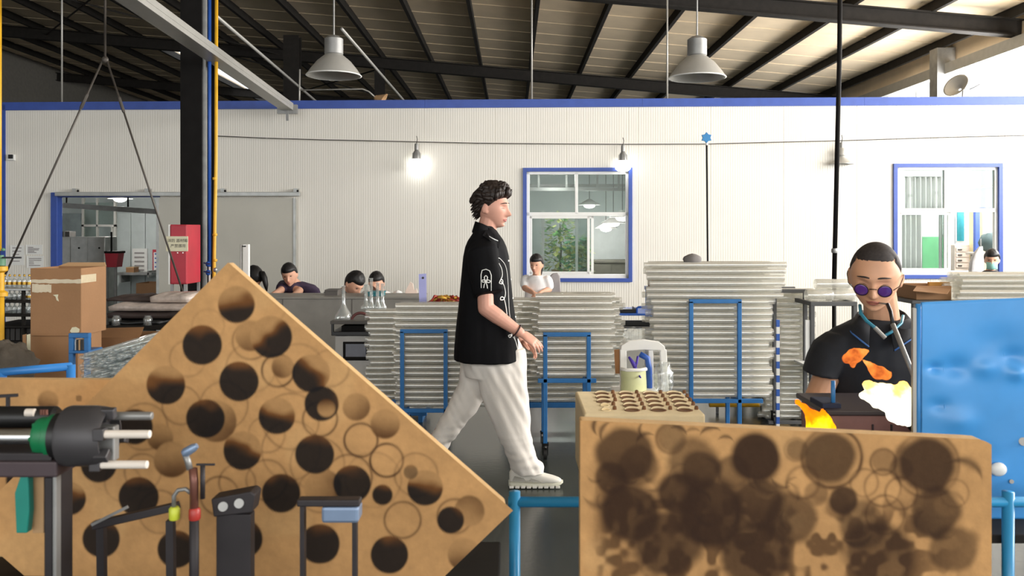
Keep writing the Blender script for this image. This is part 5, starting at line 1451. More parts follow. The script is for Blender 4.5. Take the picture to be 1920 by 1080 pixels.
MB().tube([P(1543, 838, 2.6), Vector((P(1543, 0, 2.6).x, 2.6, .70))], .018, 12).build('torch', 'steel_black', bk, True)
flame_mat('flame_white', [(0.0, (255, 252, 236)), (.50, (255, 246, 214)), (.68, (255, 214, 120)), (.9, (255, 150, 50))], 1.9, 16, .22)
flame_mat('flame_orange', [(0.0, (255, 236, 60)), (.38, (255, 206, 20)), (.62, (255, 130, 10)), (1.0, (230, 70, 20))], 1.7, 18, .17)
flame_mat('flame_wisp', [(0.0, (140, 50, 24)), (.35, (255, 140, 60)), (.65, (255, 190, 110)), (1.0, (255, 120, 50))], 1.25, 22, .25)
def flame(name, label, chains, Y, mat, vox, amp, org):
    m = MB(); s_ = Y/F
    for ch in chains:
        for (xa, ya, ra), (xb, yb, rb) in zip(ch[:-1], ch[1:]):
            m.capsule(P(xa, ya, Y), P(xb, yb, Y), ra*s_, rb*s_, 14, 3)
    o_ = P(*org, Y)
    def post(co, nn):
        q = Vector((co.x*26, co.y*26, co.z*16)); return co + nn*amp*(noise.noise(q) + .6*noise.noise(q*2.1))
    me = fuse(m, vox, 2)
    n = len(me.vertices); no = [Vector(x.vector) for x in me.vertex_normals]
    cs = [post(v.co.copy(), no[i]) - o_ for i, v in enumerate(me.vertices)]
    for v, q in zip(me.vertices, cs): v.co = q
    me.update(); o = link_mesh(name, me, mat, None, True); o.location = o_; tag(o, label, 'flame'); return o
flame('flame', 'large white-hot flame beside the blue hood', [[(1716, 799, 9), (1700, 778, 22), (1684, 752, 34), (1662, 742, 26), (1640, 748, 17), (1612, 739, 3)], [(1662, 742, 26), (1650, 728, 13), (1616, 720, 3)], [(1684, 752, 30), (1690, 728, 16), (1696, 713, 3)], [(1690, 770, 28), (1712, 752, 14), (1722, 738, 3)], [(1660, 735, 16), (1654, 720, 4)], [(1700, 780, 20), (1720, 778, 10), (1726, 768, 3)]], 2.62, 'flame_white', .006, .012, (1700, 805))
flame('flame', 'small orange flame above the charred board', [[(1543, 832, 20), (1538, 806, 22), (1524, 782, 15), (1510, 765, 7), (1494, 752, 2)], [(1556, 812, 14), (1562, 800, 7), (1550, 778, 3)], [(1538, 806, 18), (1545, 786, 8), (1542, 768, 2)]], 2.6, 'flame_orange', .005, .008, (1540, 838))
flame('flame', 'detached orange flame puff at the worker\'s chest, upper left', [[(1590, 672, 10), (1602, 666, 15), (1618, 660, 8), (1628, 658, 2)], [(1602, 666, 12), (1598, 684, 5)]], 2.7, 'flame_wisp', .004, .006, (1600, 690))
flame('flame', 'detached orange flame puff just above the large flame', [[(1636, 690, 9), (1648, 699, 14), (1662, 704, 8), (1668, 700, 2)], [(1636, 690, 8), (1618, 675, 2)]], 2.68, 'flame_wisp', .004, .006, (1645, 720))
# brown carton behind the hood
c, a, b_ = carton('cardboard_carton', 'low open brown carton on the trestle behind the worker\'s shoulder', 1718, 536, 1784, 562, 4.75, .25)
bx('insert', pm('ochre', (206, 148, 70), .7), c, 1742, 529, 1782, 540, 4.85, .02, .002)
MB().add([P(1718, 538, 4.75), P(1784, 540, 4.75), P(1776, 552, 4.66), P(1712, 546, 4.66), P(1718, 537, 4.75), P(1784, 539, 4.75), P(1776, 551, 4.66), P(1712, 545, 4.66)], [(0,1,2,3),(4,7,6,5),(0,4,5,1),(1,5,6,2),(2,6,7,3),(3,7,4,0)]).build('flap', 'card_brown', c)
c = thing('steel_stand', 'grey steel stand under the low open carton', 'stand', 1750, 4.75)
bx('top', 'cart_grey', c, 1710, 563, 1788, 570, 4.72, .32)
for px in (1714, 1784):
    for yy in (4.74, 5.0): MB().bar((P(px, 0, 4.75).x, yy, 0), (P(px, 0, 4.75).x, yy, zpx(568, 4.75)), .03, .03).build('leg', 'cart_grey', c)
# ---------------------------------------------------------------- glass lathe chuck in the left foreground
pm('chrome', (206, 208, 210), .12, metal=.95, var=.05); pm('lathe_green', (20, 118, 72), .4, var=.12); pm('chuck_grey', (74, 72, 74), .45, metal=.3, var=.12); pm('iron', (52, 48, 50), .55, metal=.3, var=.2); pm('ceramic', (236, 226, 214), .5, var=.04); pm('mauve_iron', (74, 62, 66), .5, metal=.2); pm('teal', (26, 132, 118), .45); pm('copper', (120, 78, 66), .4, metal=.4, var=.2); pm('lime', (196, 206, 60), .4); pm('red_knob', (168, 52, 44), .4); pm('blue_grey', (130, 150, 178), .35, metal=.4)
YL = 1.7; q_ = YL/F
lt = thing('glass_lathe', 'glass lathe with grey chuck, white prongs and green flange on the left bench', 'lathe', 100, YL, .70)
ax = P(0, 817, YL)
def X(px): return P(px, 0, YL).x
def lx(name, mat, prof, smooth='auto', n=32, cy=817, dy=0):
    return MB().lathe([(r*q_, (px)*q_) for r, px in prof], Vector((X(0), YL+dy, zpx(cy, YL))), (1, 0, 0), n).build(name, mat, lt, smooth)
lx('spindle', 'chrome', [(14, -120), (14, 76)], cy=819)
fl_ = lx('flange', 'lathe_green', [(22, 70), (33, 74), (35, 80), (35, 94), (40, 97), (40, 108), (30, 109)])
for k in range(6):
    a = 2*math.pi*k/6; MB().cyl((X(76), YL + 26*q_*math.cos(a), zpx(817, YL) + 26*q_*math.sin(a)), (X(69), YL + 26*q_*math.cos(a), zpx(817, YL) + 26*q_*math.sin(a)), 4*q_, n=6).build('flange_bolt', 'lathe_green', fl_)
lx('back_plate', 'black_plastic', [(30, 107), (43, 108), (43, 124), (36, 125)])
ch = lx('chuck', 'chuck_grey', [(44, 122), (54, 126), (56, 132), (56, 176), (54, 196), (48, 206), (44, 206), (42, 188), (20, 186)])
for ang in (R(80), R(200), R(320)):
    cy_, cz_ = math.cos(ang), math.sin(ang)
    o_ = Vector((X(0), YL, zpx(817, YL))); rad = Vector((0, -cy_, cz_))
    jw = MB(); c0 = o_ + rad*(44*q_) + Vector((190*q_, 0, 0)); jw.bar(c0, c0 + Vector((30*q_, 0, 0)), 16*q_, 20*q_, rad); j = jw.build('jaw', 'chuck_grey', lt, bevel=.002)
for (xa, xb, y, dy, r, mt) in ((190, 278, 784, .02, 8, 'zinc'), (212, 300, 804, -.045, 7.5, 'ceramic'), (194, 285, 866, -.02, 7.5, 'ceramic')):
    p = MB().cyl((X(xa), YL+dy, zpx(y, YL)), (X(xb), YL+dy, zpx(y, YL)), r*q_, n=16).build('prong', mt, lt, 'auto', bevel=.002)
    MB().bar((X(xa-14), YL+dy, zpx(y, YL)), (X(xa+6), YL+dy, zpx(y, YL)), 20*q_, 22*q_).build('prong_holder', 'chuck_grey', p, bevel=.002)
bx('jaw_plate', 'zinc', lt, 180, 800, 214, 866, YL-.012, .024, .003)
lx('motor', 'black_plastic', [(18, -80), (23, -78), (23, 44), (18, 50), (10, 51)], cy=808, dy=.12)
MB().cyl((X(50)*1.06, YL+.1, zpx(794, YL)), (X(66)*1.06, YL+.1, zpx(794, YL)), 8*q_, n=14).build('motor_cap', 'ceramic', lt, 'auto')
for k in range(3): MB().cyl((X(36+5*k), YL+.08, zpx(794, YL)), (X(36+5*k), YL+.08, zpx(784, YL)), 3*q_, n=8).build('terminal', 'copper', lt)
m = MB(); m.bar(P(15, 745, YL+.12), P(15, 768, YL+.12), 6*q_, 6*q_); m.bar(P(-4, 743, YL+.12), P(33, 741, YL+.12), 6*q_, 6*q_); m.build('tee_handle', 'iron', lt)
bx('bearing_foot', 'lathe_green', lt, 56, 846, 88, 866, YL-.02, .05, .004)
bx('bed_rail', 'iron', lt, -60, 850, 96, 866, YL-.03, .12, .003); bx('bed_plate', 'mauve_iron', lt, -60, 866, 106, 896, YL-.04, .14, .004)
bx('bed_column', 'iron', lt, 82, 896, 98, 1210, YL-.02, .08, .003); bx('column_edge', 'zinc', lt, 98, 892, 105, 1210, YL-.03, .02, .002)
MB().prism([P(x, y, YL-.03) for x, y in ((40, 886), (52, 886), (54, 960), (50, 1000), (30, 1000), (27, 925))], (0, .02, 0)).build('guard_blade', 'teal', lt, bevel=.002)
bx('tan_strip', 'card_edge', lt, 60, 888, 82, 1000, YL, .02, .002)
bx('bed_base', 'iron', lt, -60, 1195, 140, 1211, YL-.06, .2, .004)

YT = 1.75; q_ = YT/F
tc = thing('torch', 'small brass and steel hand torch with crossbar tap in front of the leaning board', 'torch', 365, YT, .70)
def TP(px, py, dy=0): return P(px, py, YT+dy)
MB().tube([TP(364, 962), TP(364, 905), TP(362, 878)], 8*q_, 12).build('body', 'copper', tc, True)
MB().tube([TP(364, 962), Vector((TP(364, 0).x, YT, .70))], 9*q_, 12).build('stand_tube', 'iron', tc, True)
MB().tube([TP(380, 935), TP(380, 872)], 4.5*q_, 10).build('side_rod', 'iron', tc, True)
MB().bar(TP(368, 871), TP(403, 871), 4*q_, 4*q_).build('tap_bar', 'iron', tc, bevel=.001)
MB().tube([TP(356, 880), TP(352, 864), TP(347, 852)], 6*q_, 10).build('valve_neck', 'zinc', tc, True)
MB().lathe([(7*q_, 0), (9*q_, 5*q_), (8*q_, 22*q_), (5*q_, 30*q_)], TP(344, 851), (.85, 0, .52), 14).build('nozzle', 'blue_grey', tc, 'auto')
MB().tube([TP(326, 950), TP(326, 930), TP(334, 919), TP(348, 917), TP(357, 924)], 4*q_, 10).build('gas_hose', 'zinc', tc, True)
MB().lathe([(9*q_, 0), (10*q_, 3*q_), (10*q_, 20*q_), (7*q_, 24*q_)], TP(327, 974), (0, 0, 1), 14).build('lime_knob', 'lime', tc, 'auto')
MB().lathe([(10*q_, 0), (11*q_, 3*q_), (11*q_, 18*q_), (8*q_, 22*q_)], TP(365, 974), (0, 0, 1), 14).build('red_collar', 'red_knob', tc, 'auto')
cl_ = thing('tool_clamp', 'grey slotted clamp block at the foot of the leaning board', 'clamp', 435, YT+.04, .70)
MB().prism([P(x, y, YT+.04) for x, y in ((395, 936), (470, 922), (478, 928), (472, 962), (400, 970))], (0, .05, 0)).build('block', 'iron', cl_, bevel=.003)
for px, py in ((418, 950), (448, 944)): MB().cyl(P(px, py, YT+.035), P(px, py, YT+.06), 9*q_, n=16).build('hole_ring', 'zinc', cl_)
bx('foot', 'iron', cl_, 405, 965, 470, 1172, YT+.05, .03, .002)
gb = thing('guide_bar', 'dark slanting guide bar with a bright edge below the lathe prongs', 'bar', 250, YT+.08, .70)
m = MB(); m.bar(P(175, 985, YT+.08), P(335, 948, YT+.08), .02, .016); m.build('bar', 'iron', gb, bevel=.002)
MB().bar(P(172, 984, YT+.068), P(240, 950, YT+.068), .004, .006).build('bright_edge', 'zinc', gb)
for px in (190, 320): MB().bar(P(px, 975, YT+.085), Vector((P(px, 0, YT+.08).x, YT+.085, .70)), .016, .016).build('post', 'iron', gb)
gb = thing('clamp_bar', 'dark horizontal clamp bar with grey block at the foot of the leaning board', 'bar', 615, YT, .70)
bx('bar', 'iron', gb, 556, 938, 674, 951, YT, .03, .003); bx('block', 'blue_grey', gb, 602, 951, 672, 982, YT+.005, .05, .006)
for px in (566, 664): bx('post', 'iron', gb, px-4, 950, px+4, 1188, YT+.01, .02, 0)
# ---------------------------------------------------------------- background people
pm('shirt_purple', (58, 44, 66), .85, var=.15); pm('shirt_grey', (120, 122, 122), .85); pm('shirt_white', (240, 240, 240), .85, var=.03); pm('shirt_dark', (44, 42, 48), .85); pm('trouser_dark', (50, 50, 58), .85); pm('trouser_pale', (226, 224, 222), .85); pm('apron_teal', (40, 110, 118), .8); pm('mask_teal', (150, 206, 196), .7, var=.05)
def bg_person(label, Y, head, hs_, yaw, pitch, neck, pelvis, sh_w, arms, shirt, trousers, skin='skin_warm', hair='short', lean_y=0.0, seat=None, roll=0):
    """head, neck, pelvis: (px, py, dy); arms: list of ((elbow), (wrist)) as (px, py, dy); seat: stool height or None"""
    G = lambda t: P(t[0], t[1], Y + t[2])
    Hd, Nk, Pv = G(head), G(neck), G(pelvis)
    o = empty('person', (Pv.x, Pv.y, 0), label, 'person')
    Mh = head_matrix(Hd, yaw, pitch, roll); fw = Mh.to_3x3() @ Vector((0, 1, 0)); s_ = hs_
    b = MB(); head_grid(b, Mh, s_, 64, 40); add_ears(b, Mh, s_)
    b.capsule(Nk - Vector((0, 0, .03)), Hd - Mh.to_3x3() @ Vector((0, .015, .05)) * s_, .052*s_, .048*s_)
    side = Vector((math.cos(R(yaw)), math.sin(R(yaw)), 0)); fwd = Vector((-math.sin(R(yaw)), math.cos(R(yaw)), 0))
    up = (Nk - Pv)
    def ringt(t, a, w): return ring(Pv + up*t, side*a*s_, fwd*w*s_, 18)
    b.loft([ringt(0, .13, .09), ringt(.4, .12, .085), ringt(.75, .14, .09), ringt(.9, .10, .07), ringt(1.0, .05, .05)])
    sh = MB(); sh.loft([ringt(-.06, .165, .12), ringt(.1, .16, .118), ringt(.4, .152, .112), ringt(.72, sh_w*.95, .112), ringt(.86, sh_w*.85, .098), ringt(.95, .10, .075), ringt(1.0, .07, .065)])
    for k, (el, wr) in enumerate(arms):
        E, Wp = G(el), G(wr); sg = 1 if (E - Pv).dot(side) > 0 else -1
        S = Pv + up*.84 + side*sg*sh_w*.85*s_
        b.capsule(S, E, .046*s_, .040*s_, 10, 2); b.capsule(E, Wp, .040*s_, .027*s_, 10, 2)
        hand(b, Wp, (Wp - E), Vector((0, -.3, 1)), .5, .92*s_, thumb=-sg)
        sh.capsule(S, S + (E-S)*.62, .064*s_, .064*s_, 12, 2)
    tr = MB()
    for sg in (-1, 1):
        hip = Pv + side*.085*sg*s_
        if seat is not None:
            kn = hip + fwd*.40*s_ + Vector((0, 0, .0)); an = Vector((kn.x, kn.y, .08))
        else:
            kn = Vector((hip.x, hip.y, max(.2, hip.z*.52))) + fwd*.02; an = Vector((hip.x, hip.y, .08))
        b.capsule(hip, kn, .075*s_, .05*s_, 10, 2); b.capsule(kn, an, .05*s_, .035*s_, 10, 2)
        tr.capsule(hip, kn, .095*s_, .07*s_, 12, 2); tr.capsule(kn, an, .07*s_, .055*s_, 12, 2)
        MB().loft([[an + Vector((0, 0, -.04)) + fwd*y_ + side*(.042*math.cos(2*math.pi*i/12)) + Vector((0, 0, h_*math.sin(2*math.pi*i/12))) for i in range(12)] for y_, h_ in ((-.07, .02), (-.04, .036), (.06, .036), (.15, .026), (.19, .012))]).build('shoe', 'black_plastic', o, True)
    body = fused('body', b, skin, o, .008, 2)
    for sx in (-1, 1):
        MB().ell(Mh @ (Vector((.031*sx, .082, .007))*s_), (.010*s_, .006*s_, .0055*s_), 8, 6, Mh.to_3x3()).build('eye', 'iris', body, True)
    MB().ell(Mh @ (Vector((0, .100, -.064))*s_), (.018*s_, .006*s_, .006*s_), 8, 6, Mh.to_3x3()).build('lips', 'lip', body, True)
    fused('shirt', sh, shirt, o, .011, 3, folds(.005, (9, 9, 6), Y))
    fused('trousers', tr, trousers, o, .014, 2)
    hb = MB()
    def kp(d): 
        line = .38 if d.y > .3 else .38 - 1.25*(.3 - d.y)
        if abs(d.x) > .7 and d.y > -.1: line = min(line, -.1 + 1.6*max(0, d.y))
        return d.z - max(line, -.72)
    hair_cap(hb, Mh, s_, kp, lambda d: .010 + .010*max(0, d.z) + .004*noise.noise(Vector(d)*6), 48, 36)
    if hair == 'ponytail':
        hb.tube([Mh @ (Vector(q)*s_) for q in ((0, -.09, .02), (0, -.125, .0), (.0, -.135, -.06), (.01, -.12, -.14), (.01, -.11, -.21))], .03, 10, radii=[.02, .032, .034, .026, .006])
    if hair == 'bun':
        hb.ell(Mh @ (Vector((0, -.10, .05))*s_), (.04*s_, .035*s_, .04*s_), 12, 8)
    hb.build('hair', 'hair_black', o, True)
    if seat is not None:
        st = empty('stool', (Pv.x, Pv.y, 0), 'low stool under the ' + seat, 'stool')
        zt_ = Pv.z - .095*s_
        MB().lathe([(.15, 0), (.16, .006), (.16, .025), (.15, .03)], (Pv.x, Pv.y, zt_ - .032), (0, 0, 1), 20).build('seat', 'cart_blue', st, 'auto')
        for k in range(4):
            a = math.pi/4 + k*math.pi/2
            MB().cyl((Pv.x + .10*math.cos(a), Pv.y + .10*math.sin(a), zt_-.03), (Pv.x + .15*math.cos(a), Pv.y + .15*math.sin(a), 0), .012, n=8).build('leg', 'cart_grey', st)
    return o, Mh
bg_person('woman in dark purple T-shirt leaning over the grey counter', 9.7, (543, 515, -.10), 1.06, 182, 16, (556, 528, 0), (590, 576, .24), .20, [((526, 545, -.20), (506, 556, -.42)), ((562, 545, -.18), (548, 556, -.42))], 'shirt_purple', 'trouser_dark', roll=8)
bg_person('person with long dark ponytail half hidden by the leaning board\'s top edge', 9.6, (478, 519, 0), 1.0, 60, 20, (470, 542, 0), (462, 610, .05), .17, [((452, 575, -.15), (440, 590, -.3)), ((485, 575, -.1), (470, 592, -.3))], 'shirt_dark', 'trouser_dark', hair='ponytail')
bg_person('man with black hair in grey shirt bending right behind the counter', 9.3, (664, 531, -.05), 1.16, -125, 40, (645, 543, .02), (622, 590, .18), .18, [((640, 578, -.25), (668, 590, -.35)), ((668, 580, .1), (690, 590, .0))], 'shirt_grey', 'trouser_dark', seat='man in grey bending behind the counter')
bg_person('person in white shirt holding a hand to the face behind the counter', 10.0, (706, 531, -.05), 1.1, 176, 15, (715, 546, 0), (724, 600, .1), .20, [((742, 575, -.10), (712, 545, -.16)), ((688, 588, -.1), (700, 596, -.3))], 'shirt_white', 'trouser_dark', seat='person holding a hand to the face')
bg_person('woman with dark ponytail in white T-shirt sitting in front of the middle window', 9.6, (1006, 496, -.03), .92, 158, 8, (1006, 516, 0), (1008, 572, .05), .165, [((984, 540, -.03), (1000, 549, -.22)), ((1030, 542, -.03), (1012, 550, -.22))], 'shirt_white', 'trouser_pale', hair='ponytail', seat='woman in white by the middle window')
bg_person('person with black hair seen through the upper tubes of the tallest stack', 8.2, (1384, 524, 0), .98, 178, 25, (1384, 546, .02), (1386, 612, .08), .17, [((1362, 590, -.05), (1376, 600, -.25)), ((1410, 590, -.05), (1396, 600, -.25))], 'shirt_white', 'trouser_dark', seat='person behind the tallest tube stack')
o, Mh = bg_person('woman wearing a pale green face mask at the right window', 9.4, (1860, 487, 0), .92, 150, 8, (1856, 507, .02), (1852, 580, .06), .165, [((1828, 545, 0), (1840, 560, -.2)), ((1880, 545, 0), (1870, 560, -.2))], 'shirt_dark', 'trouser_dark', hair='bun', seat='masked woman')
g = MB(); g.grid(10, 8, lambda u, v: Mh @ (Vector(((u-.5)*.115, .106 - (u-.5)**2*.20 + .016*math.sin(v*3.1), -.015 - .085*v))*.94))
fm = g.build('face_mask', 'mask_teal', None, True, loc=Mh @ Vector((0, .09, -.06))); tag(fm, 'pale green mask on the face of the woman at the right window', 'mask'); md = fm.modifiers.new('solid', 'SOLIDIFY'); md.thickness = .003
for sx in (-1, 1): MB().tube([Mh @ (Vector((.055*sx, .085, -.03))*.94), Mh @ (Vector((.078*sx, .03, -.012))*.94), Mh @ (Vector((.082*sx, -.005, -.004))*.94)], .0012, 5).build('ear_loop', 'shirt_white', fm, True)
# chair behind the woman in white
c = thing('chair', 'grey padded chair back beside the woman in white', 'chair', 1042, 9.9)
MB().prism([P(x, y, 9.9) for x, y in ((1031, 552), (1030, 520), (1036, 513), (1046, 512), (1050, 518), (1052, 552))], (0, .07, 0)).build('backrest', pm('pad_grey', (156, 150, 150), .8), c, bevel=.012, seg=3)
bx('seat', 'pad_grey', c, 1029, 566, 1057, 571, 9.98, .36, .01)
for px in (1030, 1055):
    for yy in (9.93, 10.3): MB().bar((P(px, 0, 9.7).x, yy, 0), (P(px, 0, 9.7).x, yy, zpx(569, 9.98)), .025, .025).build('leg', 'cart_grey', c)
# white drape beside the masked woman
m = MB(); m.loft([[P(x + w*math.cos(a)*(1+.25*math.sin(5*a)), y, 9.75 + .05*math.sin(a)) for a in [2*math.pi*i/24 for i in range(24)]] for x, w, y in ((1839, 3, 462), (1834, 8, 475), (1831, 11, 490), (1830, 12, 510), (1828, 13, 528))])
g = m.build('plastic_drape', 'film', None, True, loc=P(1831, 528, 9.75)); tag(g, 'white plastic drape hanging left of the masked woman', 'drape')
MB().tube([P(1839, 462, 9.75), P(1839, 448, 10.9)], .006, 6).build('hanging_cord', 'cable', g)

# ---------------------------------------------------------------- grey counter and what stands on it
pm('counter_grey', (128, 125, 118), .5, var=.12, scale=5); pm('counter_dark', (84, 80, 76), .55, var=.1)
c = thing('counter', 'long grey metal counter in front of the people on the left', 'counter', 605, 8.5)
zt_ = zpx(557, 8.5); a, b2 = P(400, 557, 8.5).x, P(792, 557, 8.5).x
MB().box((a, 8.5, .08), (b2, 8.53, zt_-.02)).build('front_panel', 'counter_grey', c, bevel=.003); MB().box((a, 8.49, zt_-.02), (b2, 9.05, zt_)).build('top', 'counter_grey', c, bevel=.004)
MB().box((a, 8.53, .0), (a+.03, 9.05, zt_-.02)).build('side_panel', 'counter_grey', c); MB().box((b2-.03, 8.53, .0), (b2, 9.05, zt_-.02)).build('side_panel', 'counter_grey', c); MB().box((a, 8.52, 0), (b2, 8.56, .08)).build('plinth', 'counter_dark', c)
for px in (530, 660): bx('panel_seam', 'counter_dark', c, px-.6, 561, px+.6, 700, 8.496, .01, 0)
g = bx('equipment_box', 'counter_dark', None, 609, 545, 633, 557, 8.7, .2); tag(g, 'small dark grey box on the counter left of the bending man', 'box'); bx('lid', 'counter_dark', g, 608.5, 543.5, 633.5, 546, 8.69, .22, .002)
# cabinet with screen and black tray
Y = 6.95
c = thing('control_cabinet', 'pale grey control cabinet with a dark framed screen below the black tray', 'cabinet', 665, Y+.0)
bx('body', pm('cab_grey', (186, 184, 180), .45), c, 628, 630, 704, 781, Y, .4, .006)
s_ = bx('screen_frame', 'steel_black', c, 643, 641, 691, 676, Y-.012, .02, .003); bx('screen', pm('screen_grey', (112, 114, 124), .25), s_, 648, 645, 686, 669, Y-.016, .01, 0)
for k in range(4): bx('screen_key', 'cab_grey', s_, 687, 646+6*k, 690, 650+6*k, Y-.016, .006, 0)
g = thing('tray', 'black rimmed tray on the pale grey control cabinet', 'tray', 665, Y, zpx(629, Y))
bx('base', 'black_plastic', g, 621, 622, 716, 629.5, Y-.02, .42, .004); bx('shelf', 'counter_dark', g, 619, 602, 718, 608, Y-.03, .44, .003)
for px in (623, 713): bx('post', 'black_plastic', g, px-2, 607, px+2, 623, Y-.02, .03, 0); bx('post', 'black_plastic', g, px-2, 607, px+2, 623, Y+.35, .03, 0)
bx('fuse_box', 'steel_black', g, 640, 611, 690, 622, Y+.05, .2, .003)
def flask(px, pyb, wid, hbase, hneck, Y, label):
    p = P(px, pyb, Y); k_ = Y/F; r = wid/2*k_; nr = 3.4*k_; hb_ = hbase*k_; hn = hneck*k_
    o = MB().lathe([(r*.9, 0), (r, .004), (r*.95, hb_*.35), (r*.5, hb_*.75), (nr*1.3, hb_), (nr, hb_*1.15), (nr, hb_+hn), (nr*.75, hb_+hn), (nr*.75, hb_*1.15), (r*.42, hb_*.75), (r*.85, hb_*.35), (r*.85, .008)], p, (0, 0, 1), 20).build('glass_flask', 'clear_glass', None, True, loc=p); tag(o, label, 'flask', 'flasks behind the left cart')
    MB().lathe([(nr*1.0, -.003), (nr*1.5, 0), (nr*1.0, .003)], p + Vector((0, 0, hb_+hn)), (0, 0, 1), 14, False).build('rim', 'clear_glass', o, True)
zt2 = 602
flask(644, zt2, 34, 30, 36, Y+.12, 'wide glass flask with a tall neck on the black tray')
m = MB(); m.tube([P(676 + 17*math.cos(a), 602 - 15*math.sin(a), Y+.1) for a in [math.pi*k/14 for k in range(15)]], .012, 8); g = m.build('hose', pm('hose_red', (98, 52, 50), .5), None, True, loc=P(676, 602, Y+.1)); tag(g, 'dark red hose loop arching over the black tray', 'hose')
MB().lathe([(.014, 0), (.018, .004), (.018, .016), (.014, .02)], P(693, 602, Y+.1), (0, 0, 1), 12).build('hose_clip', 'zinc', g, 'auto')
zs = 580
for k, (px, h) in enumerate(((686, 30), (696, 42), (708, 34), (717, 32))):
    flask(px, 580, 17 if k else 20, 16, h, 6.86, ('leftmost slim-necked flask on the tubes left of the cart', 'tallest slim-necked flask on the tubes left of the cart', 'third slim-necked flask on the tubes left of the cart', 'rightmost slim-necked flask on the tubes left of the cart')[k])
bx_ = bx('teal_bin', 'apron_teal', None, 690, 549, 717, 557, 8.6, .2); tag(bx_, 'low teal bin on the counter behind the slim flasks', 'bin'); bx('rim', 'apron_teal', bx_, 689, 547.5, 718, 550, 8.59, .22, .002)
# lilac sign, paper, ribbons
pm('lilac', (170, 174, 228), .5, var=.05); pm('paper_pink', (236, 214, 200), .8); pm('ribbon_red', (150, 40, 26), .45, var=.4, scale=40); pm('ribbon_gold', (206, 160, 60), .4, var=.3, scale=40)
c = thing('sign_strip', 'lilac upright plastic strip with a hole above the left cart', 'strip', 793, 6.5, zpx(571, 6.5))
MB().prism([P(x, y, 6.5) for x, y in ((786, 571), (785, 514), (799, 513), (800, 571))], (0, .006, 0)).build('strip', 'lilac', c); MB().cyl(P(793, 521, 6.496), P(793, 521, 6.508), .009, n=12).build('hole', 'ink', c); bx('foot', 'lilac', c, 783, 568, 803, 571, 6.47, .07, .002)
m = MB(); m.prism([P(x, y, 9.0) for x, y in ((760, 557), (760, 546), (764, 538), (769, 529), (774, 532), (776, 545), (781, 541), (784, 557))], (0, .03, .0)); g = m.build('paper', 'paper_pink', None, loc=P(772, 557, 9.0)); tag(g, 'crumpled pinkish paper standing on the right end of the counter', 'paper')
m = MB(); rr = random.Random(2)
def ribbons(n, seed):
    m = MB(); rr = random.Random(seed)
    for k in range(n):
        x0 = rr.uniform(800, 835); pts = []
        for j in range(6):
            pts.append(P(x0 + j*rr.uniform(6, 9), 566 - 11*math.sin(j/5*math.pi)*rr.uniform(.4, 1.1) + rr.uniform(-1, 1), 6.45 + rr.uniform(-.06, .06)))
        m.tube(pts, .008, 5, radii=[.003, .008, .010, .010, .008, .003])
    return m
g = ribbons(13, 2).build('ribbon_bundle', 'ribbon_red', None, True, loc=P(830, 568, 6.45)); tag(g, 'bundle of dark red and gold ribbons on the left tube stack', 'ribbons', kind='stuff')
ribbons(9, 5).build('gold_ribbons', 'ribbon_gold', g, True)
# small things on the middle stack
m = MB(); pbox(m, 1085, 556, 1115, 560, 5.8, .08); g = m.build('file', 'steel_black', None, bevel=.002, loc=P(1100, 558, 5.8)); tag(g, 'thin dark tool lying on the middle tube stack', 'tool'); pbox(MB(), 1080, 557, 1086, 559.5, 5.81, .04).build('tang', 'zinc', g)

# ---------------------------------------------------------------- lamps and cable on the partition
cab = [(385, 254), (500, 259), (600, 262), (700, 264), (780, 266), (900, 268.5), (1000, 269.5), (1170, 270.5), (1325, 270), (1440, 267), (1570, 264), (1760, 258), (1920, 254), (2050, 252)]
m = MB(); m.tube([WP(x, y, .05) for x, y in cab], .006, 6); g = m.build('lamp_cable', 'cable', None, True, loc=WP(1000, 269, .05)); tag(g, 'long dark cable strung across the white partition carrying the bulbs', 'cable')
for x, y in cab[1:-1:2]: MB().cyl(WP(x, y, 0), WP(x, y, .056), .008, n=6).build('cable_clip', 'zinc', g)
def bulb_lamp(px, py, lit, label):
    p = WP(px, py, .09); c = empty('bulb_lamp', p, label, 'lamp', 'lamps on the partition cable')
    k_ = p.y/F
    MB().tube([p + Vector((0, 0, 14*k_)), p + Vector((.01, 0, 8*k_)), p], .005, 6).build('flex', 'cable', c, True)
    MB().lathe([(3*k_, 0), (4*k_, -3*k_), (4*k_, -12*k_), (3*k_, -13*k_)], p, (0, 0, 1), 14).build('socket', 'zinc', c, 'auto')
    if lit:
        h = MB().lathe([(4*k_, -13*k_), (7*k_, -18*k_), (8*k_, -30*k_), (5*k_, -31*k_)], p, (0, 0, 1), 16).build('heat_sink', 'zinc', c, 'auto')
        for q in range(10):
            a = 2*math.pi*q/10; d_ = Vector((math.cos(a), math.sin(a), 0)); MB().bar(p + d_*8*k_ + Vector((0, 0, -18*k_)), p + d_*8.6*k_ + Vector((0, 0, -30*k_)), .004, .004).build('fin', 'zinc', h)
        MB().lathe([(6*k_, -28*k_), (12*k_, -32*k_), (15*k_, -38*k_), (14*k_, -45*k_), (9*k_, -49*k_), (1*k_, -50*k_)], p, (0, 0, 1), 22).build('bulb', 'bulb', c, True)
    else:
        MB().lathe([(5*k_, -10*k_), (8*k_, -14*k_), (9*k_, -24*k_), (6*k_, -26*k_), (7*k_, -28*k_), (22*k_, -40*k_), (22*k_, -41*k_), (5*k_, -30*k_)], p, (0, 0, 1), 22, False).build('shade', 'lamp_metal', c, 'auto')
bulb_lamp(781, 269, True, 'lit white bulb on the cable above the counter')
bulb_lamp(1168, 272, True, 'lit white bulb on the cable at the corner of the middle window')
bulb_lamp(1578, 267, False, 'unlit lamp with a grey shade beside the black hanging pole')
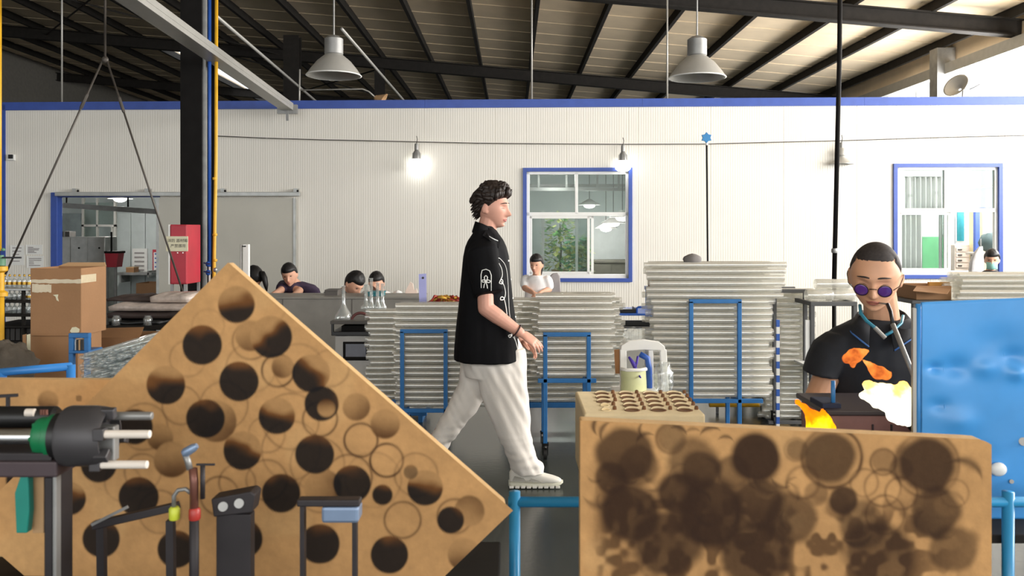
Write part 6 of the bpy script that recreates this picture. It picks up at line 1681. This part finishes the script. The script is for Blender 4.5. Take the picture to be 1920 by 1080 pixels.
# blue star finial pole
Y = 10.3
c = thing('pole', 'slim black pole topped by a blue star shape behind the tallest stack', 'pole', 1326, Y)
MB().cyl(P(1327, 500, Y), P(1325, 268, Y), .011, n=10).build('shaft', 'steel_black', c, 'auto'); MB().tube([P(1327, 500, Y), Vector((P(1327, 0, Y).x, Y, 0))], .012, 10).build('lower_shaft', 'steel_black', c, True)
st = []
for k in range(12):
    a = math.pi/2 + k*math.pi/6; r = (.068 if k % 2 == 0 else .046); st.append(P(1325, 258, Y-.02) + Vector((r*math.cos(a), 0, r*math.sin(a))))
MB().prism(st, (0, .03, 0)).build('star', pm('star_blue', (40, 122, 178), .5), c, bevel=.003); MB().ell(P(1325, 270, Y), (.02, .02, .02), 10, 8).build('ball', 'white_frame', c, True)
# black pole hanging from the roof
Y = 7.4
c = thing('hanging_pole', 'thick black pole from the roof down behind the glass worker', 'pole', 1569, Y)
tp = P(1574, 60, Y); MB().tube([P(1564, 530, Y), P(1574, 100, Y), P(1576, -160, Y)], .020, 12).build('shaft', 'steel_black', c, True)
MB().lathe([(.024, -.02), (.027, -.01), (.027, .01), (.024, .02)], P(1564.5, 470, Y), (0, 0, 1), 12).build('collar', 'zinc', c, 'auto'); MB().tube([P(1564, 530, Y), Vector((P(1564, 0, Y).x, Y, 0))], .018, 10).build('lower_shaft', 'steel_black', c, True)
# pendant high-bay lamps
def pendant(px, pyr, wid, Y, label):
    p = P(px, pyr, Y); k_ = Y/F; r = wid/2*k_
    c = empty('pendant_lamp', p, label, 'lamp', 'bell-shaped pendant lamps')
    MB().lathe([(r, 0), (r*.99, .006), (r*.86, r*.22), (r*.62, r*.52), (r*.38, r*.72), (r*.30, r*.78), (r*.28, r*.76), (r*.36, r*.70), (r*.60, r*.50), (r*.84, r*.20), (r*.96, .004), (r, 0)], p, (0, 0, 1), 40, False).build('shade', 'lamp_metal', c, 'auto')
    MB().lathe([(r*.98, -.004), (r*1.02, 0), (r*1.0, .006)], p, (0, 0, 1), 40, False).build('rim', 'white_frame', c, True)
    MB().lathe([(r*.30, r*.76), (r*.34, r*.8), (r*.34, r*1.35), (r*.2, r*1.45), (r*.05, r*1.5)], p, (0, 0, 1), 24).build('housing', 'zinc', c, 'auto')
    MB().cyl(p + Vector((0, 0, r*1.48)), Vector((p.x, p.y, roof_z(p.x)-.05)), .008, n=8).build('stem', 'zinc', c)
    MB().ell(p + Vector((0, 0, r*.45)), (r*.16, r*.16, r*.24), 14, 10).build('lamp_bulb', 'white_frame', c, True)
pendant(626, 142, 102, 8.0, 'grey bell pendant lamp near the left column')
pendant(1307, 146, 106, 8.0, 'grey bell pendant lamp above the tallest tube stack')
# cable tray, conduits and arm lamp over the partition
e0 = P(430, 128, 8.5); e1 = P(538, 203, 11.25); d_ = e1 - e0
c = empty('cable_tray', e1, 'pale metal cable tray running back to the top of the partition', 'tray')
MB().bar(e0 - d_*1.2, e1, .16, .05).build('tray', 'lamp_metal', c, bevel=.003); 
for sg in (-1, 1): MB().bar(e0 - d_*1.2 + Vector((.08*sg, 0, .04)), e1 + Vector((.08*sg, 0, .04)), .008, .05).build('side_lip', 'lamp_metal', c)
m = MB(); m.box((e1.x-.13, e1.y, e1.z-.07), (e1.x+.13, e1.y+.06, e1.z+.05)); m.build('end_bracket', 'zinc', c); MB().bar(e1, e1 + Vector((0, 0.03, -.16)), .04, .03).build('bracket_leg', 'zinc', c)
for px0, py0, px1, py1, Ya, Yb, lb in ((520, 128, 604, 200, 13.0, 16.0, 'thin grey conduit sloping down behind the cable tray'), (715, 140, 760, 192, 14.0, 16.0, 'thin grey brace sloping down right of the arm lamp')):
    a, b2 = P(px0, py0, Ya), P(px1, py1, Yb); m = MB(); m.cyl(a - (b2-a)*1.2, b2, .022, n=8); g = m.build('conduit', 'lamp_metal', None, True, loc=b2); tag(g, lb, 'conduit'); MB().cyl(b2, Vector((b2.x, b2.y, 3.13)), .018, n=8).build('drop_pipe', 'lamp_metal', g)
c = empty('arm_lamp', P(710, 190, 12.2), 'tilted shade lamp on a conduit arm just above the blue capping', 'lamp')
MB().tube([P(562, 169, 12.2), P(680, 167, 12.2), P(692, 172, 12.2), P(703, 182, 12.2)], .011, 8).build('arm', 'lamp_metal', c, True); MB().tube([P(562, 130, 12.2), P(561, 215, 12.2)], .012, 8).build('riser', 'lamp_metal', c, True); MB().tube([P(561, 215, 12.2), Vector((P(561, 0, 12.2).x, 12.2, 3.13))], .012, 8).build('standpipe', 'lamp_metal', c, True)
MB().lathe([(.03, 0), (.05, .03), (.12, .12), (.13, .13), (.12, .125), (.04, .03)], P(703, 182, 12.2), (.75, 0, -.45), 20, False).build('shade', 'card_edge', c, True); MB().ell(P(706, 195, 12.2), (.07, .06, .05), 12, 8).build('bulb_guard', 'white_frame', c, True)
for px, y0, lb in ((116, 127, 'thin hanger rod above the left part of the partition'), (997, 127, 'thin hanger rod above the middle window'), (1251, 127, 'thin hanger rod left of the right pendant lamp')):
    b2 = P(px, 205, 13.0); g = MB().cyl(b2, Vector((b2.x, b2.y, roof_z(b2.x)-.1)), .014, n=8).build('hanger_rod', 'lamp_metal', None, True, loc=b2); tag(g, lb, 'rod'); MB().lathe([(.016, 0), (.024, .01), (.024, .04), (.016, .05)], b2, (0, 0, 1), 10).build('nut', 'zinc', g, 'auto'); MB().cyl(b2, Vector((b2.x, b2.y, 3.1)), .012, n=6).build('lower_rod', 'lamp_metal', g)
# wall fan and wires above the capping on the right
c = empty('spot_lamp', P(1815, 175, 12.0), 'grey dish lamp standing on the capping at the upper right', 'lamp')
MB().lathe([(.02, 0), (.08, .03), (.17, .10), (.18, .11), (.16, .10), (.06, .03)], P(1800, 168, 12.0), (-.55, -.3, .35), 22, False).build('dish', 'lamp_metal', c, True)
MB().prism([P(x, y, 12.0) for x, y in ((1806, 168), (1815, 172), (1828, 190), (1805, 190))], (0, .03, 0)).build('stand', 'zinc', c); MB().tube([P(1812, 170, 12.0), P(1828, 163, 12.0), P(1837, 158, 12.0)], .006, 6).build('wire', 'cable', c, True); MB().tube([P(1816, 188, 12.0), Vector((P(1816, 0, 12).x, 12.0, 3.1))], .02, 8).build('foot', 'zinc', c, True)
# emergency light and papers on the left wall
c = empty('emergency_light', WP(24, 298, 0), 'small black and white emergency light high on the left wall', 'light')
wbox(MB(), ws(17), ws(30), wz(24, 301), wz(24, 290), 0, .05).build('housing', 'white_frame', c, bevel=.004); wbox(MB(), ws(20.5), ws(29), wz(24, 298), wz(24, 290.5), .03, .065).build('lamp_head', 'black_plastic', c, bevel=.004)
for k, (x0, x1, y0, y1, lb) in enumerate(((21, 46, 460, 497, 'left paper sheet in a clear sleeve on the wall left of the door'), (50, 80, 459, 477, 'upper right paper sheet on the wall left of the door'), (52, 82, 480, 502, 'lower right paper sheet on the wall left of the door'))):
    g = wbox(MB(), ws(x0), ws(x1), wz(x0, y1), wz(x0, y0), .002, .008).build('paper_notice', 'white_frame', None, loc=WP(x0, y1, .005)); tag(g, lb, 'notice', 'papers left of the door')
    rr = random.Random(k)
    for j in range(5):
        yy = y0 + 4 + j*(y1-y0-6)/5; wbox(MB(), ws(x0+3), ws(x0+3+rr.uniform(8, x1-x0-6)), wz(x0, yy+1.6), wz(x0, yy), .008, .009).build('print_line', 'pad_grey', g)
    wbox(MB(), ws(x0-1), ws(x0+.5), wz(x0, y1), wz(x0, y0), .002, .012).build('sleeve_edge', 'white_frame', g)
# ---------------------------------------------------------------- inside the rooms behind the partition
def room_lamp(p, label, power):
    c = empty('room_lamp', p, label, 'lamp')
    MB().lathe([(.03, .10), (.06, .08), (.20, .0), (.19, -.005), (.05, .07)], p, (0, 0, 1), 22, False).build('shade', 'white_frame', c, True)
    MB().ell(p + Vector((0, 0, -.01)), (.10, .10, .05), 14, 8).build('bulb', 'room_lamp', c, True)
    MB().cyl(p + Vector((0, 0, .10)), Vector((p.x, p.y, 3.05)), .006, n=6).build('cord', 'cable', c)
    d = bpy.data.lights.new('room_lamp_light', 'POINT'); d.energy = power; d.shadow_soft_size = .12; d.color = (1, .97, .92)
    o = bpy.data.objects.new('room_lamp_light', d); o.location = p + Vector((0, 0, -.12)); COL.objects.link(o)
room_lamp(P(1136, 428, 15.0), 'farthest lit lamp seen through the middle window', 17)
room_lamp(P(1150, 418, 13.8), 'second lit lamp seen through the middle window', 17)
room_lamp(P(1167, 407, 12.6), 'nearest lit lamp at the right jamb of the middle window', 12)
room_lamp(P(225, 372, 14.0), 'lit lamp high inside the doorway room', 45)
room_lamp(P(1770, 300, 13.6), 'unseen lamp added above the right window to light its room', 110)  # added out of view, lights the room behind the right window
for k, (px, py, Y) in enumerate(((1066, 384, 14.6),)): room_lamp(P(1105, 384, 14.6), 'lit lamp seen through the upper right pane of the middle window', 16)
room_lamp(P(1045, 318, 12.6), 'unseen lamp added above the middle window to brighten the greenery', 26)  # extra lamp out of view, there only to brighten the greenery
# middle window room: ceiling beams, dark cabinet, plants standing in for greenery reflected in the panes
for k, (y0, Y) in enumerate(((355, 13.2), (348, 14.4))):
    g = MB().bar(P(960, y0, Y), P(1230, y0, Y), .06, .05).build('ceiling_beam', 'zinc', None, loc=P(1090, y0, Y)); tag(g, ('nearer', 'farther')[k] + ' pale beam crossing behind the middle window', 'beam')
    for px in (1010, 1062, 1120, 1160): MB().bar(P(px, y0, Y), P(px, y0, Y) + Vector((0, 0, 3.05 - P(px, y0, Y).z)), .03, .03).build('hanger', 'zinc', g)
g = thing('cabinet', 'low olive-grey cabinet seen through the open part of the middle window', 'cabinet', 1140, 15.2)
olive = pm('olive_dark', (92, 92, 82), .7); bx('body', olive, g, 1105, 492, 1190, 575, 15.2, .5, .006); bx('top', olive, g, 1103, 488, 1192, 493, 15.18, .54, .004); bx('door', olive, g, 1108, 496, 1146, 572, 15.185, .02, .003)
leaf_m = [pm('leaf_green', (130, 190, 110), .5, var=.3, scale=12), pm('leaf_lime', (226, 240, 150), .5, var=.25, scale=12), pm('leaf_teal', (140, 210, 170), .5, var=.25, scale=12)]  # bright leaf tones imitate greenery reflected in the glass
def plant(px, pyb, Y, hpx, wpx, mats, seed, label, n=360):
    rr = random.Random(seed); base = P(px, pyb, Y); c = empty('reflection_plant', base, label, 'plant'); k_ = Y/F; H_ = hpx*k_; W_ = wpx*k_
    MB().lathe([(.10, 0), (.13, .22), (.14, .24), (.12, .24), (.11, .2)], Vector((base.x, base.y, base.z)), (0, 0, 1), 18).build('pot', 'card_edge', c, 'auto')
    MB().tube([base + Vector((0, 0, .2)), base + Vector((.02, 0, H_*.55)), base + Vector((0, .02, H_*.9))], .014, 8, radii=[.016, .012, .006]).build('stem', 'olive_dark', c, True)
    meshes = []
    for mt in mats:
        m = MB()
        for k in range(n // len(mats)):
            u = rr.uniform(.25, 1); a = rr.uniform(0, 2*math.pi); r = W_/2*math.sqrt(rr.random())*(1.2-.5*u); p = base + Vector((r*math.cos(a), r*math.sin(a)*.6, H_*u)); d = Vector((math.cos(a)*.7, math.sin(a)*.5 - .4, rr.uniform(-.6, .4))).normalized(); x_, y_, _ = frame_from(d); L = rr.uniform(.08, .16); w = L*.28
            m.add([p, p + d*L*.5 + x_*w, p + d*L, p + d*L*.5 - x_*w, p + d*L*.5 - y_*.008], [(0, 1, 4), (1, 2, 4), (2, 3, 4), (3, 0, 4)])
        o = m.build('foliage', mt, c); o['kind'] = 'stuff'
plant(1050, 535, 13.2, 128, 60, [leaf_m[0], leaf_m[1]], 1, 'tall leafy plant added for greenery reflected in the left sash of the middle window')
plant(1082, 538, 12.75, 95, 46, [leaf_m[2], leaf_m[1]], 2, 'shorter pale green plant added for greenery reflected at the sash joint of the middle window')
g = thing('plant_stand', 'low bench under the added reflection plants behind the middle window', 'bench', 1060, 12.9)
MB().box((P(1015, 0, 13).x, 12.7, .58), (P(1100, 0, 13).x, 13.4, .62)).build('top', 'olive_dark', g)
for px in (1018, 1097):
    for yy in (12.74, 13.36): MB().bar((P(px, 0, 13).x, yy, 0), (P(px, 0, 13).x, yy, .58), .05, .05).build('leg', 'olive_dark', g)
g = MB().bar(P(1018, 395, 12.3), P(1018, 520, 12.3), .04, .04).build('window_post', 'white_frame', None, loc=P(1018, 520, 12.3)); tag(g, 'thin white post behind the left sash of the middle window', 'post'); MB().bar(P(1018, 520, 12.3), Vector((P(1018, 0, 12.3).x, 12.3, 0)), .035, .035).build('lower_post', 'white_frame', g)
# right window room: curtains, green screen, board, cabinet
def curtain(x0, x1, y0, y1, Y, mat, label, folds_=7):
    m = MB(); m.grid(folds_*8, 4, lambda u, v: P(x0 + (x1-x0)*u, y0 + (y1-y0)*v, Y) + Vector((0, .025*math.sin(u*folds_*2*math.pi), 0)))
    o = m.build('curtain', mat, None, True, loc=P((x0+x1)/2, y1, Y)); md = o.modifiers.new('solid', 'SOLIDIFY'); md.thickness = .004; tag(o, label, 'curtain')
    MB().cyl(P(x0, y0, Y), P(x1, y0, Y), .012, n=8).build('curtain_rod', 'zinc', o); return o
curtain(1697, 1766, 332, 392, 12.6, 'shirt_white', 'short white curtain in the upper left pane of the right window')
curtain(1688, 1728, 398, 512, 12.5, 'shirt_white', 'long white curtain in the lower left pane of the right window', 4)
g = thing('folding_screen', 'bright green plastic sheet screen behind the right window', 'screen', 1748, 12.9)
bx('sheet', pm('sheet_green', (120, 214, 150), .4, var=.12, scale=6), g, 1728, 444, 1770, 530, 12.9, .02, .002); 
for px in (1728, 1770): bx('post', 'lamp_metal', g, px-1.5, 440, px+1.5, 619, 12.9, .03, 0)
g = thing('notice_board', 'teal notice board on the room wall behind the right window', 'board', 1803, 15.98, 1.4)
bx('board', pm('board_teal', (24, 120, 132), .5), g, 1795, 397, 1812, 452, 15.97, .02, 0); bx('frame', 'lamp_metal', g, 1793.5, 452, 1814, 455, 15.96, .03, 0); bx('frame', 'lamp_metal', g, 1812, 396, 1814, 452, 15.96, .03, 0)
g = thing('drawer_cabinet', 'beige drawer cabinet under the teal notice board', 'cabinet', 1804, 14.9)
bx('body', pm('beige', (196, 182, 172), .6), g, 1790, 459, 1818, 595, 14.9, .5, .005)
for k in range(4): d_ = bx('drawer', 'beige', g, 1793, 464+10*k, 1815, 472+10*k, 14.88, .03, .003); bx('handle', 'ink', d_, 1797, 467+10*k, 1804, 469.5+10*k, 14.865, .02, 0)
g = MB().bar(P(1831, 398, 14.0), Vector((P(1831, 0, 14).x, 14.0, 0)), .07, .07).build('door_post', 'trim_blue', None, loc=Vector((P(1831, 0, 14).x, 14.0, 0))); tag(g, 'blue door post seen through the open part of the right window', 'post'); MB().bar(P(1836, 392, 13.99), P(1866, 392, 13.99), .03, .05).build('door_head', 'trim_blue', g)
g = thing('lit_doorway', 'doorway with yellow light painted as a pale yellow box, right of the right window', 'lit_doorway', 1855, 14.6)  # yellow light of a doorway, put into the colour of a box
bx('body', pm('pale_yellow', (236, 222, 176), .6), g, 1840, 396, 1874, 590, 14.6, .4, .005); bx('door', 'pale_yellow', g, 1842, 400, 1857, 580, 14.585, .02, .003)
g = MB().loft(crumple(P(1856, 455, 13.4), .16, .14, .16, 8.0, 20, 12, .15)).build('sack', pm('slate', (72, 88, 90), .9), None, True, loc=P(1856, 474, 13.4)); tag(g, 'dark slate sack on a stand behind the masked woman', 'sack')
g = thing('stand', 'plain stand under the dark slate sack', 'stand', 1856, 13.3); bx('top', 'beige', g, 1836, 474, 1878, 478, 13.2, .4, .003)
for px in (1838, 1876):
    for yy in (13.22, 13.55): MB().bar((P(px, 0, 13.3).x, yy, 0), (P(px, 0, 13.3).x, yy, zpx(477, 13.2)), .03, .03).build('leg', 'beige', g)
# doorway room: steel lockers, inner window wall, notices, red box, carton
g = thing('locker', 'row of silver steel lockers inside the doorway', 'locker', 153, 13.2)
for k, (x0, x1) in enumerate(((112, 132), (132, 164), (164, 196))):
    bx('locker_door', 'galv', g, x0+.5, 446, x1-.5, 579, 13.19, .02, .003)
bx('body', 'galv', g, 110, 444, 197, 615, 13.2, .4, .004)
for px in (148, 186): MB().cyl(P(px, 465, 13.18), P(px, 465, 13.2), .015, n=8).build('lock', 'steel_black', g)
g = bx('parcel', 'counter_dark', None, 112, 434, 130, 444, 13.3, .2); tag(g, 'small grey parcel on top of the lockers', 'parcel'); bx('strap', 'zinc', g, 119, 433.5, 122, 444, 13.295, .21, 0)
g = empty('window_3', P(190, 470, 15.0), kind='structure'); g['label'] = 'white framed inner window beyond the lockers'
for (x0, y0, x1, y1) in ((153, 372, 157, 520), (213, 372, 217, 520), (153, 421, 217, 425), (180, 372, 183, 520), (208, 425, 211, 520)): bx('frame_bar', 'lamp_metal', g, x0, y0, x1, y1, 15.0, .05, 0)
for (x0, y0, x1, y1) in ((157, 380, 180, 421), (183, 380, 213, 421), (157, 425, 180, 470)): bx('pane', 'pane_glass', g, x0, y0, x1, y1, 15.02, .006, 0)
for k, (x0, x1, mt) in enumerate(((114, 152, 'zinc'), (217, 245, 'room_wall'), (246, 272, 'room_wall'), (273, 301, 'room_wall'))):
    w_ = bx('trim_%d' % (3+k), mt if k else pm('corr_steel', (150, 160, 160), .35, metal=.3), None, x0, 400, x1, 575, 15.6, .04, .003); tag(w_, kind='structure'); w_['label'] = ('corrugated steel sheet', 'left pale panel', 'middle pale panel', 'right pale panel')[k] + ' on the back wall of the doorway room'
g = MB().bar(P(105, 384, 13.6), P(310, 398, 13.6), .08, .08).build('ceiling_pipe', 'zinc', None, loc=P(200, 390, 13.6)); tag(g, 'thick grey pipe crossing under the doorway room ceiling', 'pipe')
for px in (125, 240): MB().bar(P(px, 388, 13.6), P(px, 388, 13.6) + Vector((0, 0, .9)), .02, .02).build('pipe_hanger', 'steel_black', g)
g = thing('extinguisher_box', 'small dark red extinguisher box beside the lockers inside the doorway', 'box', 210, 13.0)
m = MB(); m.prism([P(x, y, 13.0) for x, y in ((196, 474), (222, 474), (218, 501), (200, 501))], (0, .2, 0)); m.build('body', 'red_box', g, bevel=.004); bx('lid', 'steel_black', g, 195, 471, 223, 475, 12.99, .22, .002); MB().bar(P(209, 435, 13.1), P(209, 472, 13.1), .02, .02).build('handle', 'steel_black', g)
for px in (201, 217): MB().bar(P(px, 500, 13.1), Vector((P(px, 0, 13.1).x, 13.1, 0)), .03, .03).build('leg', 'zinc', g)
for k, (x0, x1, y0, y1, lb) in enumerate(((248, 276, 466, 512, 'white printed notice on the doorway room wall'), (286, 299, 468, 513, 'red bordered notice at the door leaf edge inside the doorway'))):
    n_ = bx('wall_notice', 'white_frame' if k == 0 else 'red_box', None, x0, y0, x1, y1, 15.56, .03, 0); tag(n_, lb, 'notice')
    if k: bx('paper', 'white_frame', n_, x0+2, y0+5, x1-2, y1-5, 15.55, .01, 0)
    for j in range(5): bx('print_line', 'pad_grey' if k == 0 else 'trim_blue', n_, x0+4, y0+7+8*j, x1-(6 if k == 0 else 4), y0+9.5+8*j, 15.545, .006, 0)
g = thing('shelf', 'grey wall shelf with a small carton inside the doorway', 'shelf', 255, 15.2, 1.0)
bx('board', 'zinc', g, 216, 511, 284, 516, 15.2, .36, .002); bx('bracket', 'zinc', g, 276, 508, 279, 520, 15.2, .36, 0); bx('bracket', 'zinc', g, 224, 516, 227, 530, 15.2, .36, 0)
g = bx('small_carton', 'card_brown', None, 236, 502, 251, 511, 15.25, .2); tag(g, 'small brown carton on the grey wall shelf', 'carton'); bx('flap', 'card_edge', g, 236, 501, 251, 502.5, 15.24, .21, 0)
g, a, b_ = carton('cardboard_carton', 'dark brown open carton on the floor just inside the doorway', 255, 531, 302, 612, 12.9, .45)
# plank over the doorway floor threshold
